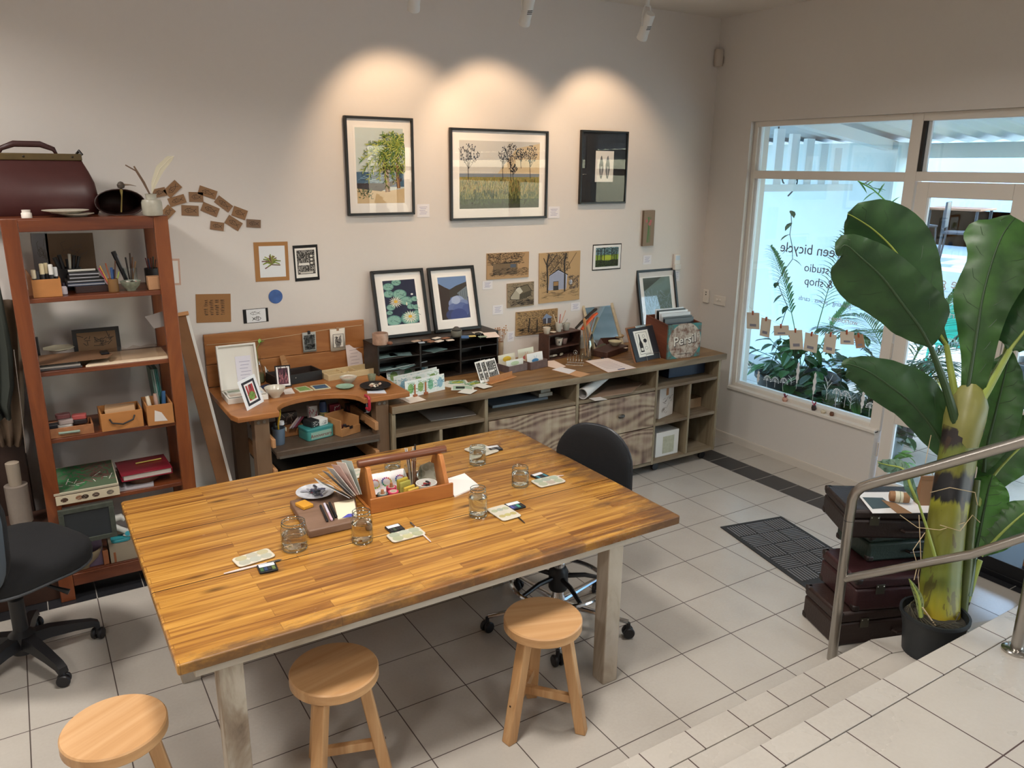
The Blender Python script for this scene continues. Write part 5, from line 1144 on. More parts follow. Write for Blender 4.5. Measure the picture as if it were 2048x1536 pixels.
for (u, v, w, h, a), lb in zip(FC, FL):
    p = PY(u, v, YW); s = (PY(u + 30, v, YW).x - p.x) / 30; w *= s; h *= s
    t = thing('fish_card', 'little brown fish card, ' + lb, 'card', group='fish cards swimming across the wall', M=TR((p.x, YW - .0008, p.z)) @ RY(-math.radians(a)) @ TR((-w / 2, 0, -h / 2)))
    ob('card', G().box(0, w, -.004, 0, 0, h), C(random.choice(['#8f6c4c', '#7d6450', '#8a6a4e']), .85), t, smooth=0)
    A = Art(w, h); fcard(A); A.put(t, TR((0, -.0043, 0)), 'fish_drawing')
def notes(A, n=5, c='#8a86b4'):
    for k in range(n): A.L([(.2 + (k % 2) * .06, .78 - k * .13), (.82 - (k % 3) * .08, .78 - k * .13)], .0014, c)
for px, lb in [([(833, 409), (859, 408), (859, 434), (835, 435)], 'white caption card beside the palm picture'), ([(1096, 413), (1119, 413), (1119, 436), (1097, 437)], 'white caption card beside the wide landscape'), ([(964, 562), (985, 561), (985, 578), (965, 579)], 'white caption card under the hut drawing'), ([(984, 611), (1006, 609), (1006, 628), (986, 630)], 'white caption card left of the old barn drawing'), ([(1141, 606), (1160, 604), (1160, 621), (1142, 622)], 'white caption card under the pale shed drawing'), ([(1286, 511), (1303, 510), (1302, 528), (1286, 529)], 'white caption card under the flower panel'), ([(1014, 664), (1028, 662), (1028, 682), (1015, 684)], 'white caption card beside the dried flowers'), ([(1344, 541), (1360, 540), (1358, 562), (1343, 562)], 'white caption card below the wall controller')]:
    pinned('caption_card', lb, 'label', px, notes, .0012, base='#e3e1e4')
def flow(A):
    A.R(0, 0, 1, 1, '#8b7a68')
    for x in (.35, .5, .62, .42): A.L([(x, .1), (x + rnd(-.1, .1), .5), (x + rnd(-.12, .12), .82)], .003, '#4f7a48'); A.E(x + rnd(-.1, .12), rnd(.6, .85), .12, .05, '#b06a6a')
pinned('flower_board', 'narrow weathered board painted with pink flowers near the corner', 'board', [(1288, 421), (1310, 421), (1307, 491), (1286, 493)], flow, .02, base='#6e5f50')
def bird_sk(A):
    fish(A, .5, .5, .2, .1, '#5a544e'); A.L([(.35, .55), (.3, .75), (.4, .8)], .001, '#5a544e').scr(.5, .3, .8, .7, 14, .2, .001, '#6a625a')
pinned('pencil_sketch', 'grey paper with a pencil bird sketch behind the top shelf', 'drawing', [(62, 466), (95, 466), (99, 545), (66, 545)], bird_sk, base='#8d8c90')
pinned('pencil_sketch', 'brown torn paper with pencil sketches behind the top shelf', 'drawing', [(91, 466), (182, 466), (196, 540), (96, 545)], bird_sk, base='#7a6450')
def wht(A): A.R(.12, .08, .8, .92, '#e6e2dd')
pinned('mounted_print', 'narrow sliver of a pink bordered print beside the bookshelf post', 'print', [(338, 517), (357, 517), (362, 570), (345, 570)], wht, base='#c9a694')
# wall fittings
p = PY(1353, 523, YW - .01)
t = thing('wall_controller', 'white air conditioner remote in its holder on the back wall by the corner', 'controller', (p.x, YW, p.z))
ob('body', G().box(-.028, .028, -.022, -.001, -.055, .055), C('#dedbd6', .4), t, bevel=.004)
ob('screen', G().box(-.02, .02, -.0235, -.0225, .012, .045), C('#c3d0dc', .3), t)
ob('holder', G().box(-.03, .03, -.03, -.0015, -.06, -.02), C('#d4d1cb', .45), t, bevel=.003)
p = PX(1414, 592, XW)
t = thing('sensor_box', 'slim white box with two dark dots on the right wall', 'sensor', (XW, p.y, p.z))
ob('body', G().box(-.018, -.001, -.028, .028, -.05, .05), C('#dcd5cb', .45), t, bevel=.004)
for z in (.032, .014): ob('button', G().lathe([(0, 0), (.005, 0), (.005, .002), (0, .003)], (0, 0, 0), 12, M=TR((-.018, -.005, z)) @ RY(-PI / 2), caps=False), C('#4a4642', .5), t)
p = PX(1440, 601, XW)
t = thing('light_switch', 'white double light switch plate on the right wall', 'switch', (XW, p.y, p.z))
ob('plate', G().box(-.009, -.001, -.058, .058, -.036, .036), C('#dcd5cb', .4), t, bevel=.004)
for y in (.02, -.012): ob('rocker', G().box(-.016, -.009, y - .008, y + .008, -.004, .012), C('#e2dcd2', .35), t, bevel=.003)
p = PX(1437, 116, XW - .02)
t = thing('motion_sensor', 'white motion sensor high in the corner of the walls', 'sensor', (XW - .022, YW - .03, p.z), math.radians(45))
ob('body', G().lathe([(0, -.062), (.028, -.058), (.034, -.04), (.034, .045), (.03, .055), (0, .058)], (0, 0, 0), 20, caps=False), C('#bdb2a6', .4), t)
ob('lens', G().box(-.02, .02, -.0375, -.034, -.04, .008), C('#a79e95', .35), t, bevel=.003)
ob('indicator', G().lathe([(0, 0), (.003, 0), (0, .002)], (0, 0, 0), 10, M=TR((0, -.0345, .03)) @ RX(PI / 2), caps=False), C('#e07a6a', .4), t)
# ================================ SMALL THINGS: HELPERS =========================================
def bs(u0, v0, u1, v1, z):
    a, b_ = PZ(u0, v0, z), PZ(u1, v1, z); return frame(a + V((0, 0, .0006)), b_ - a, (0, 0, 1)), (b_ - a).length
def hh(u, v0, z, vt): p = PZ(u, v0, z); return PY(u, vt, p.y).z - z
def pxr(p, hw): return hw * (p - CAM).dot(_d) / FPX
def rnd_box(name, label, cat, b, dep, h, m, bev=.002, grp=None, lift=0, **k):
    M, w = bs(*b); return one(name, label, cat, G().box(0, w, 0, dep, 0, h), m, M=TR((0, 0, lift)) @ M, bevel=bev, group=grp, **k)
def stand(name, label, cat, b, vt, lean=.2, m='#e4e2de', th=.0015, art=None, grp=None, w=None, h=None):
    M, w0 = bs(*b); w = w or w0; h = h or hh(b[0], b[1], b[4], vt) / math.cos(lean)
    t = thing(name, label, cat, M=M @ RX(-lean), group=grp)
    ob('card', G().box(0, w, 0, th, 0, h), C(m, .8), t, smooth=0)
    if art: A = Art(w, h); A.k = 1; art(A); A.put(t, TR((0, -.0003, 0)))
    return t
def vessel(name, label, cat, u, v, z, hw, vt, prof, m, grp=None, n=28, extra=None, r=None, h=None):
    """turned vessel; prof in fractions of (radius, height); u,v = centre of its base"""
    p = PZ(u, v, z); r = r or pxr(p, hw); h = h or hh(u, v, z, vt)
    t = thing(name, label, cat, (p.x, p.y, z + .0006), group=grp)
    ob('body', G().lathe([(a * r, b_ * h) for a, b_ in prof], (0, 0, 0), n, caps=False), m, t, smooth=50)
    if extra: extra(t, r, h)
    return t
CUP = [(0, 0), (.62, 0), (.72, .04), (.98, .9), (1, 1), (.93, 1), (.9, .9), (.62, .1), (0, .08)]
BOWL = [(0, 0), (.42, 0), (.44, .12), (.8, .5), (.98, .9), (1, 1), (.95, 1), (.76, .56), (.4, .2), (0, .16)]
PLATE = [(0, 0), (.6, 0), (.66, .3), (1, .85), (1, 1), (.94, .95), (.62, .45), (0, .4)]
def rr(w, h, r): return rounded(w, h, r, 4)
# ================================ ON THE WORK TABLE ================================================
M_jg = trans('jar_glass', '#f2fbf8', 1.45); M_wt = trans('water', '#eef4f2', 1.33); M_wm = trans('murky_water', '#e0d6c6', 1.33)
def jar_glass():
    m, nt, b = _new('thin_jar_glass'); L = nt.links.new; nt.nodes.remove(b)
    lw = N(nt, 'ShaderNodeLayerWeight'); lw.inputs['Blend'].default_value = .35
    r = ramp(nt, [(0, '#fbfdfc'), (.7, '#f0f5f3'), (.985, '#9aaba4')]); L(lw.outputs['Facing'], r.inputs['Fac'])
    t = N(nt, 'ShaderNodeBsdfTransparent'); L(r.outputs['Color'], t.inputs['Color'])
    g = N(nt, 'ShaderNodeBsdfGlossy'); g.inputs['Roughness'].default_value = .03; f0 = N(nt, 'ShaderNodeMath', operation='POWER'); f0.inputs[1].default_value = 4; L(lw.outputs['Facing'], f0.inputs[0]); f = N(nt, 'ShaderNodeMath', operation='MULTIPLY_ADD'); f.inputs[1].default_value = .75; f.inputs[2].default_value = .07; L(f0.outputs[0], f.inputs[0])
    mx = N(nt, 'ShaderNodeMixShader'); L(f.outputs[0], mx.inputs['Fac']); L(t.outputs[0], mx.inputs[1]); L(g.outputs[0], mx.inputs[2])
    L(mx.outputs[0], nt.nodes['Material Output'].inputs['Surface']); return m
M_jt = jar_glass(); M_rim = glass_pane('jar_rim', '#a9b8b1', .3)
def jar(label, u, v, hw, vt, lvl, wm, sh=.8):
    p = PZ(u, v, TZ); r = pxr(p, hw); h = hh(u, v, TZ, vt)
    t = thing('glass_jar', label, 'jar', (p.x, p.y, TZ + .0006), group='glass jars of water on the work table')
    ob('glass', G().lathe([(0, .0), (r * .9, .0), (r * .97, .007), (r, .016), (r, h * .72), (r * .97, h * .77), (r * sh, h * .84), (r * sh, h * .87), (r * (sh + .05), h * .88), (r * (sh + .05), h * .9), (r * sh, h * .915), (r * (sh + .04), h * .93), (r * (sh + .04), h * .985), (r * (sh - .02), h), (r * (sh - .06), h * .97)], (0, 0, 0), 36, caps=False), M_jt, t, smooth=60)
    for nm, zz, rr_ in (('rim', h * .985, sh), ('screw_thread', h * .89, sh + .035), ('base_ring', .006, .93)): ob(nm, G().tube([(r * rr_ * math.cos(a), r * rr_ * math.sin(a), zz) for a in [2 * PI * i / 28 for i in range(28)]], .0014, 6, closed=True), M_rim, t)
    ob('water', G().lathe([(0, .0125), (r * .87, .0145), (r * .935, .022), (r * .938, h * lvl), (0, h * lvl)], (0, 0, 0), 32, caps=False), wm, t, smooth=40)
    return t
jar('stout jar of cloudy water nearest the left end of the table', 590, 1097, 26, 1041, .55, M_wm, .86)
jar('jar of cloudy water in front of the wooden caddy', 725, 1083, 21.5, 1021, .62, M_wm)
jar('tall jar of clear water right of the caddy beside the white pad', 956, 1032, 18.5, 975, .66, M_wt)
jar('jar of clear water at the right end of the table', 1040, 972, 17.5, 934, .7, M_wt, .88)
jar('jar of clear water at the back of the table standing by a palette', 955, 928, 17, 893, .66, M_wt, .88)
jar('jar half hidden behind the handle of the caddy', 786, 955, 16.5, 920, .6, M_wt, .88)
M_por = C('#c9c3b3', .3, coat=.2)
def palette(label, px, cols):
    P = [PZ(u, v, TZ) for u, v in px]; c = sum(P, V()) / 4; ax = (P[1] - P[0] + P[2] - P[3]); w, d = ax.length / 2, ((P[0] - P[3]).length + (P[1] - P[2]).length) / 2
    t = thing('paint_palette', label, 'palette', M=frame((c.x, c.y, TZ + .0006), ax, (0, 0, 1)), group='white six well palettes on the work table')
    ob('dish', G().prism([(x * .94, y * .92) for x, y in rr(w, d, .012)], 0, .003).prism(rr(w, d, .014), .003, .0075), M_por, t, bevel=.0015)
    for i in range(3):
        for j in range(2): ob('well', G().lathe([(0, .0077), (w * .11, .0079), (w * .135, .0085), (w * .15, .0077)], (w * .29 * (i - 1), d * .22 * (2 * j - 1), 0), 18, caps=False), C(tuple(x * .62 for x in lin(cols[(i * 2 + j) % len(cols)])[:3]) + (1,), .4), t)
palette('white palette at the left of the table above a long brush', [(463, 1121), (537, 1099), (551, 1115), (478, 1139)], ['#cfd0be', '#d8cfa8', '#cfd2c4', '#d3d0be'])
palette('white palette in the middle beside the brush lying across it', [(771, 1072), (838, 1057), (852, 1070), (786, 1090)], ['#c9cda8', '#c6ceb4', '#ddd9a8', '#d6dcc8'])
palette('white palette right of the tall clear jar', [(974, 1020), (1011, 1012), (1042, 1034), (1004, 1047)], ['#d8c98a', '#cfd3b0', '#d9d08c', '#c8d0c0'])
palette('white palette by the jar at the right end', [(1061, 963), (1114, 953), (1131, 965), (1080, 979)], ['#cdd2b4', '#c4d2bc', '#d6c8b8', '#c2cfc0'])
palette('white palette behind the farthest clear jar', [(935, 899), (972, 888), (990, 906), (955, 918)], ['#e0dcc8', '#d8d8c4'])
palette('white palette left of the caddy near the back', [(696, 944), (722, 938), (735, 953), (708, 960)], ['#cfe0c8', '#d8d8c4'])
def tin(label, px, cols, op=False):
    P = [PZ(u, v, TZ) for u, v in px]; c = sum(P, V()) / 4; ax = (P[1] - P[0] + P[2] - P[3]); w, d = ax.length / 2, ((P[0] - P[3]).length + (P[1] - P[2]).length) / 2
    t = thing('watercolour_tin', label, 'paint tin', M=frame((c.x, c.y, TZ + .0006), ax, (0, 0, 1)), group='small watercolour tins on the work table')
    ob('tin', G().prism(rr(w, d, .005), 0, .007), C('#202225', .35, .3), t, bevel=.001)
    ob('label', G().box(-w * .42, w * .42, d * .08, d * .42, .0072, .0076), C('#d9dadd', .5), t, smooth=0)
    for i in range(4): ob('paint_pan', G().box(-w * .42 + i * w * .21, -w * .24 + i * w * .21, -d * .42, -d * .02, .0072, .0086), C(cols[i % len(cols)], .4), t, smooth=0)
tin('small watercolour tin below the leftmost palette', [(514, 1134), (551, 1126), (556, 1142), (519, 1150)], ['#3a5a3a', '#2b3a5a', '#26282c', '#5b6a3a'])
tin('small watercolour tin above the middle palette', [(772, 1056), (800, 1049), (808, 1062), (779, 1070)], ['#26282c', '#3a4a3a', '#26282c', '#2b2e32'])
tin('open watercolour tin with blue and green pans right of the tall jar', [(1008, 1011), (1036, 1004), (1052, 1016), (1024, 1023)], ['#4a4f8f', '#3a4a6a', '#3f8f7f', '#26282c'])
tin('small watercolour tin behind the jar at the right end', [(1066, 952), (1086, 945), (1094, 956), (1072, 962)], ['#3f7f8f', '#2b2e32', '#26282c'])
tin('small watercolour tin behind the farthest palette', [(970, 896), (997, 892), (1005, 901), (978, 905)], ['#26282c', '#5a5d62'])
tin('small watercolour tin left of the caddy', [(694, 964), (708, 960), (712, 967), (698, 972)], ['#26282c', '#3a3d42'])
def brush(label, a, b_, z, col='#d9c8c4', tip='#3a3a3c', r=.0032, flipz=0, grp='paint brushes lying on the work table'):
    A, B = PZ(*a, z), PZ(*b_, z); L = (B - A).length; M = frame(A + V((0, 0, r + .0006)), (B - A), (0, 0, 1))
    t = thing('paint_brush', label, 'brush', M=M, group=grp)
    Ry = RY(PI / 2)
    ob('handle', G().lathe([(0, 0), (r * .5, .002), (r, L * .3), (r * .9, L * .72), (0, L * .72)], (0, 0, 0), 10, M=Ry, caps=False), C(col, .4), t)
    ob('ferrule', G().lathe([(r * .9, L * .72), (r * .95, L * .86), (0, L * .86)], (0, 0, 0), 10, M=Ry, caps=False), C('#b8b6b2', .25, 1), t)
    ob('bristles', G().lathe([(r * .9, L * .86), (r, L * .92), (0, L)], (0, 0, 0), 10, M=Ry, caps=False), C(tip, .7), t)
brush('long pale brush lying below the leftmost palette', (447, 1150), (566, 1121), TZ, r=.004)
brush('pale brush lying across the end of the middle palette', (862, 1086), (819, 1045), TZ, r=.0036)
brush('black brush sticking out from under the palette right of the tall jar', (1050, 1048), (1018, 1020), TZ, '#1c1c1e', r=.003)
brush('pale brush poking out behind the palette at the right end', (1128, 952), (1085, 958), TZ, r=.003)
brush('pale brush end left of the caddy', (696, 941), (712, 958), TZ, r=.003)
# chopping board and its load
BT = TZ + .032
P = [PZ(u, v, BT) for u, v in ((579, 1001), (709, 975), (716, 1040), (618, 1062))]
one('wooden_board', 'thick grey brown wooden board under the plate of paint tubes', 'board', G().prism([(p.x, p.y) for p in P], TZ + .0006, BT), wood('grey_brown_board', [(.3, '#5f4635'), (.5, '#7d6250'), (.7, '#94786a')], 'X', 3, 6, .6), bevel=.005)
def tubes(t, r, h):
    for k in range(26):
        a, q = rnd(0, 2 * PI), rnd(0, .7) * r; b_ = rnd(0, PI); c = V((q * math.cos(a), q * math.sin(a), h * .5 + .006 + rnd(0, .006))); d = V((math.cos(b_), math.sin(b_), 0)) * .016
        ob('paint_tube', G().tube([c - d, c - d * .8, c + d * .6, c + d], [.002, .005, .005, .002], 8, flat=.6), C(random.choice(['#3b3d46', '#2c2e38', '#6a6d78', '#4a4c66', '#7a3a4a', '#26303f', '#8a8c96']), .4), t)
vessel('painted_plate', 'oval looking plate heaped with dark paint tubes', 'plate', 631, 988, BT, 38, 981, PLATE, C('#b9bcc2', .35, var=.5, bs=40), extra=tubes, h=.014)
g = G(); g.box(0, .062, 0, .045, 0, .014); M, _ = bs(590, 1012, 612, 1024, BT)
one('sponge', 'yellow sponge on the near corner of the board', 'sponge', g, C('#d0952c', .95, bump=1.5, bs=300, var=.3), M=M, bevel=.003)
for k, (a, b_, c, lb) in enumerate([((641, 1014), (655, 1045), '#17171a', 'leftmost black pen on the wooden board'), ((649, 1010), (664, 1043), '#cfc6d4', 'white capped pen between the black pens'), ((653, 1012), (667, 1041), '#17171a', 'middle black pen on the wooden board'), ((659, 1008), (673, 1037), '#1c1c20', 'rightmost black pen on the wooden board')]):
    A_, B_ = PZ(*a, BT), PZ(*b_, BT); L = (B_ - A_).length
    t = thing('pen', lb, 'pen', M=frame(A_ + V((0, 0, .0055)), B_ - A_, (0, 0, 1)), group='pens on the wooden board')
    ob('barrel', G().lathe([(0, 0), (.0045, 0), (.005, .003), (.005, L * .6), (0, L * .6)], (0, 0, 0), 12, M=RY(PI / 2), caps=False), C(c, .35), t)
    ob('cap', G().lathe([(.0053, L * .6), (.0053, L * .97), (.003, L), (0, L)], (0, 0, 0), 12, M=RY(PI / 2), caps=False), C('#1a1a1c' if k != 1 else '#c8a8b4', .35), t)
flat('notepad', 'cream notepad with a blue mark on the board beside the pens', 'notepad', [(668, 1007), (708, 1000), (714, 1032), (676, 1040)], BT, C('#ddd2b8', .8), .004)
flat('blue_sticker', 'blue sticker on the corner of the cream notepad', 'sticker', [(684, 1036), (696, 1028), (709, 1027), (706, 1033)], BT + .0044, C('#4a4fa8', .6), .0004)
# fan of cards
ft = V(PZ(712, 1016, BT)); cols = ['#c9cfd0', '#d9c9b4', '#8d8f94', '#e3ded6', '#c8a8a0', '#e8e4dc', '#b9c4c0']
for k in range(7):
    a = .95 - k * .13; M = frame(V((-3.012 + k * .0045, -.165, BT + .004)), (.12, -1, 0), (-math.sin(a), .25, math.cos(a)))
    t = thing('greeting_card', 'card fanned out against the left end of the caddy', 'card', M=M, group='fan of cards beside the caddy')
    ob('card', G().box(-.0, .10, 0, .0012, 0, .14), C(cols[k], .7), t, smooth=0)
# caddy --------------------------------------------------------------------------------------------
cb, cw = bs(742, 1029, 907, 994, TZ); M_cad = wood('caddy_pine', [(.3, '#8a4f24'), (.5, '#a4652f'), (.7, '#b87a40')], 'X', 3, 9, .4, coat=.2); M_cdz = wood('caddy_end', [(.3, '#8f5426'), (.5, '#b06f38'), (.7, '#c48448')], 'Z', 3, 9, .4)
cd, chh = .20, .062
t = thing('wooden_caddy', 'open wooden tool caddy with a round dowel handle in the middle of the table', 'caddy', M=cb)
ob('front_board', G().box(0, cw, 0, .010, 0, chh), M_cad, t, bevel=.002); ob('back_board', G().box(0, cw, cd - .01, cd, 0, chh), M_cad, t, bevel=.002)
ob('base', G().box(.001, cw - .001, .0105, cd - .0105, 0, .008), M_cad, t)
for x in (.012, cw - .03):
    ob('end_board', G().prism([(.011, .009), (cd - .011, .009), (cd - .011, .05), (cd / 2 + .03, .165), (cd / 2 - .03, .165), (.011, .05)], x, x + .018, M=Matrix(((0, 0, 1, 0), (1, 0, 0, 0), (0, 1, 0, 0), (0, 0, 0, 1)))), M_cdz, t, bevel=.002)
ob('handle', G().lathe([(0, -.012), (.014, -.012), (.016, -.009), (.016, cw + .009), (.014, cw + .012), (0, cw + .012)], (0, 0, 0), 20, M=TR((0, cd / 2, .177)) @ RY(PI / 2), caps=False), C('#6b3d26', .4, var=.3, bs=12), t)
CB = TZ + .0092
def inc(x, y, z=0): q = cb @ V((x, y, 0)); return V((q.x, q.y, CB + z))
def tape(x, y, c, lb, z=0, n=1):
    t = thing('washi_tape', lb, 'tape', inc(x, y, z), group='tape rolls in the caddy')
    ob('roll', G().lathe([(.014, 0), (.021, 0), (.021, .026), (.014, .026), (.014, 0)], (0, 0, 0), 24, caps=False), C(c, .6), t)
    ob('core', G().lathe([(.0125, .001), (.0139, .001), (.0139, .0275), (.0125, .0275), (.0125, .001)], (0, 0, 0), 24, caps=False), C('#d9cdb8', .8), t)
tape(.062, .034, '#3f4a55', 'dark blue tape roll at the left front of the caddy'); tape(.062, .034, '#5f6a68', 'grey green tape roll standing on the dark blue one', .028)
tape(.108, .034, '#b02a4a', 'crimson tape roll at the front of the caddy'); tape(.108, .034, '#c23a5c', 'upper crimson tape roll at the front', .028); tape(.118, .082, '#a8324a', 'red tape roll behind the crimson ones', 0); tape(.118, .082, '#b43a52', 'red tape roll on top, behind the crimson ones', .028)
for k, (x, y) in enumerate([(.062, .034), (.118, .082)]): one('cork_peg', 'wooden peg standing in the %s tape roll' % ('grey green' if k == 0 else 'rear red'), 'peg', G().lathe([(0, 0), (.006, 0), (.006, .04), (0, .04)], (0, 0, 0), 10, caps=False), C('#a8704a', .7), inc(x, y, .03))
for k, (x, y, h, a) in enumerate([(.145, .075, .078, 0), (.150, .060, .07, 0), (.160, .038, .055, 0), (.172, .024, .048, 0)]):
    one('sponge', ['tall yellow green sponge standing at the back of the row', 'yellow green sponge second from the back', 'yellow sponge second from the front', 'short yellow sponge at the front of the row'][k] + ' in the caddy', 'sponge', G().box(0, .052, 0, .012, 0, h), C(['#b8a23a', '#a8a04a', '#c8a83a', '#c9a848'][k], .95, bump=1.5, bs=300, var=.25), M=TR(inc(x, y)) @ RZ(.25), bevel=.003)
def wheel(A):
    for k in range(14):
        a = 2 * PI * k / 14; A.E(.5 + .3 * math.cos(a), .5 + .2 * math.sin(a), .06, .045, ['#c8b43a', '#c88a3a', '#c85a4a', '#b03a6a', '#8a3a8a', '#5a4a9a', '#3a5a9a', '#3a8a9a', '#3a9a7a', '#5aa85a', '#8ab84a', '#b0b84a', '#d0c84a', '#d8c84a'][k], 8)
for k, x in enumerate((.045, .095, .155)):
    t = thing('colour_wheel_card', 'white card with a ring of colours, %s of three in the caddy' % ['left', 'middle', 'right'][k], 'card', M=TR(inc(x, .125 + .0, .012)) @ RX(-.75), group='colour wheel cards in the caddy')
    ob('card', G().prism([(a + .032, b_ + .045) for a, b_ in rr(.064, .09, .008)], -.001, .001, M=RX(PI / 2)), C('#e9e4e4', .6), t, smooth=0); A = Art(.064, .09); A.k = 60; wheel(A); A.put(t, TR((0, -.0005, 0)))
p = inc(.262, .06); 
t = thing('ceramic_bowl', 'white bowl with thin black lines holding clips in the caddy', 'bowl', p)
ob('body', G().lathe([(a * .044, b_ * .052) for a, b_ in CUP], (0, 0, 0), 28, caps=False), C('#dcdad2', .35), t)
for k in range(7): a = -2.2 + k * .2; ob('painted_line', G().tube([(.0325 * math.cos(a), .0325 * math.sin(a), .012), (.0425 * math.cos(a + .05), .0425 * math.sin(a + .05), .04)], .0007, 4), C('#2a2a2c', .5), t)
g = G()
for k in range(14): a, q = rnd(0, 6.28), rnd(0, .028); g.box(-.01, .01, -.004, .004, 0, .005, random.choice([C('#26282c', .4), C('#8a2a2c', .5), C('#5a5d62', .4)]), TR((q * math.cos(a), q * math.sin(a), .028 + rnd(0, .018))) @ RZ(a * 2) @ RY(rnd(-.6, .6)))
tag(ob('clips', g, None, None), 'dark clips and pegs heaped in the white bowl', 'clip', kind='stuff').location = p
p = inc(.235, .14)
t = thing('glass_jar', 'glass jar full of upright brushes in the caddy', 'jar', p); ob('glass', G().lathe([(0, 0), (.036, 0), (.038, .01), (.038, .085), (.034, .09), (.034, .1), (.036, .105), (.033, .105), (.034, .09), (.035, .085), (.035, .012), (0, .008)], (0, 0, 0), 28, caps=False), M_jt, t, smooth=60)
for k in range(16):
    a, q = k * 2.4, .006 + .018 * ((k * 7) % 5) / 5; b0 = V((q * .5 * math.cos(a), q * .5 * math.sin(a), .01)); d = V((q * 1.2 * math.cos(a), q * 1.2 * math.sin(a), .15 + .035 * rnd(0, 1)))
    t2 = thing('paint_brush', 'brush standing bristles up in the jar of the caddy', 'brush', p, group='brushes standing in the caddy jar')
    e = b0 + d; f = b0 + d * .72; hcol = random.choice(['#c9b8ae', '#8a5a3a', '#d8d0c8', '#2a2a2c', '#b88a6a'])
    ob('handle', G().tube([b0, f], .0025, 7), C(hcol, .5), t2); ob('ferrule', G().tube([f, b0 + d * .86], .003, 7), C('#c6c6c8', .25, 1), t2); ob('bristles', G().tube([b0 + d * .86, e], [.0034, .0022], 7, flat=.6), C(random.choice(['#4a7a86', '#5a8a94', '#202226', '#8fb0b8', '#d8d8d4']), .7), t2)
t = thing('flower_palette', 'round tin palette propped upright at the right end inside the caddy', 'palette', M=TR(inc(.305, .125, .056)) @ RZ(-.5) @ RX(PI / 2 - .3))
ob('disc', G().lathe([(0, -.001), (.05, -.001), (.054, .003), (.05, .002), (0, .001)], (0, 0, 0), 8, caps=False), C('#a8a594', .35, .5), t)
for k in range(6): ob('well', G().lathe([(0, .0015), (.013, .0025), (.015, .0022)], (.033 * math.cos(k), .033 * math.sin(k), 0), 14, caps=False), C('#8f8c78', .4, .4), t)
flat('paper_pad', 'white paper pad poking out behind the right end of the caddy', 'paper', [(888, 962), (929, 949), (958, 973), (909, 995)], TZ, C('#efe9e4', .8), .006)
# ================================ ON THE SIDEBOARD ================================================
M_dk = wood('very_dark_stained_wood', [(.3, '#17110d'), (.5, '#241a14'), (.75, '#35271d')], 'X', 3, 8, .5)
M_dk2 = wood('dark_brown_wood', [(.3, '#35201a'), (.5, '#4a2f25'), (.75, '#5f4035')], 'X', 3, 8, .5)
px0, px1, py0, py1, pz = -2.335, -1.505, 1.10, 1.30, SZ + .0008
t = thing('pigeonhole_unit', 'low dark wooden pigeonhole unit on the left part of the sideboard', 'pigeonholes', (px0, py0, pz), .045); W_, D_, H_ = px1 - px0, py1 - py0, CZ1 - pz
ob('top', G().box(0, W_, 0, D_, H_ - .012, H_), M_dk, t, bevel=.001); ob('bottom', G().box(0, W_, 0, D_, 0, .01), M_dk, t); ob('back', G().box(0.011, W_ - .011, D_ - .006, D_, .01, H_ - .012), M_dk, t)
for x in (0, W_ / 3 - .005, W_ * 2 / 3 - .005, W_ - .010): ob('upright', G().box(x, x + .010, .001, D_ - .007, .01, H_ - .012), M_dk, t)
for i in range(3):
    for z in (.083, .160): ob('shelf', G().box(.010 + i * W_ / 3, (i + 1) * W_ / 3 - .006, .003, D_ - .007, z, z + .005), M_dk, t)
def lay(label, u, v, z, w, d, rz, c, art=None, th=.0012, name='art_card', cat='card', grp=None, y=None):
    p = PZ(u, v, z) if y is None else PY(u, v, y); t = thing(name, label, cat, (p.x, p.y, z + .0006), rz, grp)
    ob('card', G().box(-w / 2, w / 2, -d / 2, d / 2, 0, th), C(c, .7), t, smooth=0)
    if art: A = Art(w, d); A.k = 1; art(A); A.put(t, TR((-w / 2, -d / 2, th + .0004)) @ RX(-PI / 2))
    return t
def leafy(A, c=('#5d8a4a', '#8fa86a')): A.R(.06, .06, .94, .94, '#dbe3dc'); A.scr(.15, .15, .85, .85, 30, .25, .003, c[0]).scr(.15, .15, .85, .85, 18, .25, .003, c[1])
def dup_card(x, zz, ry, lb): 
    t = thing('art_card', lb, 'card', (px0 + x, py0 + .07, pz + zz), ry, 'cards lying in the dark pigeonholes'); ob('card', G().box(-.065, .065, -.045, .045, 0, .002), C('#7f9a98', .6, var=.4, bs=30), t, smooth=0)
for x, zz, ry, lb in ((.08, .166, .1, 'greenish card in the top left pigeonhole'), (.17, .166, -.3, 'grey green card sticking out of the top left pigeonhole'), (.40, .166, .4, 'small grey card in the top middle pigeonhole'), (.08, .089, 0, 'greenish card in the middle left pigeonhole'), (.19, .089, .5, 'slanting card in the middle left pigeonhole'), (.08, .011, .0, 'greenish card in the bottom left pigeonhole')): dup_card(x, zz, ry, lb)
CT = CZ1 + .0008
def mughandle(t, r, h): 
    for k in range(6): a = -2.2 + k * .25; ob('painted_stripe', G().box(-.003, .003, -.001, .001, h * .15, h * (.6 + .1 * (k % 3))), C(['#8a5a3a', '#5a6a8a', '#c8b8a4'][k % 3], .5), t, M=RZ(a) @ TR((r * .93, 0, 0)) @ RZ(PI / 2)) if False else None
vessel('stoneware_mug', 'glazed cream and brown mug on the left end of the pigeonhole unit', 'mug', 761, 689, CT, 16, 666, [(0, 0), (.85, 0), (.98, .06), (1, .9), (.97, 1), (.9, 1), (.9, .9), (.86, .1), (0, .08)], C('#a98a76', .35, var=.6, bs=28))
one('shell', 'brown seed pod lying beside the mug', 'shell', G().lathe([(0, 0), (.014, .004), (.017, .012), (.01, .02), (0, .022)], (0, 0, 0), 14, caps=False), C('#7a4f3a', .5), PZ(780, 690, CT))
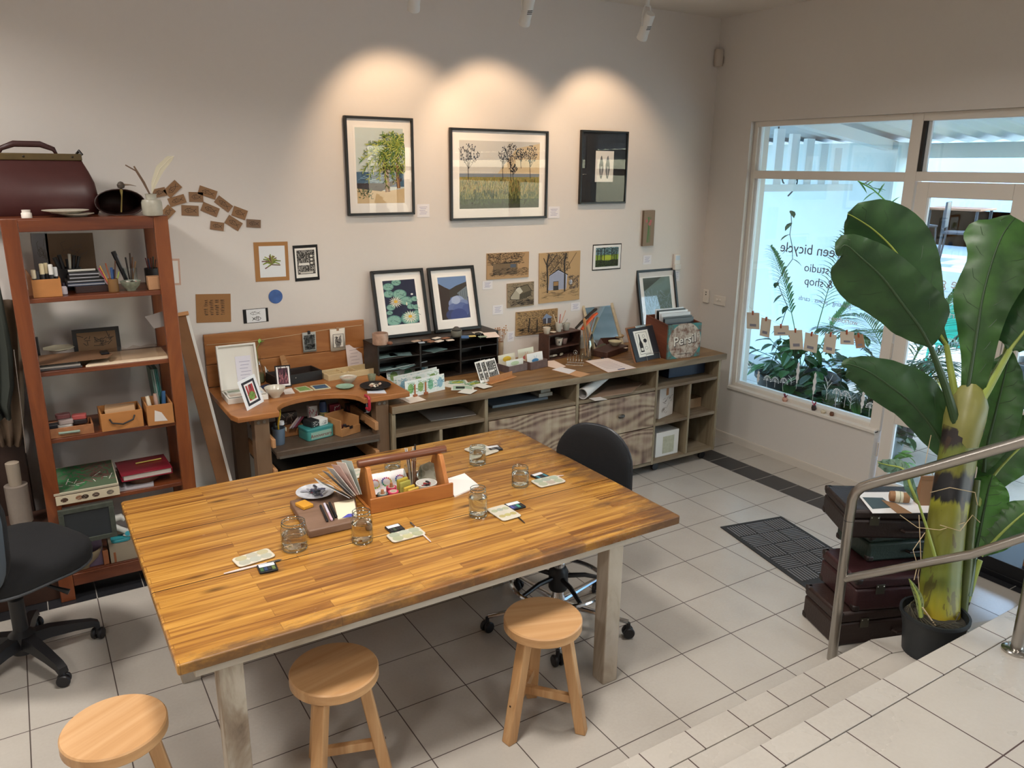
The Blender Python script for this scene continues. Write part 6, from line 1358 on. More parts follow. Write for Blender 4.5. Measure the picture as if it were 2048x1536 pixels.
for k, (u, v, c, w, lb) in enumerate([(832, 683, '#b8a08c', .05, 'pale brown tag, leftmost on the pigeonhole unit'), (843, 686, '#aab4be', .035, 'grey blue tag in the row on the unit'), (853, 681, '#8a5f45', .05, 'brown tag behind the grey blue one'), (863, 684, '#946a50', .045, 'brown tag in the middle of the row'), (873, 677, '#e3d8cc', .05, 'white tag at the back of the row'), (878, 683, '#dccfc0', .055, 'cream tag at the front of the row'), (891, 677, '#8a5a3e', .05, 'brown wooden tag right of the white ones'), (900, 681, '#d9c8b8', .045, 'cream tag at the right of the row'), (930, 676, '#4a6a94', .045, 'blue rubber block on the unit'), (943, 673, '#c8b46a', .05, 'yellowish scrap beside the blue block'), (955, 666, '#cfc8bc', .06, 'pale scrap behind the yellowish one'), (965, 674, '#8fa08a', .05, 'grey green scrap near the right end'), (955, 667, '#3a342e', .04, 'dark scrap near the right end')]):
    lay(lb, u, v, CT, w, w * .6, rnd(-.5, .5), c, th=.004 if k != 8 else .012, name='tag' if k < 8 else 'scrap', cat='tag')
def rocks(t, r, h):
    for z, s_ in ((.98, 1), (1.12, .8), (1.26, .55)): ob('stone', G().lathe([(0, 0), (r * .8 * s_, .002), (r * .95 * s_, .008), (r * .6 * s_, .014), (0, .016)], (0, 0, h * z), 12, caps=False), C(random.choice(['#4a4a48', '#6a6a66']), .6), t)
    ob('petal', G().lathe([(0, 0), (.01, .004), (0, .01)], (0, 0, h * 1.48), 8, caps=False), C('#b0708c', .6), t)
vessel('glass_tumbler', 'little glass block topped with dark stones and a pink petal', 'glass', 913, 672, CT, 11, 661, [(0, 0), (.9, 0), (1, .1), (1, 1), (.9, 1), (0, .95)], C('#77756c', .3), extra=rocks)
flat('paper_sheet', 'cream paper sheet on the right end of the pigeonhole unit', 'paper', [(965, 666), (991, 664), (1000, 674), (973, 676)], CT, C('#e6d6cc', .8))
def dried(t, r, h):
    g = G(); g2 = G()
    for k in range(34):
        a, q = rnd(0, 6.28), rnd(.01, .055); e = V((q * math.cos(a), q * math.sin(a) * .6, h + rnd(.01, .10))); g.tube([(0, 0, h * .4), (e.x * .4, e.y * .4, h), e], .0007, 4)
        g2.lathe([(0, -.003), (.005, 0), (.004, .004), (0, .005)], e, 7, caps=False)
    ob('stems', g, C('#a87a55', .9), t, smooth=0); ob('flower_heads', g2, C('#b8865a', .9, var=.4, bs=90), t)
    for s_ in ((-.03, .01, .19), (-.07, .02, .16)): ob('twig', G().tube([(0, 0, h * .5), (s_[0] * .6, s_[1], h * .5 + .08), s_], .0015, 5), C('#6a5240', .9), t)
vessel('dried_flowers', 'vase of dried brown flowers and twigs behind the small boxes', 'flowers', 1001, 722, SZ, 8, 685, CUP, C('#b9a488', .6), extra=dried, h=.13, r=.02)
# cards in the peg rack
rk, rw_ = bs(812, 797, 893, 778, SZ)
t = thing('card_rack', 'low wooden rack with upright pegs holding rows of leaf cards', 'rack', M=rk)
for x in (.06, .135): ob('foot', G().box(x - .012, x + .012, -.012, .125, 0, .012), C('#9a5a34', .5), t, bevel=.001)
for x in (.06, .135):
    for y in (-.004, .04, .085): ob('peg', G().lathe([(0, .012), (.004, .012), (.004, .068), (.003, .07), (0, .07)], (x, y, 0), 10, caps=False), C('#a4603a', .5), t)
def strip(A, n=4, s=0):
    for k in range(n):
        x = .03 + k / n; A.R(x, .08, x + .9 / n - .02, .92, '#d8e3de'); c = ['#4f8a4a', '#6a8f4a', '#4a9a6a', '#6a9ab0'][(k + s) % 4]
        A.E(x + .4 / n, .5, .28 / n, .3, ['#86ad6c', '#8fa86a', '#7fb89a', '#8fb8c8'][(k + s) % 4], 12).scr(x + .1 / n, .2, x + .75 / n, .85, 22, .12, .0016, c)
for k, (b, vt, n, s, ln, lb) in enumerate([((776, 772, 858, 752, SZ), 741, 3, 1, .15, 'strip of leaf paintings in the back row of the peg rack'), ((790, 783, 876, 762, SZ), 754, 3, 2, .12, 'second strip of leaf paintings in the peg rack'), ((796, 788, 880, 767, SZ), 758, 3, 3, .1, 'third strip of leaf paintings in the peg rack'), ((812, 797, 890, 779, SZ), 764, 4, 0, .08, 'front strip of four leaf paintings in the peg rack')]):
    stand('painted_strip', lb, 'painting', b, vt, ln, '#e3e6e2', .0015, (lambda A, n=n, s=s: strip(A, n, s)), grp='leaf painting strips in the peg rack')
flat('paper_sheet', 'cream paper square at the front left of the sideboard top', 'paper', [(793, 795), (830, 790), (852, 800), (820, 807)], SZ, C('#e6d8ca', .8))
def gr_(A): A.R(.1, .1, .9, .9, '#9fc0a8').E(.5, .5, .3, .25, '#b8b84a').scr(.1, .1, .9, .9, 30, .2, .003, '#4f8a5a')
for k, (u, v, w, d, r, lb) in enumerate([(905, 770, .11, .15, .5, 'cream sheet under the loose leaf cards'), (915, 765, .12, .09, -.3, 'leaf card at the left of the loose pile'), (925, 776, .13, .1, -.5, 'leaf card with a dark block in the loose pile'), (950, 768, .12, .1, .3, 'leaf card with a yellow leaf at the right of the pile'), (935, 783, .09, .08, .6, 'pale sheet poking out below the loose cards'), (965, 772, .07, .1, .2, 'pale sheet under the right card of the pile')]):
    lay(lb, u, v, SZ + k * .0014, w, d, r, '#e3e2d8', gr_ if k in (1, 3) else (lambda A: (A.R(.08, .08, .92, .92, '#a9c4ac'), A.R(.2, .3, .6, .75, '#26302a'))) if k == 2 else None, grp='loose cards on the sideboard')
# card stand with three woodcut cards
M, w = bs(979, 768, 1024, 755, SZ)
t = thing('card_stand', 'pale wooden stand holding three black and white woodcut cards', 'stand', M=M)
ob('foot', G().box(-.01, w + .02, -.02, .05, 0, .008), C('#b8804e', .5, var=.15, bs=30), t, bevel=.002); ob('ledge', G().box(0, w, -.002, .004, .008, .04), C('#b27a4a', .5, var=.15, bs=30), t, bevel=.001)
for k in range(3):
    t2 = thing('woodcut_card', 'black and white woodcut card, %s of three in the pale stand' % ['front', 'middle', 'back'][k], 'card', M=M @ TR((.018 - k * .034, .008 + k * .008, .0095)) @ RX(-.38) @ RY(-.03), group='woodcut cards in the pale stand')
    ob('card', G().box(0, .092, 0, .0015, 0, .128), C('#e9e6e0', .7), t2, smooth=0); A = Art(.092, .128); bw_art(A); A.put(t2, TR((0, -.0003, 0)))
def smallbox(b, h, dep, m, lb): 
    M, w = bs(*b); t = thing('small_wooden_box', lb, 'box', M=M)
    for nm, (x0, x1, y0, y1, z1) in {'front': (0, w, 0, .006, h), 'back': (0, w, dep - .006, dep, h), 'side': (0, .006, .0062, dep - .0062, h)}.items(): ob(nm, G().box(x0, x1, y0, y1, 0, z1), m, t, bevel=.001)
    ob('side', G().box(w - .006, w, .0062, dep - .0062, 0, h), m, t, bevel=.001); ob('base', G().box(.0062, w - .0062, .0062, dep - .0062, 0, .005), m, t); return M, w
Mx, w = smallbox((1018, 748, 1055, 740, SZ), .045, .12, C('#6a5a58', .6, var=.4, bs=30), 'small weathered box of cards, left of the two')
for k, (x, y, h, c, lb, a) in enumerate([(.006, .10, .088, '#e0dcc8', 'card with a yellow bloom at the back of the left small box', '#d8b43a'), (.010, .03, .066, '#dfe3dc', 'pale card with a green wash at the front of the left small box', '#b8cca8')]):
    t = thing('art_card', lb, 'card', M=Mx @ TR((x, y, .007)) @ RX(-.15)); ob('card', G().box(0, w - .014, 0, .002, 0, h), C(c, .7), t, smooth=0); A = Art(w - .014, h); A.k = 1; A.E(.5, .65, .25, .2, a); A.put(t, TR((0, -.0004, 0)))
Mx, w = smallbox((1061, 741, 1095, 733, SZ), .05, .13, C('#5f4a45', .6, var=.5, bs=25), 'small weathered box of cards, right of the two')
for k, (x, y, h, c, lb, a) in enumerate([(.0065, .11, .105, '#dfe0cc', 'card with a red flower at the back of the right small box', '#c86a6a'), (.0068, .045, .088, '#d8b8a0', 'peach card behind the blue flower card', '#d8b8a0'), (.0072, .03, .09, '#e9e9e6', 'white card with a blue flower in the right small box', '#4a84b0')]):
    t = thing('art_card', lb, 'card', M=Mx @ TR((x, y, .007)) @ RX(-.15)); ob('card', G().box(0, w - .0142, 0, .002, 0, h), C(c, .7), t, smooth=0); A = Art(w - .0142, h); A.k = 1; A.E(.5, .45, .22, .14, a); A.L([(.5, .5), (.45, .8)], .0012, a); A.L([(.5, .5), (.62, .78)], .0012, a); A.put(t, TR((0, -.0004, 0)))
flat('paper_slip', 'cream slip of paper right of the small boxes', 'paper', [(1096, 722), (1108, 721), (1132, 733), (1115, 738), (1096, 733)], SZ, C('#e6d3c6', .8))
flat('envelope', 'brown card with a white sheet across it at the front of the sideboard', 'card', [(1103, 740), (1122, 735), (1180, 748), (1160, 755)], SZ, C('#c99a70', .8))
flat('paper_slip', 'white printed slip lying on the brown card', 'paper', [(1104, 739.5), (1122, 734.5), (1152, 741), (1138, 748)], SZ + .0016, C('#e4e2e4', .8))
# two tier mini shelf
M, w = bs(1097, 722, 1190, 703, SZ); w = .30
t = thing('mini_shelf', 'small two tier dark wooden shelf on the sideboard', 'shelf', M=M); D_ = .10; H_ = .165
for x in (0, w - .008): ob('side', G().box(x, x + .008, 0, D_, 0, H_), M_dk2, t)
for z in (0, .072, H_ - .0): ob('shelf', G().box((0.0082 if z < .1 else 0), (w - .0082 if z < .1 else w), .001, D_, z, z + .007), M_dk2, t, bevel=.001)
ob('back', G().box(.0082, w - .0082, D_ - .004, D_ - .0002, .0072, H_), M_dk2, t)
def ms(x, y, z): q = M @ V((x, y, 0)); return (q.x, q.y, SZ + z + .001)
def cup(label, loc, r, h, c, prof=CUP, nm='cup', extra=None, grp=None):
    t = thing(nm, label, 'cup', loc, group=grp); ob('body', G().lathe([(a * r, b_ * h) for a, b_ in prof], (0, 0, 0), 24, caps=False), C(c, .35), t, smooth=50)
    if extra: extra(t, r, h)
    return t
cup('cream cup at the left end on top of the mini shelf', ms(.025, .05, H_ + .0075), .026, .044, '#d0c6b4')
cup('small cream lid lying on top of the mini shelf', ms(.085, .05, H_ + .0075), .022, .006, '#d8cfc0', PLATE, 'lid')
def pens(t, r, h):
    for a, l, c in ((.5, .16, '#c8a08a'), (-.5, .14, '#d8c0a0'), (.15, .12, '#b05a5a'), (.9, .13, '#9a9a94')): ob('brush_handle', G().tube([(0, 0, .01), (l * math.sin(a) * .7, 0, l * math.cos(a))], .003, 6), C(c, .6), t)
cup('tall ribbed stoneware beaker with brushes on the mini shelf', ms(.135, .05, H_ + .0075), .023, .062, '#c3c2b8', CUP, 'beaker', pens)
cup('squat stoneware beaker at the right end of the mini shelf', ms(.21, .055, H_ + .0075), .028, .05, '#b9bab0', CUP, 'beaker')
cup('cream cup with a black spot on the middle tier', ms(.135, .045, .08), .027, .05, '#cfc8ba', CUP, 'cup', lambda t, r, h: ob('spot', G().lathe([(0, 0), (.008, 0)], (0, 0, 0), 12, M=TR((-.012, -r * .88, h * .55)) @ RX(PI / 2) @ RY(.4), caps=False), C('#1c1c1e', .5), t))
cup('pinkish cup at the right of the middle tier', ms(.20, .06, .08), .024, .04, '#9a807a')
for k, (x, c) in enumerate(((.05, '#8a8274'), (.085, '#c6bba8'), (.15, '#b0a48e'))): one('shell', ['grey shell on the lowest tier', 'long pale shell on the lowest tier', 'rounded shell at the right of the lowest tier'][k], 'shell', G().tube([(-.03, 0, .008), (-.01, 0, .012), (.02, .004, .01), (.035, .006, .006)], [.003, .011, .009, .002], 9, flat=.7), C(c, .5, var=.3, bs=60), ms(x, .03, .0075), .3 * k)
# toast rack
M, w = bs(1133, 730, 1166, 733, SZ)
t = thing('toast_rack', 'chrome wire toast rack in front of the mini shelf', 'rack', M=M @ RZ(.15)); M_w = C('#b9b7b0', .2, 1)
for k in range(6):
    x = .006 + k * .0185; ob('wire_hoop', G().tube([(x, 0, 0)] + [(x, .035 - .035 * math.cos(a), .03 + .035 * math.sin(a)) for a in [PI * i / 10 for i in range(11)]] + [(x, .07, 0)], .0015, 6), M_w, t)
for y in (0, .07): ob('rail_wire', G().tube([(-.004, y, .001), (.108, y, .001)], .002, 6), M_w, t)
ob('ring_handle', G().tube([(.052, .035 + .0 * a, .082 + .0) for a in (0,)] * 1 + [(.052 + .012 * math.sin(a), .035, .079 - .014 * math.cos(a)) for a in [2 * PI * i / 14 for i in range(1, 15)]], .0015, 6), M_w, t)
# glass jar of spatulas
def tools(t, r, h):
    ob('wooden_spoon', G().tube([(.01, -.01, .01), (-.005, -.02, .10), (-.03, -.02, .2), (-.034, -.02, .225), (-.04, -.02, .27), (-.04, -.02, .28)], [.005, .005, .006, .014, .017, .006], 8, flat=.35), C('#c39a6c', .6), t)
    ob('orange_brush', G().tube([(-.045, .0, .2), (0, .005, .24), (.05, .0, .285), (.08, .0, .30)], [.014, .017, .016, .012], 8, flat=.5), C('#c8562c', .6), t)
    ob('black_brush', G().tube([(-.085, .012, .21), (-.04, .013, .245), (.03, .013, .295), (.075, .012, .325), (.085, .012, .328)], [.012, .014, .014, .016, .008], 8, flat=.5), C('#1a1715', .7), t)
    ob('brush_handle', G().tube([(.0, 0, .01), (-.02, 0, .12), (-.03, .0, .215)], .005, 7), C('#b08a60', .6), t)
    ob('flat_brush', G().tube([(0, .0, .01), (.03, 0, .12), (.045, 0, .16)], .007, 7), C('#1c1c1e', .5), t)
    ob('brush_ferrule', G().tube([(.045, 0, .16), (.075, 0, .24), (.09, 0, .27)], [.008, .014, .016], 8, flat=.4), C('#8a8f7a', .5), t)
    ob('pencil', G().tube([(0, .01, .01), (.04, .01, .2), (.075, .01, .3)], .0022, 6), C('#a8603a', .6), t)
vessel('glass_jar', 'glass jar holding a wooden spatula and brushes beside the mini shelf', 'jar', 1172, 716, SZ, 15, 672, [(0, 0), (.95, 0), (1, .05), (1, .7), (.85, .82), (.85, .9), (.9, .92), (.88, 1), (.82, 1), (.8, .82), (.94, .7), (.94, .06), (0, .04)], M_jt, extra=tools)
# leaning mirror
M_, w_, h_ = leanM((1187, 676), (1249, 668), SZ + .12, 1.22, (1205, 590))
M_ = TR((0, 0, -.119)) @ M_; h_ += .119
t = thing('framed_mirror', 'old mirror in a chipped cream frame leaning on the wall', 'mirror', M=M_)
g = G(); fw = .022; g.box(0, w_, -.014, 0, 0, fw).box(0, w_, -.014, 0, h_ - fw, h_).box(0, fw, -.014, 0, fw, h_ - fw).box(w_ - fw, w_, -.014, 0, fw, h_ - fw)
ob('frame', g, C('#b3a68c', .7, var=.45, bs=45, bump=.5), t, bevel=.003); ob('glass', G().box(fw, w_ - fw, -.006, -.004, fw, h_ - fw), C('#c8ccd0', .02, 1), t, smooth=0)
ob('hanging_ring', G().tube([(w_ / 2 + .011 * math.cos(a), -.004, h_ + .012 + .011 * math.sin(a)) for a in [2 * PI * i / 16 for i in range(16)]], .0014, 6, closed=True), C('#5a4a3a', .4, .8), t)
stand('paper_note', 'pinkish paper note standing behind the spatula jar', 'paper', (1188, 697, 1209, 692, SZ), 651, .12, '#dccac6', art=notes)
# block with bowls
M, w = bs(1229, 712, 1262, 703, SZ)
one('wooden_block', 'dark brown wooden box under the two bowls', 'box', G().box(-.10, w, 0, .13, 0, .042), M_dk2, M=M @ RZ(.12), bevel=.003)
ZB = SZ + .0436
vessel('small_bowl', 'greenish cream bowl in front on the dark wooden box', 'bowl', 1230, 691, ZB, 14, 679, BOWL, C('#b7b294', .4), h=.032)
vessel('small_bowl', 'orange cream bowl behind the greenish one on the dark box', 'bowl', 1233, 680, ZB, 15, 668, BOWL, C('#c2a880', .4), h=.036)
vessel('cup', 'small green cup behind the dark wooden box', 'cup', 1211, 690, SZ, 10, 664, CUP, C('#8d9678', .5), h=.075)
lay('small white slip on the dark wooden box', 1252, 696, ZB, .03, .02, .2, '#e6d8ca', name='paper_slip', cat='paper')
# clipboard
P = [PZ(u, v, SZ) for u, v in ((1170, 723), (1216, 717), (1273, 737), (1216, 746))]; c = sum(P, V()) / 4
t = thing('clipboard', 'clipboard with a printed white sheet at the front of the sideboard', 'clipboard', (c.x, c.y, SZ + .0006))
ob('board', G().prism([(p.x - c.x, p.y - c.y) for p in P], 0, .003), C('#a4734c', .6), t, smooth=0)
ob('sheet', G().prism([((p.x - c.x) * .985, (p.y - c.y) * .985) for p in P], .0032, .004), C('#e9dcd6', .8), t, smooth=0)
g = G(); u_ = (P[3] - P[0]); v_ = P[1] - P[0]
for k in range(6):
    a = P[0] - c + v_ * .15 + u_ * (.25 + k * .1); g.poly([a + V((0, 0, .0044)), a + u_ * .02 + V((0, 0, .0044)), a + u_ * .02 + v_ * .7 + V((0, 0, .0044)), a + v_ * .7 + V((0, 0, .0044))], C('#b9a4a4', .8))
a = P[0] - c + v_ * .5 + u_ * .88; g.poly([a + V((0, 0, .0044)), a + u_ * .06 + V((0, 0, .0044)), a + u_ * .06 + v_ * .3 + V((0, 0, .0044)), a + v_ * .3 + V((0, 0, .0044))], C('#5a5a78', .8))
ob('print', g, None, t, smooth=0)
for q in (.2, .75): ob('clip', G().box(-.010, .010, -.006, .006, .0042, .013), C('#1c1c1e', .4), t, M=TR((P[0] - c).lerp(P[1] - c, q)), bevel=.002)
# display board
M, w = bs(1273, 727, 1322, 717, SZ); Ml = M @ RX(-.42)
def bottle(A):
    A.R(.16, .12, .74, .9, '#e6e4dc').L([(.24, .2), (.66, .2), (.66, .84), (.24, .84), (.24, .2)], .0015, '#1c1c1e').P([(.28, .26), (.42, .26), (.42, .5), (.38, .6), (.36, .8), (.33, .8), (.32, .6), (.28, .5)], '#232428').R(.31, .3, .4, .38, '#d8d6cc')
    A.E(.54, .58, .07, .06, '#232428').E(.53, .36, .06, .045, '#e6e4dc').L([(.53 + .06 * math.cos(a), .36 + .045 * math.sin(a)) for a in [2 * PI * i / 14 for i in range(15)]], .0012, '#1c1c1e').L([(.54, .52), (.54, .44)], .0015, '#1c1c1e').L([(.52 + .05 * math.cos(a), .72 + .04 * math.sin(a)) for a in [2 * PI * i / 14 for i in range(15)]], .0012, '#1c1c1e')
t = thing('display_board', 'brown clipboard easel with a black mounted print of a bottle', 'easel', M=Ml)
hb = .235
ob('board', G().box(-.012, w - .006, .004, .010, .002, hb + .01), C('#8a5a38', .5, var=.15, bs=20), t, bevel=.002); ob('black_mount', G().box(0, w, -.003, .0035, 0.006, hb), C('#26282e', .5), t, bevel=.002)
A = Art(w, hb - .006); bottle(A); A.put(t, TR((0, -.0034, .006)))
ob('clip', G().box(w * .3, w * .72, -.006, .011, hb - .004, hb + .012), C('#b9b6ae', .25, .9), t, bevel=.003)
ob('wire_stand', G().tube([(w * .42, -.006, .0), (w * .42, -.008, .045), (w * .95, -.008, .045), (w * .95, -.006, .0)], .0016, 6), C('#c9c9c6', .25, .9), t)
ob('wire_leg', G().tube([(w * .5, .012, .07), (w * .5 - .07, .07, .01)], .0016, 6), C('#5a4a3a', .4, .6), t)
# crate --------------------------------------------------------------------------------------------
M, w = bs(1334, 720, 1399, 712, SZ); M = M @ RZ(.0); hc = hh(1334, 720, SZ, 652); dc = .26
def crate_mat():
    m, nt, b = _new('faded_soap_crate_face'); L = nt.links.new
    tc = N(nt, 'ShaderNodeTexCoord'); n = N(nt, 'ShaderNodeTexNoise'); n.inputs['Scale'].default_value = 24; n.inputs['Detail'].default_value = 8; n.inputs['Roughness'].default_value = .7; L(tc.outputs['Object'], n.inputs['Vector'])
    sp = N(nt, 'ShaderNodeSeparateXYZ'); L(tc.outputs['Object'], sp.inputs[0])
    dx = mth(nt, 'DIVIDE', mth(nt, 'SUBTRACT', sp.outputs[0], w / 2), w / 2); dz = mth(nt, 'DIVIDE', mth(nt, 'SUBTRACT', sp.outputs[2], hc * .5), hc * .55)
    rad = mth(nt, 'ADD', mth(nt, 'MULTIPLY', dx, dx), mth(nt, 'MULTIPLY', dz, dz)); inside = mth(nt, 'LESS_THAN', rad, .95)
    bd = N(nt, 'ShaderNodeMix', data_type='RGBA'); L(inside, bd.inputs['Factor']); bd.inputs['A'].default_value = lin('#3f7f7c'); bd.inputs['B'].default_value = lin('#b8ab9c')
    r = ramp(nt, [(.38, '#000000'), (.56, '#ffffff')]); L(n.outputs['Fac'], r.inputs['Fac'])
    mx = N(nt, 'ShaderNodeMix', data_type='RGBA'); L(r.outputs['Color'], mx.inputs['Factor']); mx.inputs['A'].default_value = lin('#6a4636'); L(bd.outputs['Result'], mx.inputs['B']); L(mx.outputs['Result'], b.inputs['Base Color']); b.inputs['Roughness'].default_value = .7; return m
M_cr = wood('red_brown_crate_wood', [(.3, '#4f2718'), (.5, '#6d3822'), (.7, '#85492f')], 'Y', 3, 6, .6)
t = thing('wooden_crate', 'old wooden soap crate lettered Persil standing on the right end of the sideboard', 'crate', M=M)
ob('front', G().box(0, w, 0, .014, 0, hc), crate_mat(), t, bevel=.002)
sl_ = .03
for x in (0, w - .012): ob('side', G().add([(x, .0145, 0), (x + .012, .0145, 0), (x + .012, dc, 0), (x, dc, 0), (x, .0145, hc), (x + .012, .0145, hc), (x + .012, dc, hc + sl_), (x, dc, hc + sl_)], [(0, 3, 2, 1), (4, 5, 6, 7), (0, 1, 5, 4), (1, 2, 6, 5), (2, 3, 7, 6), (3, 0, 4, 7)]), M_cr, t, bevel=.002)
ob('back', G().box(.0125, w - .0125, dc - .012, dc, 0, hc + sl_ - .002), M_cr, t); ob('base', G().box(.0125, w - .0125, .0145, dc - .0125, 0, .01), M_cr, t)
Rf = RX(PI / 2)
for dx_, dm, k in ((.003, '#3a2f2c', -.0012), (0, '#d6cfc2', -.0018)): text('lettering', 'Persil', .088, C(dm, .7), TR((w / 2 + dx_, k, hc * .53 - dx_)) @ Rf @ Matrix.Shear('XZ', 4, (.0, 0)) @ Matrix.Rotation(.1, 4, 'Z'), t, .0004, .0038 if dx_ else .001)
text('lettering', 'completes the wash', .014, C('#4a4442', .7), TR((w / 2, -.0012, hc * .13)) @ Rf, t, .0003)
def cr(x, y, z): q = M @ V((x, y, 0)); return q.x, q.y, SZ + z
def agave(A):
    A.R(.3, .06, .76, .5, '#ded8cc')
    for k in range(13): a = PI * (k + .5) / 13; A.L([(.53, .14), (.53 + .2 * math.cos(a), .14 + .27 * math.sin(a))], .003, '#4a5040')
for k, (y, hgt, c, art, lb) in enumerate([(.04, .255, '#3a3d44', agave, 'black mounted print of a spiky plant at the front of the crate'), (.055, .265, '#26282e', None, 'second dark mounted print in the crate'), (.075, .285, '#c6c9cc', None, 'pale mounted print in the crate'), (.10, .295, '#dfe2e4', None, 'white edged print near the back of the crate'), (.125, .30, '#1c1d20', None, 'black print at the back of the crate'), (.145, .305, '#d8dadc', None, 'rearmost white print in the crate')]):
    t = thing('mounted_print', lb, 'print', M=M @ TR((.016 - .0 * k, y, .0108)) @ RX(-.12), group='prints standing in the soap crate')
    ob('card', G().box(0, w - .034, 0, .003, 0, hgt), C(c, .35), t, smooth=0)
    if art: A = Art(w - .034, hgt); A.k = 1; A.R(.02, .02, .98, .98, '#474b54'); 
    if art: A.g = G(); A.R(.26, .5, .76, .84, '#ded8cc'); [A.L([(.51, .55), (.51 + .2 * math.cos(a), .55 + .24 * math.sin(a))], .003, '#4a5040') for a in [PI * (i + .5) / 13 for i in range(13)]]; A.put(t, TR((0, -.0004, 0)))
# ---- inside the sideboard ---------------------------------------------------------------------------
def yz(u, v, y): q = PY(u, v, y); return q
SH = .6206
flat('paper_sheets', 'large grey paper sheets lying in the left opening of the sideboard', 'paper', [(835, 822), (940, 812), (952, 830), (862, 843)], SH, C('#b8b4ae', .7), .004)
Mq, w = bs(985, 817, 1105, 797, SH)
one('portfolio', 'stack of blue grey folders in the second opening', 'folder', G().box(0, .40, 0, .3, 0, .016), C('#77828c', .5, var=.2), M=Mq, bevel=.001)
one('print_tube_box', 'long black flat box on top of the folders', 'box', G().box(0, .43, 0, .2, 0, .045), C('#18191c', .45), M=TR((0, .03, .075)) @ Mq, bevel=.002)
one('blue_folder', 'blue patterned folder slanting under the black box', 'folder', G().box(0, .36, 0, .2, 0, .010), C('#4f6488', .5, var=.5, bs=60), M=TR((.03, .03, .052)) @ Mq @ RY(-.08), bevel=.001)
one('paper_scraps', 'pale paper scraps stacked at the right of the folders', 'paper', G().box(0, .1, 0, .1, 0, .022).box(.02, .09, .01, .1, .0225, .045), C('#a9a59c', .7, var=.2), M=TR((.34, .005, .0175)) @ Mq)
t = thing('paper_roll', 'rolled white paper leaning in the third opening', 'paper roll', PZ(1164, 800, SH) + V((0, .0, .04)))
ob('roll', G().lathe([(.030, 0), (.036, 0), (.026, .36), (.022, .36)], (0, 0, 0), 24, M=RZ(.45) @ RY(PI / 2 - .12), caps=False), C('#cfccc8', .6), t, thick=.001)
flat('kraft_sheets', 'brown paper sheets spread in the third opening', 'paper', [(1185, 797), (1262, 786), (1288, 765), (1215, 775)], SH, C('#8f7560', .7), .006)
flat('white_sheet', 'white sheet poking out under the brown paper', 'paper', [(1178, 797), (1200, 794), (1215, 799), (1190, 802)], SH + .0068, C('#cfcac4', .7), .001)
Mq, w = bs(1337, 757, 1412, 745, SH); one('archive_box', 'dark blue box in the top right opening of the sideboard', 'box', G().box(0, w - .015, 0, .22, 0, .08), C('#26334a', .5), M=Mq, bevel=.002)
Mq, w = bs(1317, 839, 1350, 829, .3675); hq = hh(1317, 839, .3675, 778)
t = thing('white_carton', 'white taped carton with handwriting in the upper right cubby', 'box', M=Mq @ RZ(.12)); ob('body', G().box(0, w, 0, .2, 0, hq - .0), C('#c9c0b6', .6), t, bevel=.002)
ob('tape', G().box(w * .45, w * .62, -.0008, -.0002, hq * .7, hq), C('#a8774f', .4), t, smooth=0); A = Art(w, hq); A.k = 1; A.scr(.15, .45, .8, .65, 14, .15, .0014, '#5a4a44', .1).scr(.1, .1, .6, .3, 10, .2, .0014, '#5a4a44', .6); A.put(t, TR((0, -.001, 0)), 'handwriting')
Mq, w = bs(1378, 818, 1399, 812, .3675); one('brown_carton', 'small open brown carton in the far right cubby', 'box', G().box(-.03, w, 0, .1, 0, .07), C('#8f7355', .7), M=Mq @ RZ(-.1), bevel=.001)
Mq, w = bs(1310, 916, 1355, 905, .0955)
t = thing('document_box', 'white magazine file with a taped front in the lower right cubby', 'file box', M=Mq); hq = hh(1310, 916, .0955, 868); ob('body', G().box(0, w, 0, .2, 0, hq), C('#d2d0ca', .6), t, bevel=.001); ob('worn_patch', G().box(w * .3, w * .8, -.0008, -.0002, hq * .1, hq * .8), C('#a9a892', .7, var=.3, bs=40), t, smooth=0)
one('folded_map', 'white folded papers behind the magazine file', 'paper', G().box(0, w * .85, 0, .012, 0, hq + .035), C('#c6c8d6', .6, var=.15), M=Mq @ TR((.0, .205, 0)) @ RX(-.05))
Mq, w = bs(840, 905, 878, 900, .0955); one('cardboard_sheets', 'grey boards standing in the lower left cubby', 'board', G().box(-.06, .09, .03, .05, 0, .44), C('#5a5248', .8), M=TR((0, .12, 0)) @ Mq)
# ================================ ON THE WORKBENCH ================================================
Z = BZ
# white hinged box of cards
P = [PZ(u, v, Z) for u, v in ((428, 770), (470, 800), (536, 775), (500, 752))]
M = frame(P[0] + V((0, 0, .0006)), P[1] - P[0], (0, 0, 1)) ; 
M, w = bs(432, 783, 478, 799, Z)
wb, db = .235, .17
M = frame(V((-3.205, .955, Z + .0006)), (1, -.02, 0), (0, 0, 1)); wb = .2
t = thing('card_box', 'white hinged display box with its lid open, holding art cards', 'box', M=M)
M_wb = C('#dedbd2', .5)
for x0, x1, y0, y1 in ((0, wb, 0, .008), (0, wb, db - .008, db), (0, .008, .0082, db - .0082), (wb - .008, wb, .0082, db - .0082)): ob('side', G().box(x0, x1, y0, y1, 0, .028), M_wb, t, bevel=.001)
ob('base', G().box(.0082, wb - .0082, .0082, db - .0082, 0, .006), M_wb, t); ob('divider', G().box(wb / 2 - .003, wb / 2 + .003, .0082, db - .0082, .006, .026).box(.0082, wb / 2 - .0032, db / 2 - .003, db / 2 + .003, .006, .026), M_wb, t)
lid = ob('lid', G().box(0, wb, -.003, .003, 0, .235).box(0, .01, -.022, -.0032, 0, .235).box(wb - .01, wb, -.022, -.0032, 0, .235).box(.01, wb - .01, -.022, -.0032, .226, .235), M_wb, t, M=TR((0, db + .004, .028)) @ RX(-.22), bevel=.001)
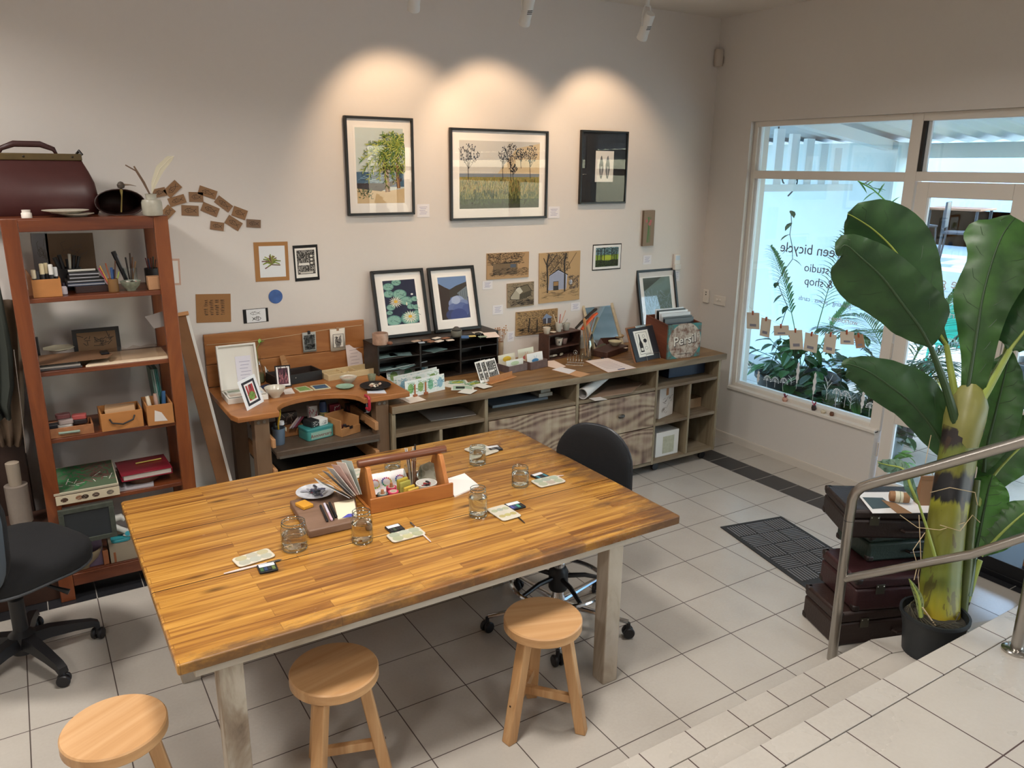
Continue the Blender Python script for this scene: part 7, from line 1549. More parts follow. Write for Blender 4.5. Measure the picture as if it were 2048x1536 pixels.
ob('note', G().box(.09, wb - .03, -.0048, -.0035, .035, .17), C('#dcdae4', .8), lid, smooth=0); A = Art(.09, .135); A.k = 1; notes(A, 7, '#8a86a4'); A.put(lid, TR((.09, -.0052, .035)))
for k, (x, y, ww, dd, c, lb) in enumerate([(.05, .05, .08, .06, '#b8a89a', 'art card in the front left of the white box'), (.055, .125, .08, .06, '#8f9a88', 'art card in the back left of the white box'), (.15, .05, .085, .06, '#b9c4cc', 'art card in the front right of the white box'), (.15, .12, .085, .07, '#cdb48a', 'wooden tray card at the back right of the white box')]):
    t2 = thing('art_card', lb, 'card', M=M @ TR((x, y, .027 if k < 3 else .028))); ob('card', G().box(-ww / 2, ww / 2, -dd / 2, dd / 2, .0003, .004), C('#e0ddd4', .7), t2, smooth=0); ob('picture', G().box(-ww * .4, ww * .4, -dd * .35, dd * .35, .0042, .0046), C(c, .6, var=.4, bs=60), t2, smooth=0)
def garlic(A): A.R(.14, .1, .86, .9, '#2a2c34').R(.24, .18, .76, .82, '#ece8e6').R(.3, .24, .7, .76, '#a83a3a').E(.5, .38, .17, .14, '#7d9a4a').P([(.4, .5), (.46, .76), (.38, .76)], '#d8d4d0').P([(.56, .5), (.6, .76), (.52, .76)], '#3a3438').scr(.32, .26, .68, .5, 24, .1, .0014, '#5a7a34')
stand('mounted_print', 'white mounted print of green and red vegetables, tilted at the front of the bench', 'print', (495, 822, 528, 803, Z), 765, .28, '#e9ebee', .002, garlic)
def sprout(t, r, h):
    ob('stem', G().tube([(0, 0, h * .3), (.004, 0, h), (.0, 0, h + .04), (.02, 0, h + .07)], .0015, 5), C('#6a9a4a', .5), t); g = G()
    for d in ((1, .2, .6), (.6, -.6, .8), (-.8, 0, .5), (.2, .5, 1)): leaf(g, (.0 if d[0] < 0 else .02, 0, h + (.045 if d[0] < 0 else .07)), d, .035, .009, C('#8ab85a', .5), .2, 3)
    ob('leaves', g, C('#8ab85a', .5), t, smooth=0); ob('water', G().lathe([(0, .004), (r * .9, .005), (r * .9, h * .35), (0, h * .35)], (0, 0, 0), 20, caps=False), C('#7a7a5a', .2), t)
vessel('glass_bottle', 'small glass bottle with a green sprout on the bench', 'bottle', 518, 765, Z, 12, 712, [(0, 0), (.95, 0), (1, .05), (1, .45), (.55, .8), (.5, .9), (.6, .93), (.6, 1), (.5, 1)], M_jt, extra=sprout)
M, w = bs(553, 775, 645, 759, Z)
t = thing('drawer_box', 'small black wooden drawer box holding prints on the bench', 'box', M=M)
ob('front', G().box(0, w, 0, .008, 0, .055), C('#17181b', .5), t, bevel=.001); ob('back', G().box(0, w, .132, .14, 0, .055), C('#2f241f', .6), t)
for x in (0, w - .008): ob('side', G().box(x, x + .008, .0082, .1318, 0, .055), C('#2a201c', .6), t)
ob('base', G().box(.0082, w - .0082, .0082, .1318, 0, .005), C('#2a201c', .6), t); ob('knob', G().lathe([(0, 0), (.003, 0), (0, .003)], (0, 0, 0), 10, M=TR((w * .42, 0, .035)) @ RX(PI / 2), caps=False), C('#d8d8d4', .3, .8), t)
stand('woodcut_card', 'black and white woodcut card standing in the left of the black box', 'card', (534, 762, 562, 756, Z), 713, .15, '#e4e2de', .012, bw_art)
stand('kraft_note', 'brown note card leaning behind the small framed woodcut', 'card', (570, 760, 595, 752, Z), 713, .2, '#ac7c50', .002, lambda A: notes(A, 5, '#6a4a30'), w=.085)
def trunks(A): A.R(.08, .06, .92, .94, '#e8e6e4').R(.18, .14, .82, .88, '#5a3440').scr(.2, .3, .8, .86, 40, .2, .0016, '#241a20', PI / 2).scr(.2, .16, .8, .5, 20, .2, .0016, '#a86a70', PI / 2)
stand('framed_print', 'small black framed print of dark red trunks in front of the black box', 'print', (553, 776, 584, 773, Z), 734, .2, '#1c1a1c', .008, trunks)
vessel('white_bowl', 'white footed porcelain bowl near the front of the bench', 'bowl', 551, 794, Z, 20.5, 774, BOWL, M_por)
flat('blue_card', 'dark blue card lying behind the white bowl', 'card', [(514, 775), (535, 769), (553, 773), (533, 779)], Z, C('#39486f', .6), .003)
flat('paper_slip', 'white slip lying right of the white bowl', 'paper', [(566, 780), (583, 776), (590, 787), (570, 789)], Z, C('#ded4cc', .8), .001)
for px, c, lb in (([(588, 777), (611, 773), (627, 781), (599, 785)], '#7a9a5a', 'small green picture tile lying on the bench'), ([(620, 773), (652, 769), (662, 777), (629, 781)], '#3f5a74', 'small blue picture tile lying on the bench')):
    t = flat('picture_tile', lb, 'tile', px, Z, C('#c9c4a4', .6), .004); P = [PZ(u, v, Z) for u, v in px]; c0 = sum(P, V()) / 4; ob('picture', G().prism([((p.x - c0.x) * .8, (p.y - c0.y) * .8) for p in P], .0042, .0046), C(c, .5, var=.5, bs=90), t, smooth=0)
vessel('green_dish', 'little flat green glazed dish on the bench', 'dish', 690, 776, Z, 18, 769, PLATE, C('#8fb09a', .3, var=.3, bs=40), h=.012)
# bamboo tray
M, w = bs(655, 762, 762, 742, Z); w = .30; M = frame(PZ(657, 763, Z) + V((0, 0, .0006)), (1, .1, 0), (0, 0, 1))
t = thing('bamboo_tray', 'pale bamboo tray with compartments at the back of the bench', 'tray', M=M); dt = .13; M_bb = C('#c9b48a', .5, var=.1, bs=30)
for x0, x1, y0, y1 in ((0, w, 0, .007), (0, w, dt - .007, dt), (0, .007, .0072, dt - .0072), (w - .007, w, .0072, dt - .0072)): ob('side', G().box(x0, x1, y0, y1, 0, .034), M_bb, t, bevel=.001)
ob('base', G().box(.0072, w - .0072, .0072, dt - .0072, 0, .005), M_bb, t)
for x in (w * .36, w * .62): ob('divider', G().box(x, x + .004, .0072, dt - .0072, .005, .03), M_bb, t)
ob('divider', G().box(.0072, w * .36 - .0002, dt / 2, dt / 2 + .004, .005, .03), M_bb, t)
for k in range(9): one('shell', 'small pale shell lying in the bamboo tray', 'shell', G().tube([(-.012, 0, .004), (0, 0, .007), (.012, 0, .004)], [.002, .006, .002], 7, flat=.7), C(random.choice(['#d8ccb0', '#b8a890', '#8a9a94']), .5), M=M @ TR((w * (.1 + .09 * k), .03 + .06 * (k % 2), .0055)) @ RZ(k), group='shells in the bamboo tray')
stand('caption_note', 'pinkish printed note standing at the back right of the bench', 'paper', (697, 742, 727, 737, Z), 692, .15, '#ddd0cc', .001, lambda A: notes(A, 5, '#9a8a90'))
vessel('shell_bowl', 'white bowl of shells in front of the bamboo tray', 'bowl', 697, 766, Z, 17, 753, BOWL, M_por, h=.036, extra=lambda t, r, h: ob('shells', G().lathe([(0, h * .6), (r * .8, h * .75), (r * .5, h * .95), (0, h * 1.05)], (0, 0, 0), 12, caps=False), C('#b8a898', .5, var=.5, bs=120), t))
vessel('speckled_cup', 'small green speckled cup at the back right of the bench', 'cup', 744, 763, Z, 8.5, 749, CUP, C('#8d9278', .5, var=.4, bs=120))
def shells(t, r, h):
    for k in range(11):
        a, q = k * 1.7, r * .55 * ((k * 5) % 7) / 7; c = V((q * math.cos(a), q * math.sin(a), h * .8)); d = V((math.cos(a * 2), math.sin(a * 2), .1)) * .016
        ob('shell', G().tube([c - d, c, c + d], [.003, .009, .003], 8, flat=.7), C(['#d8c8ac', '#efe6d2', '#8a6a58', '#4a4440', '#c8a890'][k % 5], .5), t)
vessel('black_plate', 'black plate heaped with shells at the right of the bench', 'plate', 751, 776, Z, 31, 764, PLATE, C('#1a1a1c', .4), extra=shells, h=.018)
flat('picture_strip', 'narrow white strip with a blue seascape at the front right of the bench', 'card', [(734, 783), (768, 780), (773, 787), (735, 787)], Z, C('#d8dce4', .7), .003)
# hanging prints on the backboard string
def hung(label, u, v, w, h, art, base='#cfc8bc', clip='#6a4a34', curl=0):
    p = BB(u, v); t = thing('hanging_print', label, 'print', M=TR((p.x - w / 2, p.y - .006, p.z - h)), group=None)
    g = G(); n = 8; g.grid([[V((w * i / n, -.004 * curl * math.sin(PI * i / n * 1.5), z)) for i in range(n + 1)] for z in (0, h)]); ob('paper', g, C(base, .8), t, thick=.0008)
    A = Art(w * .86, h * .8); A.k = 60; art(A); A.put(t, TR((w * .07, -.0015 - .005 * curl, h * .08)))
    ob('clip', G().box(w / 2 - .008, w / 2 + .008, -.004, .003, h - .012, h + .008), C(clip, .4), t, bevel=.001)
def lagoon(A): A.R(0, 0, 1, 1, '#a5a8a4').R(.04, .03, .96, .97, '#5a5d5c').scr(.06, .4, .94, .95, 60, .2, .0014, '#1c1d1f').scr(.06, .05, .94, .4, 50, .3, .0014, '#c8cac6', 0).R(.2, .35, .26, .8, '#1c1d1f').R(.7, .35, .76, .8, '#1c1d1f')
def hare(A): A.R(.1, .1, .9, .86, '#26272a').R(.13, .12, .87, .84, '#d8d4ca').P([(.3, .12), (.25, .5), (.35, .78), (.5, .5), (.7, .82), (.72, .5), (.6, .12)], '#8a8580').scr(.28, .14, .7, .7, 50, .12, .0014, '#26272a')
hung('grey woodcut print of palms clipped to the string on the backboard', 617, 664, .078, .115, lagoon, '#a5a8a4', '#17181a')
hung('cream print of tall leaves pegged to the string on the backboard', 674, 657, .092, .13, hare, '#d8d2c6', '#a07a5a', 1)
# under the bench
UT = .6256
M, w = bs(617, 884, 680, 868, UT)
def tin_box(label, M, w, d, h, c, lidc, s):
    t = thing('storage_tin', label, 'tin', M=M); ob('body', G().prism([(x + w / 2, y + d / 2) for x, y in rr(w, d, .015)], 0, h * .78), C(c, .35, .2), t, bevel=.002); ob('lid', G().prism([(x + w / 2, y + d / 2) for x, y in rr(w + .003, d + .003, .016)], h * .78, h), C(lidc, .35, .2), t, bevel=.002)
    ob('label_panel', G().box(.018, w - .018, -.0008, .0, .006, h * .7), C('#8fb0a0', .5), t, smooth=0); text('lettering', s, .026, C('#7a2c2c', .5), TR((w / 2, -.001, h * .36)) @ RX(PI / 2), t, .0003)
tin_box('teal tin with red lettering on the tray under the bench', M, .155, .11, .062, '#4fa09a', '#3f8f8f', 'Anniversary')
for k, (x, c, l) in enumerate(((.035, '#1b1c1f', 'small black printed carton standing on the teal tin'), (.085, '#dcdcd8', 'small white printed carton standing on the teal tin'))):
    t = thing('small_carton', l, 'box', M=M @ TR((x, .02, .0626)) @ RZ(.15)); ob('body', G().box(-.0, .052, 0, .07, 0, .034), C(c, .5), t, bevel=.001); A = Art(.052, .034); A.k = 1; A.scr(.1, .15, .9, .85, 14, .15, .0012, '#e8e8e4' if k == 0 else '#26272a', 0); A.put(t, TR((0, -.0004, 0)), 'lettering')
M, w = bs(684, 875, 733, 860, UT)
t = thing('wooden_box', 'open pale wooden box of small items on the tray under the bench', 'box', M=M); M_pw = C('#a97a4c', .5, var=.15, bs=25)
w = .125
for x0, x1, y0, y1, z1 in ((0, w, 0, .007, .045), (0, w, .14, .147, .10), (0, .007, .0072, .1398, .09), (w - .007, w, .0072, .1398, .09)): ob('side', G().box(x0, x1, y0, y1, 0, z1), M_pw, t, bevel=.001)
ob('base', G().box(.0072, w - .0072, .0072, .1398, 0, .005), M_pw, t); ob('catch', G().box(w / 2 - .01, w / 2 + .01, -.003, -.0002, .035, .05), C('#2a2220', .5), t)
g = G()
for k in range(18): g.box(-.008, .008, -.006, .006, 0, .012, C(random.choice(['#2a1c1c', '#5a2a2a', '#3a3436']), .5), TR((.02 + .085 * rnd(0, 1), .02 + .1 * rnd(0, 1), .008 + rnd(0, .03))) @ RZ(rnd(0, 3)) @ RX(rnd(-.5, .5)))
tag(ob('small_parts', g, None), 'dark red small parts heaped in the pale wooden box', 'part', kind='stuff').matrix_world = M
def bk(t, r, h):
    ob('bail', G().tube([(r, 0, h * .9), (r * 1.15, 0, h * .7), (r * 1.15, 0, h * .95)], .003, 6), C('#c9c2a8', .5), t)
    ob('yellow_handle', G().tube([(0, 0, h * .5), (.0, 0, h * 1.2), (.012, 0, h * 1.8), (.016, 0, h * 2.1)], [.008, .008, .012, .007], 8, flat=.5), C('#c8a02c', .5), t)
    ob('tool', G().tube([(-.012, .0, h * .5), (-.02, 0, h * 1.35)], .009, 8), C('#1a1a1c', .5), t); ob('bottle_cap', G().lathe([(0, 0), (.014, 0), (.014, .018), (0, .018)], (.018, 0, h * 1.15), 14, caps=False), C('#c9ccd0', .4), t)
vessel('metal_bucket', 'small blue grey bucket with tools at the left under the bench', 'bucket', 559, 888, UT, 13, 855, [(0, 0), (.78, 0), (.8, .03), (1, 1), (1.03, 1), (.95, .97), (.76, .06), (0, .05)], C('#6f8296', .4, .3), extra=bk)
for k, (u, x0, y, w_, h_, c, lb) in enumerate([(628, 0, 1.02, .05, .13, '#cfc8c4', 'white and red packet standing at the back under the bench'), (648, 0, 1.0, .04, .155, '#1e3358', 'dark blue can with yellow bands at the back under the bench'), (672, 0, 1.02, .06, .12, '#8a2a3a', 'red patterned packet at the back under the bench'), (575, 0, 1.03, .11, .11, '#3a2e2a', 'dark printed carton at the back left under the bench'), (708, 0, 1.08, .08, .09, '#3a1c20', 'dark red packet at the back right under the bench')]):
    x = PY(u, 850, y).x
    t = thing('packet' if k != 1 else 'spray_can', lb, 'packet' if k != 1 else 'can', (x, y, UT + .0005))
    if k == 1:
        ob('body', G().lathe([(0, 0), (w_ / 2, 0), (w_ / 2, h_ * .9), (w_ * .4, h_), (0, h_)], (0, 0, 0), 20, caps=False), C(c, .35), t)
        for q in (.45, .52, .59): ob('band', G().lathe([(w_ / 2 + .0004, h_ * q), (w_ / 2 + .0004, h_ * q + .004)], (0, 0, 0), 20, caps=False), C('#c8b83a', .5), t)
    else:
        ob('body', G().box(-w_ / 2, w_ / 2, 0, .03, 0, h_), C(c, .5), t, bevel=.001); A = Art(w_, h_); A.k = 1; A.scr(.1, .1, .9, .9, 16, .3, .002, ['#a83a4a', '', '#e0dcd8', '#a08a7a', '#8a3a3a'][k]); A.put(t, TR((-w_ / 2, -.0004, 0)))
x = PY(590, 870, .95).x
t = thing('marker_pens', 'pinkish marker pens lying in a wooden tray under the bench', 'pens', (x, .93, UT + .0005)); ob('tray', G().box(-.06, .06, .03, .14, 0, .045), C('#8a5c34', .5), t, bevel=.002)
for k in range(3): ob('pen', G().tube([(-.03 + .014 * k, .0, .056), (.04 + .014 * k, .08, .082)], .005, 8), C(['#a89a94', '#8a7a84', '#6a2a3a'][k], .4), t)
p = PY(729, 795, by0 - .01)
t = thing('g_clamp', 'red metal clamp gripping the front edge of the bench', 'clamp', (PY(735, 790, by0).x, by0, BZ))
ob('frame', G().tube([(0, .03, .008), (0, -.016, .008), (0, -.022, 0), (0, -.022, -.05), (0, -.016, -.06), (0, .02, -.06)], .008, 8), C('#a82234', .4), t); ob('screw', G().tube([(0, .02, -.028 - .002), (0, .02, -.085)], .004, 8), C('#8a8a8c', .3, .9), t); ob('tommy_bar', G().tube([(-.015, .02, -.083), (.015, .02, -.083)], .002, 6), C('#8a8a8c', .3, .9), t)
# canvas leaning between bookshelf and bench
ca, cb_ = PY(383, 628, 1.30), V((PY(482, 948, .80).x, .80, 0)); tp = PY(383, 628, 1.33)
x_t, x_b = PY(384, 630, 1.31).x, PY(470, 948, .95).x
t = thing('stretched_canvas', 'large canvas on a stretcher frame leaning on the wall beside the bookshelf', 'canvas', M=Matrix.Identity(4))
zt = tp.z
A0, B0, C0, D0 = V((-3.165, .90, .004)), V((-3.295, 1.30, zt)), V((-.045, 0, 0)), None
up_ = (B0 - A0).normalized(); nx = V((-1, 0, 0)); side = V((-.02, .999, 0)); L_ = (B0 - A0).length
nn = up_.cross(V((0, 1, 0)))
Mc_ = frame(A0, (-1, 0, .0), up_)
g = G()
for a, b_ in ((0, .02),): g.box(.0, .004, -.32, .0, 0, L_)
ob('white_edge', G().box(-.002, .012, -.004, .004, 0, L_), C('#d9d6d0', .7), t, M=Mc_, smooth=0)
ob('canvas_back', G().box(.012, .075, -.003, .003, 0, L_), C('#7a5230', .8, var=.25, bs=12), t, M=Mc_, smooth=0)
ob('stretcher_bar', G().box(.020, .05, -.022, -.0035, .04, L_ - .03), C('#9a6a3c', .6, var=.2, bs=20), t, M=Mc_, bevel=.002)
ob('top_bar', G().box(-.002, .082, -.02, .02, L_ + .0005, L_ + .02), C('#b8824e', .6), t, M=Mc_, bevel=.002)
# ================================ BOOKSHELF ===========================================================
def sx_(u, v, y): return PY(u, v, y).x
ZT_ = BST + .0008
# leather bag on top
x1 = sx_(193, 400, 1.12); bw = .50; 
zb = hh(150, 425, BST, 340)
t = thing('leather_bag', 'old maroon leather doctor bag on top of the bookshelf', 'bag', (x1 - bw / 2 + .01, 1.2, ZT_))
g = G(); rows = []
for z, sxx, syy in ((0, .96, .9), (.02, 1, 1), (.08, 1.0, 1), (.14, .97, .88), (.19, .90, .55), (.225, .84, .26), (.24, .82, .16)):
    rows.append([V((x * bw * sxx, y * .2 * syy, z)) for x, y in rounded(1, 1, .14, 5)])
g.grid(rows, loop=True); g.poly(rows[0][::-1]); g.poly(rows[-1]); ob('body', g, C('#42201f', .38, bump=.5, bs=18, var=.15), t, smooth=70)
ob('frame', G().box(-bw * .415, bw * .415, -.024, .024, .236, .266), C('#5a4a2c', .45, .3, var=.3, bs=20), t, bevel=.004)
ob('handle', G().tube([(-.11, -.0, .262), (-.10, 0, .285), (-.05, 0, .305), (.05, 0, .305), (.10, 0, .285), (.11, 0, .262)], [.006, .011, .014, .014, .011, .006], 10), C('#3a1c1c', .4), t)
for x in (-.16, -.02, .17): ob('stud', G().lathe([(0, 0), (.005, 0), (0, .003)], (0, 0, 0), 10, M=TR((x, -.024, .252)) @ RX(PI / 2), caps=False), C('#2a2218', .4, .6), t)
ob('strap_buckle', G().tube([(.19, 0, .266), (.2, -.01, .28), (.21, -.02, .262)], .006, 8), C('#1e1a18', .5), t)
vessel('ink_pot', 'small square white pot at the front left on top of the bookshelf', 'pot', 54, 436, BST, 9.5, 420, [(0, 0), (1, 0), (1, .6), (.8, .7), (.85, 1), (0, 1)], C('#ddd6cc', .5, var=.1), n=8)
for k, (u, z, r, lb) in enumerate(((152, 0, .072, 'lower white plate on top of the bookshelf'), (132, .0148, .092, 'upper white plate overlapping the lower one'))): t = thing('white_plate', lb, 'plate', (sx_(u, 428, 1.0), 1.0, ZT_ + z)); ob('body', G().lathe([(a * r, b_ * .014) for a, b_ in PLATE], (0, 0, 0), 36, caps=False), M_por, t, smooth=50)
def clipb(t, r, h):
    ob('brass_spoon', G().tube([(0, -r * .9, h * .15), (.01, -r * .9, h * 1.0), (.01, -r * .85, h * 1.35)], [.004, .003, .009], 8), C('#8a7a4a', .35, .8), t); ob('bird_head', G().lathe([(0, 0), (.014, .006), (.017, .018), (.010, .03), (0, .034)], (.012, -r * .8, h * 1.35), 12, caps=False), C('#4a4038', .5, var=.4, bs=60), t)
    ob('beak', G().tube([(.02, -r * .8, h * 1.58), (.05, -r * .8, h * 1.57), (.075, -r * .8, h * 1.5)], [.006, .003, .001], 6), C('#8a7a6a', .5), t)
p = PZ(242, 430, BST); t = thing('gourd_bowl', 'dark leather pouch with a wide open mouth holding a bird figure', 'pouch', (p.x, p.y + .02, ZT_))
r = pxr(p, 45); g = G(); rows = []
for k in range(9):
    q = k / 8; rows.append([V((r * math.cos(a) * (1 - .1 * q), -.05 + .13 * q + .0, max(0, .055 + .06 * math.sin(a) * (1.0 - .15 * q)) - (.0 if math.sin(a) > -.3 else .0))) for a in [2 * PI * i / 24 for i in range(24)]])
rows = [[V((v.x, v.y, max(.0, v.z))) for v in R] for R in rows]
g.grid(rows, loop=True); g.poly([V((v.x, v.y, v.z)) for v in rows[-1]]); ob('pouch', g, C('#33201c', .45, bump=.5, bs=40, var=.25), t, smooth=70, thick=.004); clipb(t, .05, .085)
def feath(t, r, h):
    ob('twig', G().tube([(0, 0, h * .9), (-.03, 0, h + .06), (-.05, 0, h + .10), (-.09, 0, h + .125)], [.004, .004, .0035, .003], 6), C('#6a5444', .9), t); ob('twig', G().tube([(0, .01, h * .9), (-.02, .01, h + .05), (-.055, .01, h + .12)], .004, 6), C('#7a6350', .9), t)
    g = G(); pts = [V((.005, 0, h)), V((.02, 0, h + .05)), V((.05, 0, h + .11)), V((.095, 0, h + .155)), V((.115, 0, h + .165))]; rows = []
    for i, (p_, w_) in enumerate(zip(pts, (.001, .012, .018, .014, .001))): d_ = (pts[min(4, i + 1)] - pts[max(0, i - 1)]).normalized(); n_ = V((-d_.z, 0, d_.x)); rows.append([p_ - n_ * w_, p_, p_ + n_ * w_])
    g.grid(rows); ob('feather', g, C('#c9c3ac', .8), t); ob('quill', G().tube(pts, .0015, 5), C('#d8d0bc', .6), t)
vessel('stoneware_bottle', 'glazed stoneware bottle holding a feather and twigs on top of the bookshelf', 'bottle', 306, 431, BST, 19, 388, [(0, 0), (.92, 0), (1, .08), (1, .6), (.9, .72), (.55, .76), (.52, .8), (.55, .95), (.6, 1), (.5, 1)], C('#a9a698', .35, var=.35, bs=25), extra=feath)
# shelf 1
S1 = BSH[0] + .0008; yF = BY0 + .03
def xbox(name, label, cat, u0, u1, v, y, z, dep, h, m, bev=.002, open_=False, **k):
    x0, x1 = sx_(u0, v, y), sx_(u1, v, y); w = x1 - x0; t = thing(name, label, cat, (x0, y, z), 0)
    if open_:
        th = .007
        for a, b_, c, d in ((0, w, 0, th), (0, w, dep - th, dep), (0, th, th + .0002, dep - th - .0002), (w - th, w, th + .0002, dep - th - .0002)): ob('side', G().box(a, b_, c, d, 0, h), m, t, bevel=.001)
        ob('base', G().box(th, w - th, th, dep - th, 0, .005), m, t)
    else: ob('body', G().box(0, w, 0, dep, 0, h), m, t, bevel=bev)
    return t, w
M_ob = C('#a8703c', .5, var=.2, bs=14)
t, w = xbox('marker_box', 'orange wooden box packed with paint markers on the top shelf', 'box', 65, 124, 580, yF, S1, .10, .10 * .78, M_ob, open_=True)
x0 = t.location.x
for k in range(6):
    h = [.11, .10, .135, .135, .13, .115][k]; m_ = thing('paint_marker', ['cream capped marker at the left of the box', 'grey capped marker second from the left', 'tall cream marker third from the left', 'tall cream marker fourth from the left', 'white capped marker with a dark band', 'white capped marker at the right of the box'][k], 'marker', (x0 + w * (.12 + .15 * k), yF + .03 + .02 * (k % 2), S1 + .006), group='paint markers in the orange box')
    ob('barrel', G().lathe([(0, 0), (.0085, 0), (.0085, h * .68), (0, h * .68)], (0, 0, 0), 12, caps=False), C('#26272a', .4), m_); ob('cap', G().lathe([(.0093, h * .68), (.0093, h), (.007, h + .003), (0, h + .003)], (0, 0, 0), 12, caps=False), C(['#cfc4a8', '#5a5d62', '#d6c9a4', '#d6c9a4', '#d8d8d4', '#d4d6d8'][k], .4), m_)
ptb = PZ(129, 588, S1)
t = thing('paint_bottle', 'small white paint bottle with purple lettering beside the marker box', 'bottle', (ptb.x, ptb.y, S1)); ob('body', G().lathe([(0, 0), (.013, 0), (.014, .003), (.014, .03), (.008, .036), (0, .036)], (0, 0, 0), 18, caps=False), C('#cfc8d0', .4), t); ob('cap', G().lathe([(.008, .036), (.008, .05), (0, .05)], (0, 0, 0), 12, caps=False), C('#2a2230', .4), t)
for k, (z, x, w_, c, lb) in enumerate([(0, .03, .13, '#2a1614', 'dark red case at the bottom of the notebook pile'), (.031, .0, .15, '#2a3448', 'navy notebook in the pile'), (.046, .0, .15, '#17181a', 'black notebook above the navy one'), (.062, .01, .12, '#1a1b1e', 'small black notebook near the top of the pile'), (.078, .01, .12, '#22242a', 'small dark notebook below the white pen'), ]):
    p = PZ(145, 592, S1); t = thing('notebook', lb, 'notebook', (p.x + x - .01, 1.02, S1 + z), rnd(-.05, .05), 'notebook pile on the top shelf'); hh_ = .030 if k == 0 else .0145
    ob('cover', G().box(0, w_, 0, .1, 0, hh_), C(c, .5), t, bevel=.001); ob('pages', G().box(.002, w_ + .0006, -.0006, .098, hh_ * .35, hh_ * .65), C('#9a9ca4' if k else '#2a1614', .7), t, smooth=0)
p = PZ(145, 592, S1); one('white_pen', 'white pen lying on top of the notebook pile', 'pen', G().tube([(0, 0, .006), (.11, .01, .006)], [.006, .005], 8), C('#c9c6bc', .4), (p.x, 1.04, S1 + .0935))
def tool_jar(name, label, cat, u, v, y, z, r, h, c, items, mat=None):
    x = sx_(u, v, y); t = thing(name, label, cat, (x, y, z)); ob('body', G().lathe([(0, 0), (r * .95, 0), (r, .004), (r, h), (r * .93, h), (r * .92, .006), (0, .005)], (0, 0, 0), 24, caps=False), mat or C(c, .5), t)
    for k, (dx, dz, cc, rr_, dy) in enumerate(items): ob('handle', G().tube([(dx * .2, dy * .3, .012), (dx, dy, dz)], [rr_ * .8, rr_], 7), C(cc, .5), t)
    return t
tool_jar('tool_tub', 'dark tub of black tools at the back of the top shelf', 'tub', 140, 560, 1.17, S1, .052, .10, '#1c1d20', [(-.05, .15, '#17171a', .01, 0), (-.03, .16, '#17171a', .009, .01), (.0, .14, '#1a1a1c', .008, 0), (.03, .155, '#17171a', .008, 0), (.05, .15, '#202022', .007, 0), (.01, .165, '#b9b4a8', .006, -.02)])
tool_jar('pencil_cup', 'wooden cup of coloured pencils on the top shelf', 'cup', 228, 580, 1.0, S1, .022, .06, '#7a5a34', [(-.045, .12, '#b88a3a', .003, 0), (-.05, .11, '#b03a5a', .003, .01), (.0, .11, '#2a4a7a', .006, 0), (.012, .10, '#26467a', .005, .01), (-.02, .13, '#8a4a2a', .003, .01), (.02, .14, '#4a2a1c', .003, 0), (.03, .09, '#8a9a4a', .003, 0)])
tool_jar('brush_jar', 'glass jar with a wide paint brush at the back of the top shelf', 'jar', 262, 565, 1.12, S1, .032, .09, '#fff', [(-.05, .15, '#8a8a8c', .008, 0), (-.06, .17, '#1c1c20', .011, 0), (.01, .16, '#3a2a22', .004, 0), (.02, .14, '#6a4a34', .004, .01), (.03, .12, '#8a6a4a', .004, 0), (-.01, .14, '#2a2220', .004, .01)], M_jt)
tool_jar('pencil_tub', 'dark tub of thin pencils by the right post of the top shelf', 'tub', 306, 570, 1.16, S1, .032, .08, '#1e1a1a', [(-.02, .13, '#5a1a1c', .003, 0), (-.008, .125, '#26385a', .003, 0), (.005, .13, '#5a2a24', .003, 0), (.015, .135, '#1c3a30', .003, 0), (.025, .12, '#4a2a1c', .003, 0)])
x = sx_(264, 588, 1.0); t = thing('patterned_bowl', 'small green patterned bowl of odds and ends on the top shelf', 'bowl', (x, 1.0, S1)); r, h = .045, .045; ob('body', G().lathe([(a * r, b_ * h) for a, b_ in BOWL], (0, 0, 0), 26, caps=False), C('#7a8272', .4, var=.6, bs=70), t)
for k in range(6): a = k * 1.1; ob('trinket', G().lathe([(0, 0), (.008, .002), (.009, .008), (0, .013)], (.022 * math.cos(a), .022 * math.sin(a), h * .7), 10, caps=False), C(['#c89a94', '#3a3a34', '#d8d4cc', '#6a4a3a', '#c8b8a0', '#4a4a44'][k], .4), t)
xbox('wooden_block', 'pale wooden block at the right end of the top shelf', 'block', 297, 322, 570, yF + .01, S1, .06, .06, C('#b08560', .5, var=.1, bs=20))
one('wood_wedge', 'triangular wooden piece by the left post of the top shelf', 'wedge', G().prism([(0, 0), (.06, 0), (.0, .12)], 0, .02, M=RX(PI / 2)), C('#7a5236', .6), (BX0 + .064, 1.06, S1))
# shelf 2
S2 = BSH[1] + .0008
t, w = xbox('boxed_picture', 'black boxed picture at the back left of the second shelf', 'frame', 60, 78, 690, 1.2, S2, .02, .11, C('#17181a', .4))
def gl(A): A.R(.09, 0, .91, .86, '#6a5138').scr(.2, .3, .8, .7, 26, .2, .002, '#2c2218')
x0 = sx_(147, 690, 1.22); t = thing('framed_sketch', 'black framed brown sketch standing at the back of the second shelf', 'picture', M=TR((x0, 1.22, S2)) @ RX(-.06)); wv = sx_(242, 690, 1.22) - x0; ob('frame', G().box(0, wv, 0, .014, 0, .125), C('#141416', .4), t, bevel=.001); A = Art(wv, .125); A.k = 1; gl(A); A.put(t, TR((0, -.0004, 0)))
for k, (u0, u1, z, dep, hh_, c, lb) in enumerate([(70, 165, 0, .22, .008, '#3c3a3c', 'lowest grey folder on the second shelf'), (68, 162, .0085, .2, .008, '#9a958e', 'pale folder on the second shelf'), (68, 160, .017, .2, .007, '#3a3836', 'dark folder under the clipboard'), (68, 158, .0245, .2, .004, '#b0aca4', 'white papers under the clipboard')]):
    xbox('folder', lb, 'folder', u0, u1, 735, yF + .004 * k, S2 + z, dep, hh_, C(c, .4), bev=.001)
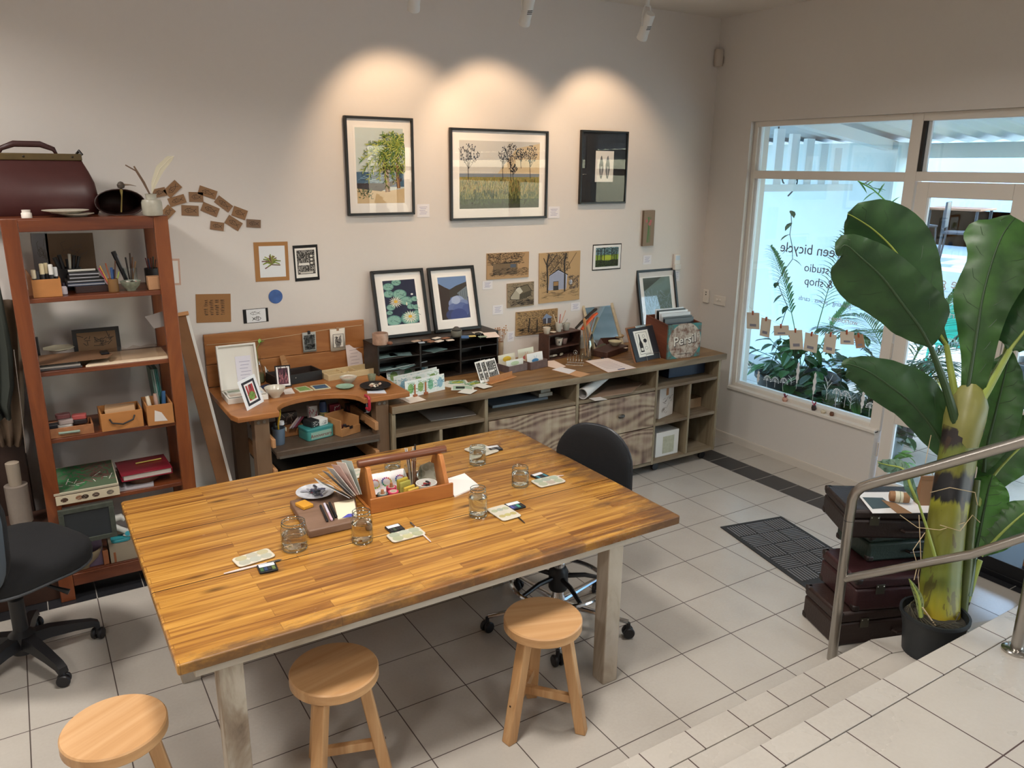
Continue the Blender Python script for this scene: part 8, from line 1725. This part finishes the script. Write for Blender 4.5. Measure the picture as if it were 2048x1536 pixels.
x0 = sx_(78, 715, yF - .005); t = thing('clipboard', 'brown masonite clipboard on top of the folders', 'clipboard', (x0, yF - .006, S2 + .0292), .03); ob('board', G().prism([(0, 0), (.27, .0), (.30, .07), (.26, .2), (-.01, .2)], 0, .004), C('#6a4c34', .55), t, smooth=0); ob('clip', G().box(.25, .285, .06, .12, .0042, .014), C('#26262a', .3, .8), t, bevel=.003)
vessel('scalloped_dish', 'white scalloped palette dish on the clipboard', 'dish', 118, 700, S2 + .034, 30, 697, PLATE, C('#b9b29a', .4, var=.2, bs=50), h=.012, n=7)
x0, x1 = sx_(166, 732, yF), sx_(338, 718, yF); t = thing('paper_stack', 'cream papers in a clear plastic sleeve at the right of the second shelf', 'paper', (x0, yF - .008, S2))
ob('papers', G().prism([(.01, 0), (x1 - x0, 0), (x1 - x0, .24), (.09, .24)], 0, .0075), C('#d8c6ac', .6, var=.1), t, smooth=0)
g = G(); rows = []
for i in range(9): rows.append([V((.11 + (x1 - x0 - .11) * i / 8, y, .0095 + .018 * abs(math.sin(i * 1.3 + y * 40)) * (y / .24) + .01 * (y > .1))) for y in (.02, .08, .15, .22)])
g.grid(rows); ob('plastic_sleeve', g, glass_pane('clear_plastic', '#e9e0d8', .12), t, smooth=60)
one('grey_card', 'grey card taped to the right back post of the bookshelf', 'card', G().add([(0, 0, 0), (.075, 0, .01), (.07, 0, .085), (-.035, 0, .06)], [(0, 1, 2, 3)]), C('#8a8480', .7), (sx_(308, 655, 1.0), 1.0, PY(308, 657, 1.0).z), thick=.001, smooth=0)
# shelf 3
S3 = BSH[2] + .0008
t, w = xbox('stamp_tray', 'worn wooden tray of ink pads and stamps on the middle shelf', 'tray', 92, 189, 865, yF - .01, S3, .12, .045, C('#94603c', .6, var=.4, bs=40), open_=True)
x0 = t.location.x; ob('marker', G().tube([(w * .25, -.009, .024), (w * .7, -.009, .022)], .006, 8), C('#7a8a7c', .5), t)
for k, (x, y, z, c, lb) in enumerate([(.42, .05, .0, '#c8c2ba', 'white ink pad at the bottom of the pile in the stamp tray'), (.44, .05, .022, '#a89a96', 'grey ink pad in the pile in the stamp tray'), (.40, .07, .044, '#6a3a3c', 'dark red ink pad on top of the pile in the stamp tray'), (.75, .06, .012, '#2a2224', 'black ink pad at the right of the stamp tray'), (.74, .06, .034, '#a04a48', 'red ink pad at the right of the stamp tray'), (.16, .06, .005, '#26262a', 'black stamp block at the left of the stamp tray')]):
    t2 = thing('ink_pad', lb, 'ink pad', (x0 + w * x, yF + y, S3 + .0055 + z + .02), rnd(-.2, .2), 'ink pads in the stamp tray') ; ob('case', G().prism(rr(.06, .042, .01), 0, .02), C(c, .4), t2, bevel=.002)
t, w = xbox('drawer_box', 'orange wooden drawer box with a rope handle full of envelopes', 'box', 205, 290, 865, yF - .02, S3, .16, .085, M_ob, open_=True)
x0 = t.location.x; ob('rope_handle', G().tube([(w * .2, -.003, .058), (w * .25, -.012, .04), (w * .5, -.016, .03), (w * .75, -.012, .045), (w * .8, -.003, .063)], .004, 8), C('#1c1614', .6), t)
for k in range(4): one('envelope', ['crumpled brown envelope at the front of the drawer box', 'tan envelope second in the drawer box', 'large kraft envelope third in the drawer box', 'brown envelope at the back of the drawer box'][k], 'envelope', G().box(0, w * .72, 0, .004, 0, .085), C(['#b08d68', '#a5825c', '#9a7a58', '#8a6c50'][k], .7, bump=.5, bs=30), M=TR((x0 + w * .15, yF + .01 + .032 * k, S3 + .009)) @ RX(-.25) @ RY(.04 * (k - 1)), group='envelopes in the rope handled drawer box')
t, w = xbox('stencil_box', 'small orange wooden box with a torn white label at the right of the middle shelf', 'box', 298, 351, 862, yF - .035, S3, .18, .10, C('#a5703f', .5, var=.2, bs=14), open_=True)
ob('torn_label', G().add([(w * .25, -.0008, .02), (w * .75, -.0008, .015), (w * .55, -.0008, .06), (w * .3, -.0008, .075)], [(0, 1, 2, 3)]), C('#c9c2bc', .7), t, smooth=0)
x0 = t.location.x
for k, (c, a) in enumerate((('#c8bda8', -.35), ('#b8988a', -.1), ('#3a6a9a', .3))): one('paint_tube', ['rolled white tube in the small box', 'pinkish tube in the small box', 'blue tube in the small box'][k], 'tube', G().tube([(0, 0, 0), (0, .02, .12)], [.012, .009], 10), C(c, .5), M=TR((x0 + w * (.25 + .25 * k), yF + .01 + .03 * k, S3 + .012)) @ RY(a * .3))
for k in range(4): one('thin_book', ['grey green book nearest the middle, standing at the right of the shelf', 'pale book standing second at the right', 'teal book standing third at the right', 'teal book against the right post'][k], 'book', G().box(0, .007, 0, .16, 0, .235), C(['#5f7a70', '#8a9a94', '#2f6a64', '#2a5a58'][k], .5), M=TR((BX1 - .115 + .0085 * k, 1.09, S3 + .0012)) @ RY(-.06), group='thin books by the right post')
# shelf 4
S4 = BSH[3] + .0008
x0 = sx_(100, 945, yF); 
t = thing('sketch_pad', 'large pad with a green and red drawing sliding off the fourth shelf', 'sketch pad', M=TR((x0, yF - .03, S4 + .045)) @ RX(.16)); ob('pages', G().box(0, .27, 0, .25, 0, .012), C('#b9b09a', .7), t, bevel=.001)
A = Art(.26, .24); A.k = 1; A.R(0, 0, 1, 1, '#4a5a42').scr(.02, .02, .5, .9, 80, .2, .004, '#2c6a3c').scr(.4, .2, .95, .95, 50, .2, .004, '#6a4a42').scr(.1, .1, .9, .5, 10, .2, .002, '#c8c8bc'); A.put(t, TR((.005, .005, .0125)) @ RX(-PI / 2), 'drawing')
g = thing('nature_sheet', 'cream sheet printed with brown shells hanging below the sketch pad', 'print', M=TR((x0 + .005, yF - .034, S4 + .0)) @ RX(.1)); ob('sheet', G().box(0, .265, 0, .0015, 0, .045), C('#cfc3a8', .7), g, smooth=0)
A = Art(.265, .045); A.k = 1
for k, x in enumerate((.13, .36, .45, .62, .85)): A.E(x, .5, .06, .26, ['#4a3426', '#8a6248', '#3a2a20', '#4a3a30', '#6a6258'][k], 10).scr(x - .04, .3, x + .04, .7, 5, .05, .001, '#b8a890')
A.put(g, TR((0, -.0004, 0)))
x0 = sx_(232, 960, yF)
one('paper_sheets', 'loose white papers at the bottom right of the fourth shelf', 'paper', G().prism([(0, 0), (.16, -.01), (.18, .16), (.02, .17)], 0, .006), C('#9a969a', .7), (x0, yF - .0, S4), smooth=0)
x0 = sx_(285, 950, 1.05); t = thing('woven_basket', 'shallow woven basket under the red folder', 'basket', (x0, 1.07, S4 + .0065)); ob('weave', G().lathe([(0, 0), (.075, 0), (.10, .035), (.095, .035), (.072, .004), (0, .004)], (0, 0, 0), 28, caps=False), C('#5a3a26', .8, var=.6, bs=60, bump=1), t)
t = thing('red_folder', 'shiny dark red folder stuffed with papers on the basket', 'folder', (x0 - .10, .965, S4 + .0425), .03); ob('cover', G().box(0, .23, 0, .22, .0, .004).box(0, .23, 0, .22, .028, .032).box(.226, .23, 0.0, .22, .0042, .0278), C('#7a1426', .25), t, bevel=.001); ob('papers', G().box(.01, .224, .004, .215, .005, .027), C('#b8b0a8', .7), t)
one('yellow_pencil', 'yellow pencil lying on the red folder', 'pencil', G().tube([(0, 0, .004), (.12, .01, .004)], .0035, 6), C('#b8a83a', .5), (x0 - .02, 1.1, S4 + .0755))
# shelf 5
S5 = BSH[4] + .0008
x0 = sx_(112, 1040, yF - .04); x1 = sx_(222, 1015, yF - .04)
t = thing('slate_board', 'dark slate in a chipped green grey frame leaning on the front of the bookshelf', 'slate', M=TR((x0 + .01, yF - .075, .30)) @ RX(-.0)); w = x1 - x0; h = .18
g = G(); g.box(0, w, 0, .02, 0, .022).box(0, w, 0, .02, h - .022, h).box(0, .022, 0, .02, .022, h - .022).box(w - .022, w, 0, .02, .022, h - .022); ob('frame', g, C('#3a3f36', .7, var=.6, bs=35), t, bevel=.002); ob('slate', G().box(.022, w - .022, .006, .012, .022, h - .022), C('#23282c', .5, var=.3, bs=8), t, smooth=0)
xbox('violet_book', 'flat violet grey box under the slate', 'box', 132, 200, 1060, yF - .0, S5 + .0, .2, .16, C('#5a4a5c', .5))
x0 = sx_(212, 1060, 1.0); one('cream_card_box', 'flat cream box under the punch tool', 'box', G().box(0, .12, 0, .15, 0, .10), C('#8f8370', .6), (x0 - .0, yF - .01, S5), bevel=.001)
t = thing('paper_punch', 'white and teal craft punch on the bottom shelf', 'punch', (x0 + .055, yF + .02, S5 + .1015)); ob('base', G().prism(rr(.085, .07, .02), 0, .014), C('#2f8a94', .4), t, bevel=.003)
ob('arm', G().tube([(.03, 0, .016), (.035, 0, .035), (.0, 0, .06), (-.03, 0, .085), (-.02, 0, .115), (.015, 0, .118), (.03, 0, .10)], [.014, .012, .010, .013, .015, .013, .009], 10, flat=1.3), C('#c9c9c2', .4), t, smooth=60); ob('hub', G().lathe([(0, 0), (.012, 0), (.012, .004), (0, .004)], (0, 0, 0), 16, M=TR((.034, -.018, .033)) @ RX(PI / 2), caps=False), C('#3fa0b0', .4), t)
vessel('stoneware_basin', 'wide cream bowl on the bottom shelf behind the chair seat', 'bowl', 166, 1132, S5, 40, 1095, BOWL, C('#8a7a60', .5))
for k, (u, a, lb) in enumerate(((214, .1, 'taller wooden printing block on the bottom shelf'), (232, -.15, 'shorter wooden printing block beside it'))): p = PZ(u, 1132, S5); one('printing_block', lb, 'block', G().box(-.012, .012, -.02, .02, 0, .075 - .02 * k), C('#8a5230', .5, var=.2, bs=30), (p.x, max(p.y, .97), S5), a, bevel=.002)
x0 = sx_(250, 1105, 1.0); t = thing('wooden_figure', 'small carved brown wooden figure at the right of the bottom shelf', 'figurine', (x0, 1.0, S5)); ob('body', G().tube([(-.02, 0, .0), (-.022, 0, .04), (-.012, 0, .07), (.0, 0, .09)], [.012, .014, .012, .01], 9), C('#5a4030', .6), t); ob('arm', G().tube([(-.012, 0, .06), (.02, -.005, .04), (.035, -.01, .02)], [.009, .011, .007], 8), C('#5a4030', .6), t)
# ---- left of the bookshelf -------------------------------------------------------------------------------
def drape(name, label, cat, px, y, m, wv=.02):
    """hanging cloth outlined by left and right edges [(ul,ur,v)]"""
    t = thing(name, label, cat, (0, 0, 0)); g = G(); rows = []
    for ul, ur, v in px:
        a, b_ = PY(ul, v, y), PY(ur, v, y); rows.append([a.lerp(b_, i / 12) + V((0, wv * math.sin(i * 1.3 + v * .004) , 0)) for i in range(13)])
    g.grid(rows); c = rows[0][6].copy(); g.v = [v - c for v in g.v]; t.location = c; ob('cloth', g, m, t, thick=.004, smooth=70); return t
t = drape('beige_apron', 'beige cloth hanging behind the dark apron at the left edge', 'apron', [(-60, 40, 600), (-50, 44, 700), (-40, 48, 800), (-10, 47, 860), (2, 40, 892)], 1.12, C('#7d6a58', .9))
drape('dark_apron', 'dark grey green apron hanging left of the bookshelf', 'apron', [(-90, -6, 540), (-90, 6, 600), (-90, 24, 700), (-80, 28, 770), (-60, 20, 810), (-20, 22, 838)], 1.04, C('#2f342e', .9), .03)
one('hanging_strap', 'grey woven strap hanging beside the left bookshelf post', 'strap', G().tube([PY(u, v, 1.0) - PY(45, 800, 1.0) for u, v in ((28, 700), (38, 780), (46, 850), (52, 905))], .007, 6, flat=.3), C('#8a8078', .9), PY(45, 800, 1.0))
pr = PY(47, 1000, 1.0)
t = thing('film_roll', 'roll of stretch film with a long grip standing left of the bookshelf', 'roll', (pr.x - .02, 1.0, 0))
zr0, zr1 = PY(47, 1042, 1.0).z, PY(47, 967, 1.0).z; zt2 = PY(47, 922, 1.0).z
ob('film', G().lathe([(0, zr0), (.047, zr0), (.047, zr1), (0, zr1)], (0, 0, 0), 28, caps=False), C('#7b7168', .3, bump=.5, bs=60, var=.1), t); ob('core', G().lathe([(0, .40), (.026, .40), (.026, zr0 - .0005), (0, zr0 - .0005)], (0, 0, 0), 18, caps=False), C('#8a7a68', .7), t); ob('grip', G().lathe([(.026, zr1 + .0005), (.028, zt2), (.02, zt2 + .004), (0, zt2 + .004)], (0, 0, 0), 18, caps=False), C('#8f8374', .5), t)
one('dark_backdrop', 'tall dark brown cupboard added to hide the bright wall at the left edge', 'backdrop', G().box(-.5, 0, 0, .18, 0, 1.42), C('#2e1c13', .6, var=.2), (-4.10, 1.17, 0), bevel=.003)  # dark block added to cover the bright wall in the dim corner
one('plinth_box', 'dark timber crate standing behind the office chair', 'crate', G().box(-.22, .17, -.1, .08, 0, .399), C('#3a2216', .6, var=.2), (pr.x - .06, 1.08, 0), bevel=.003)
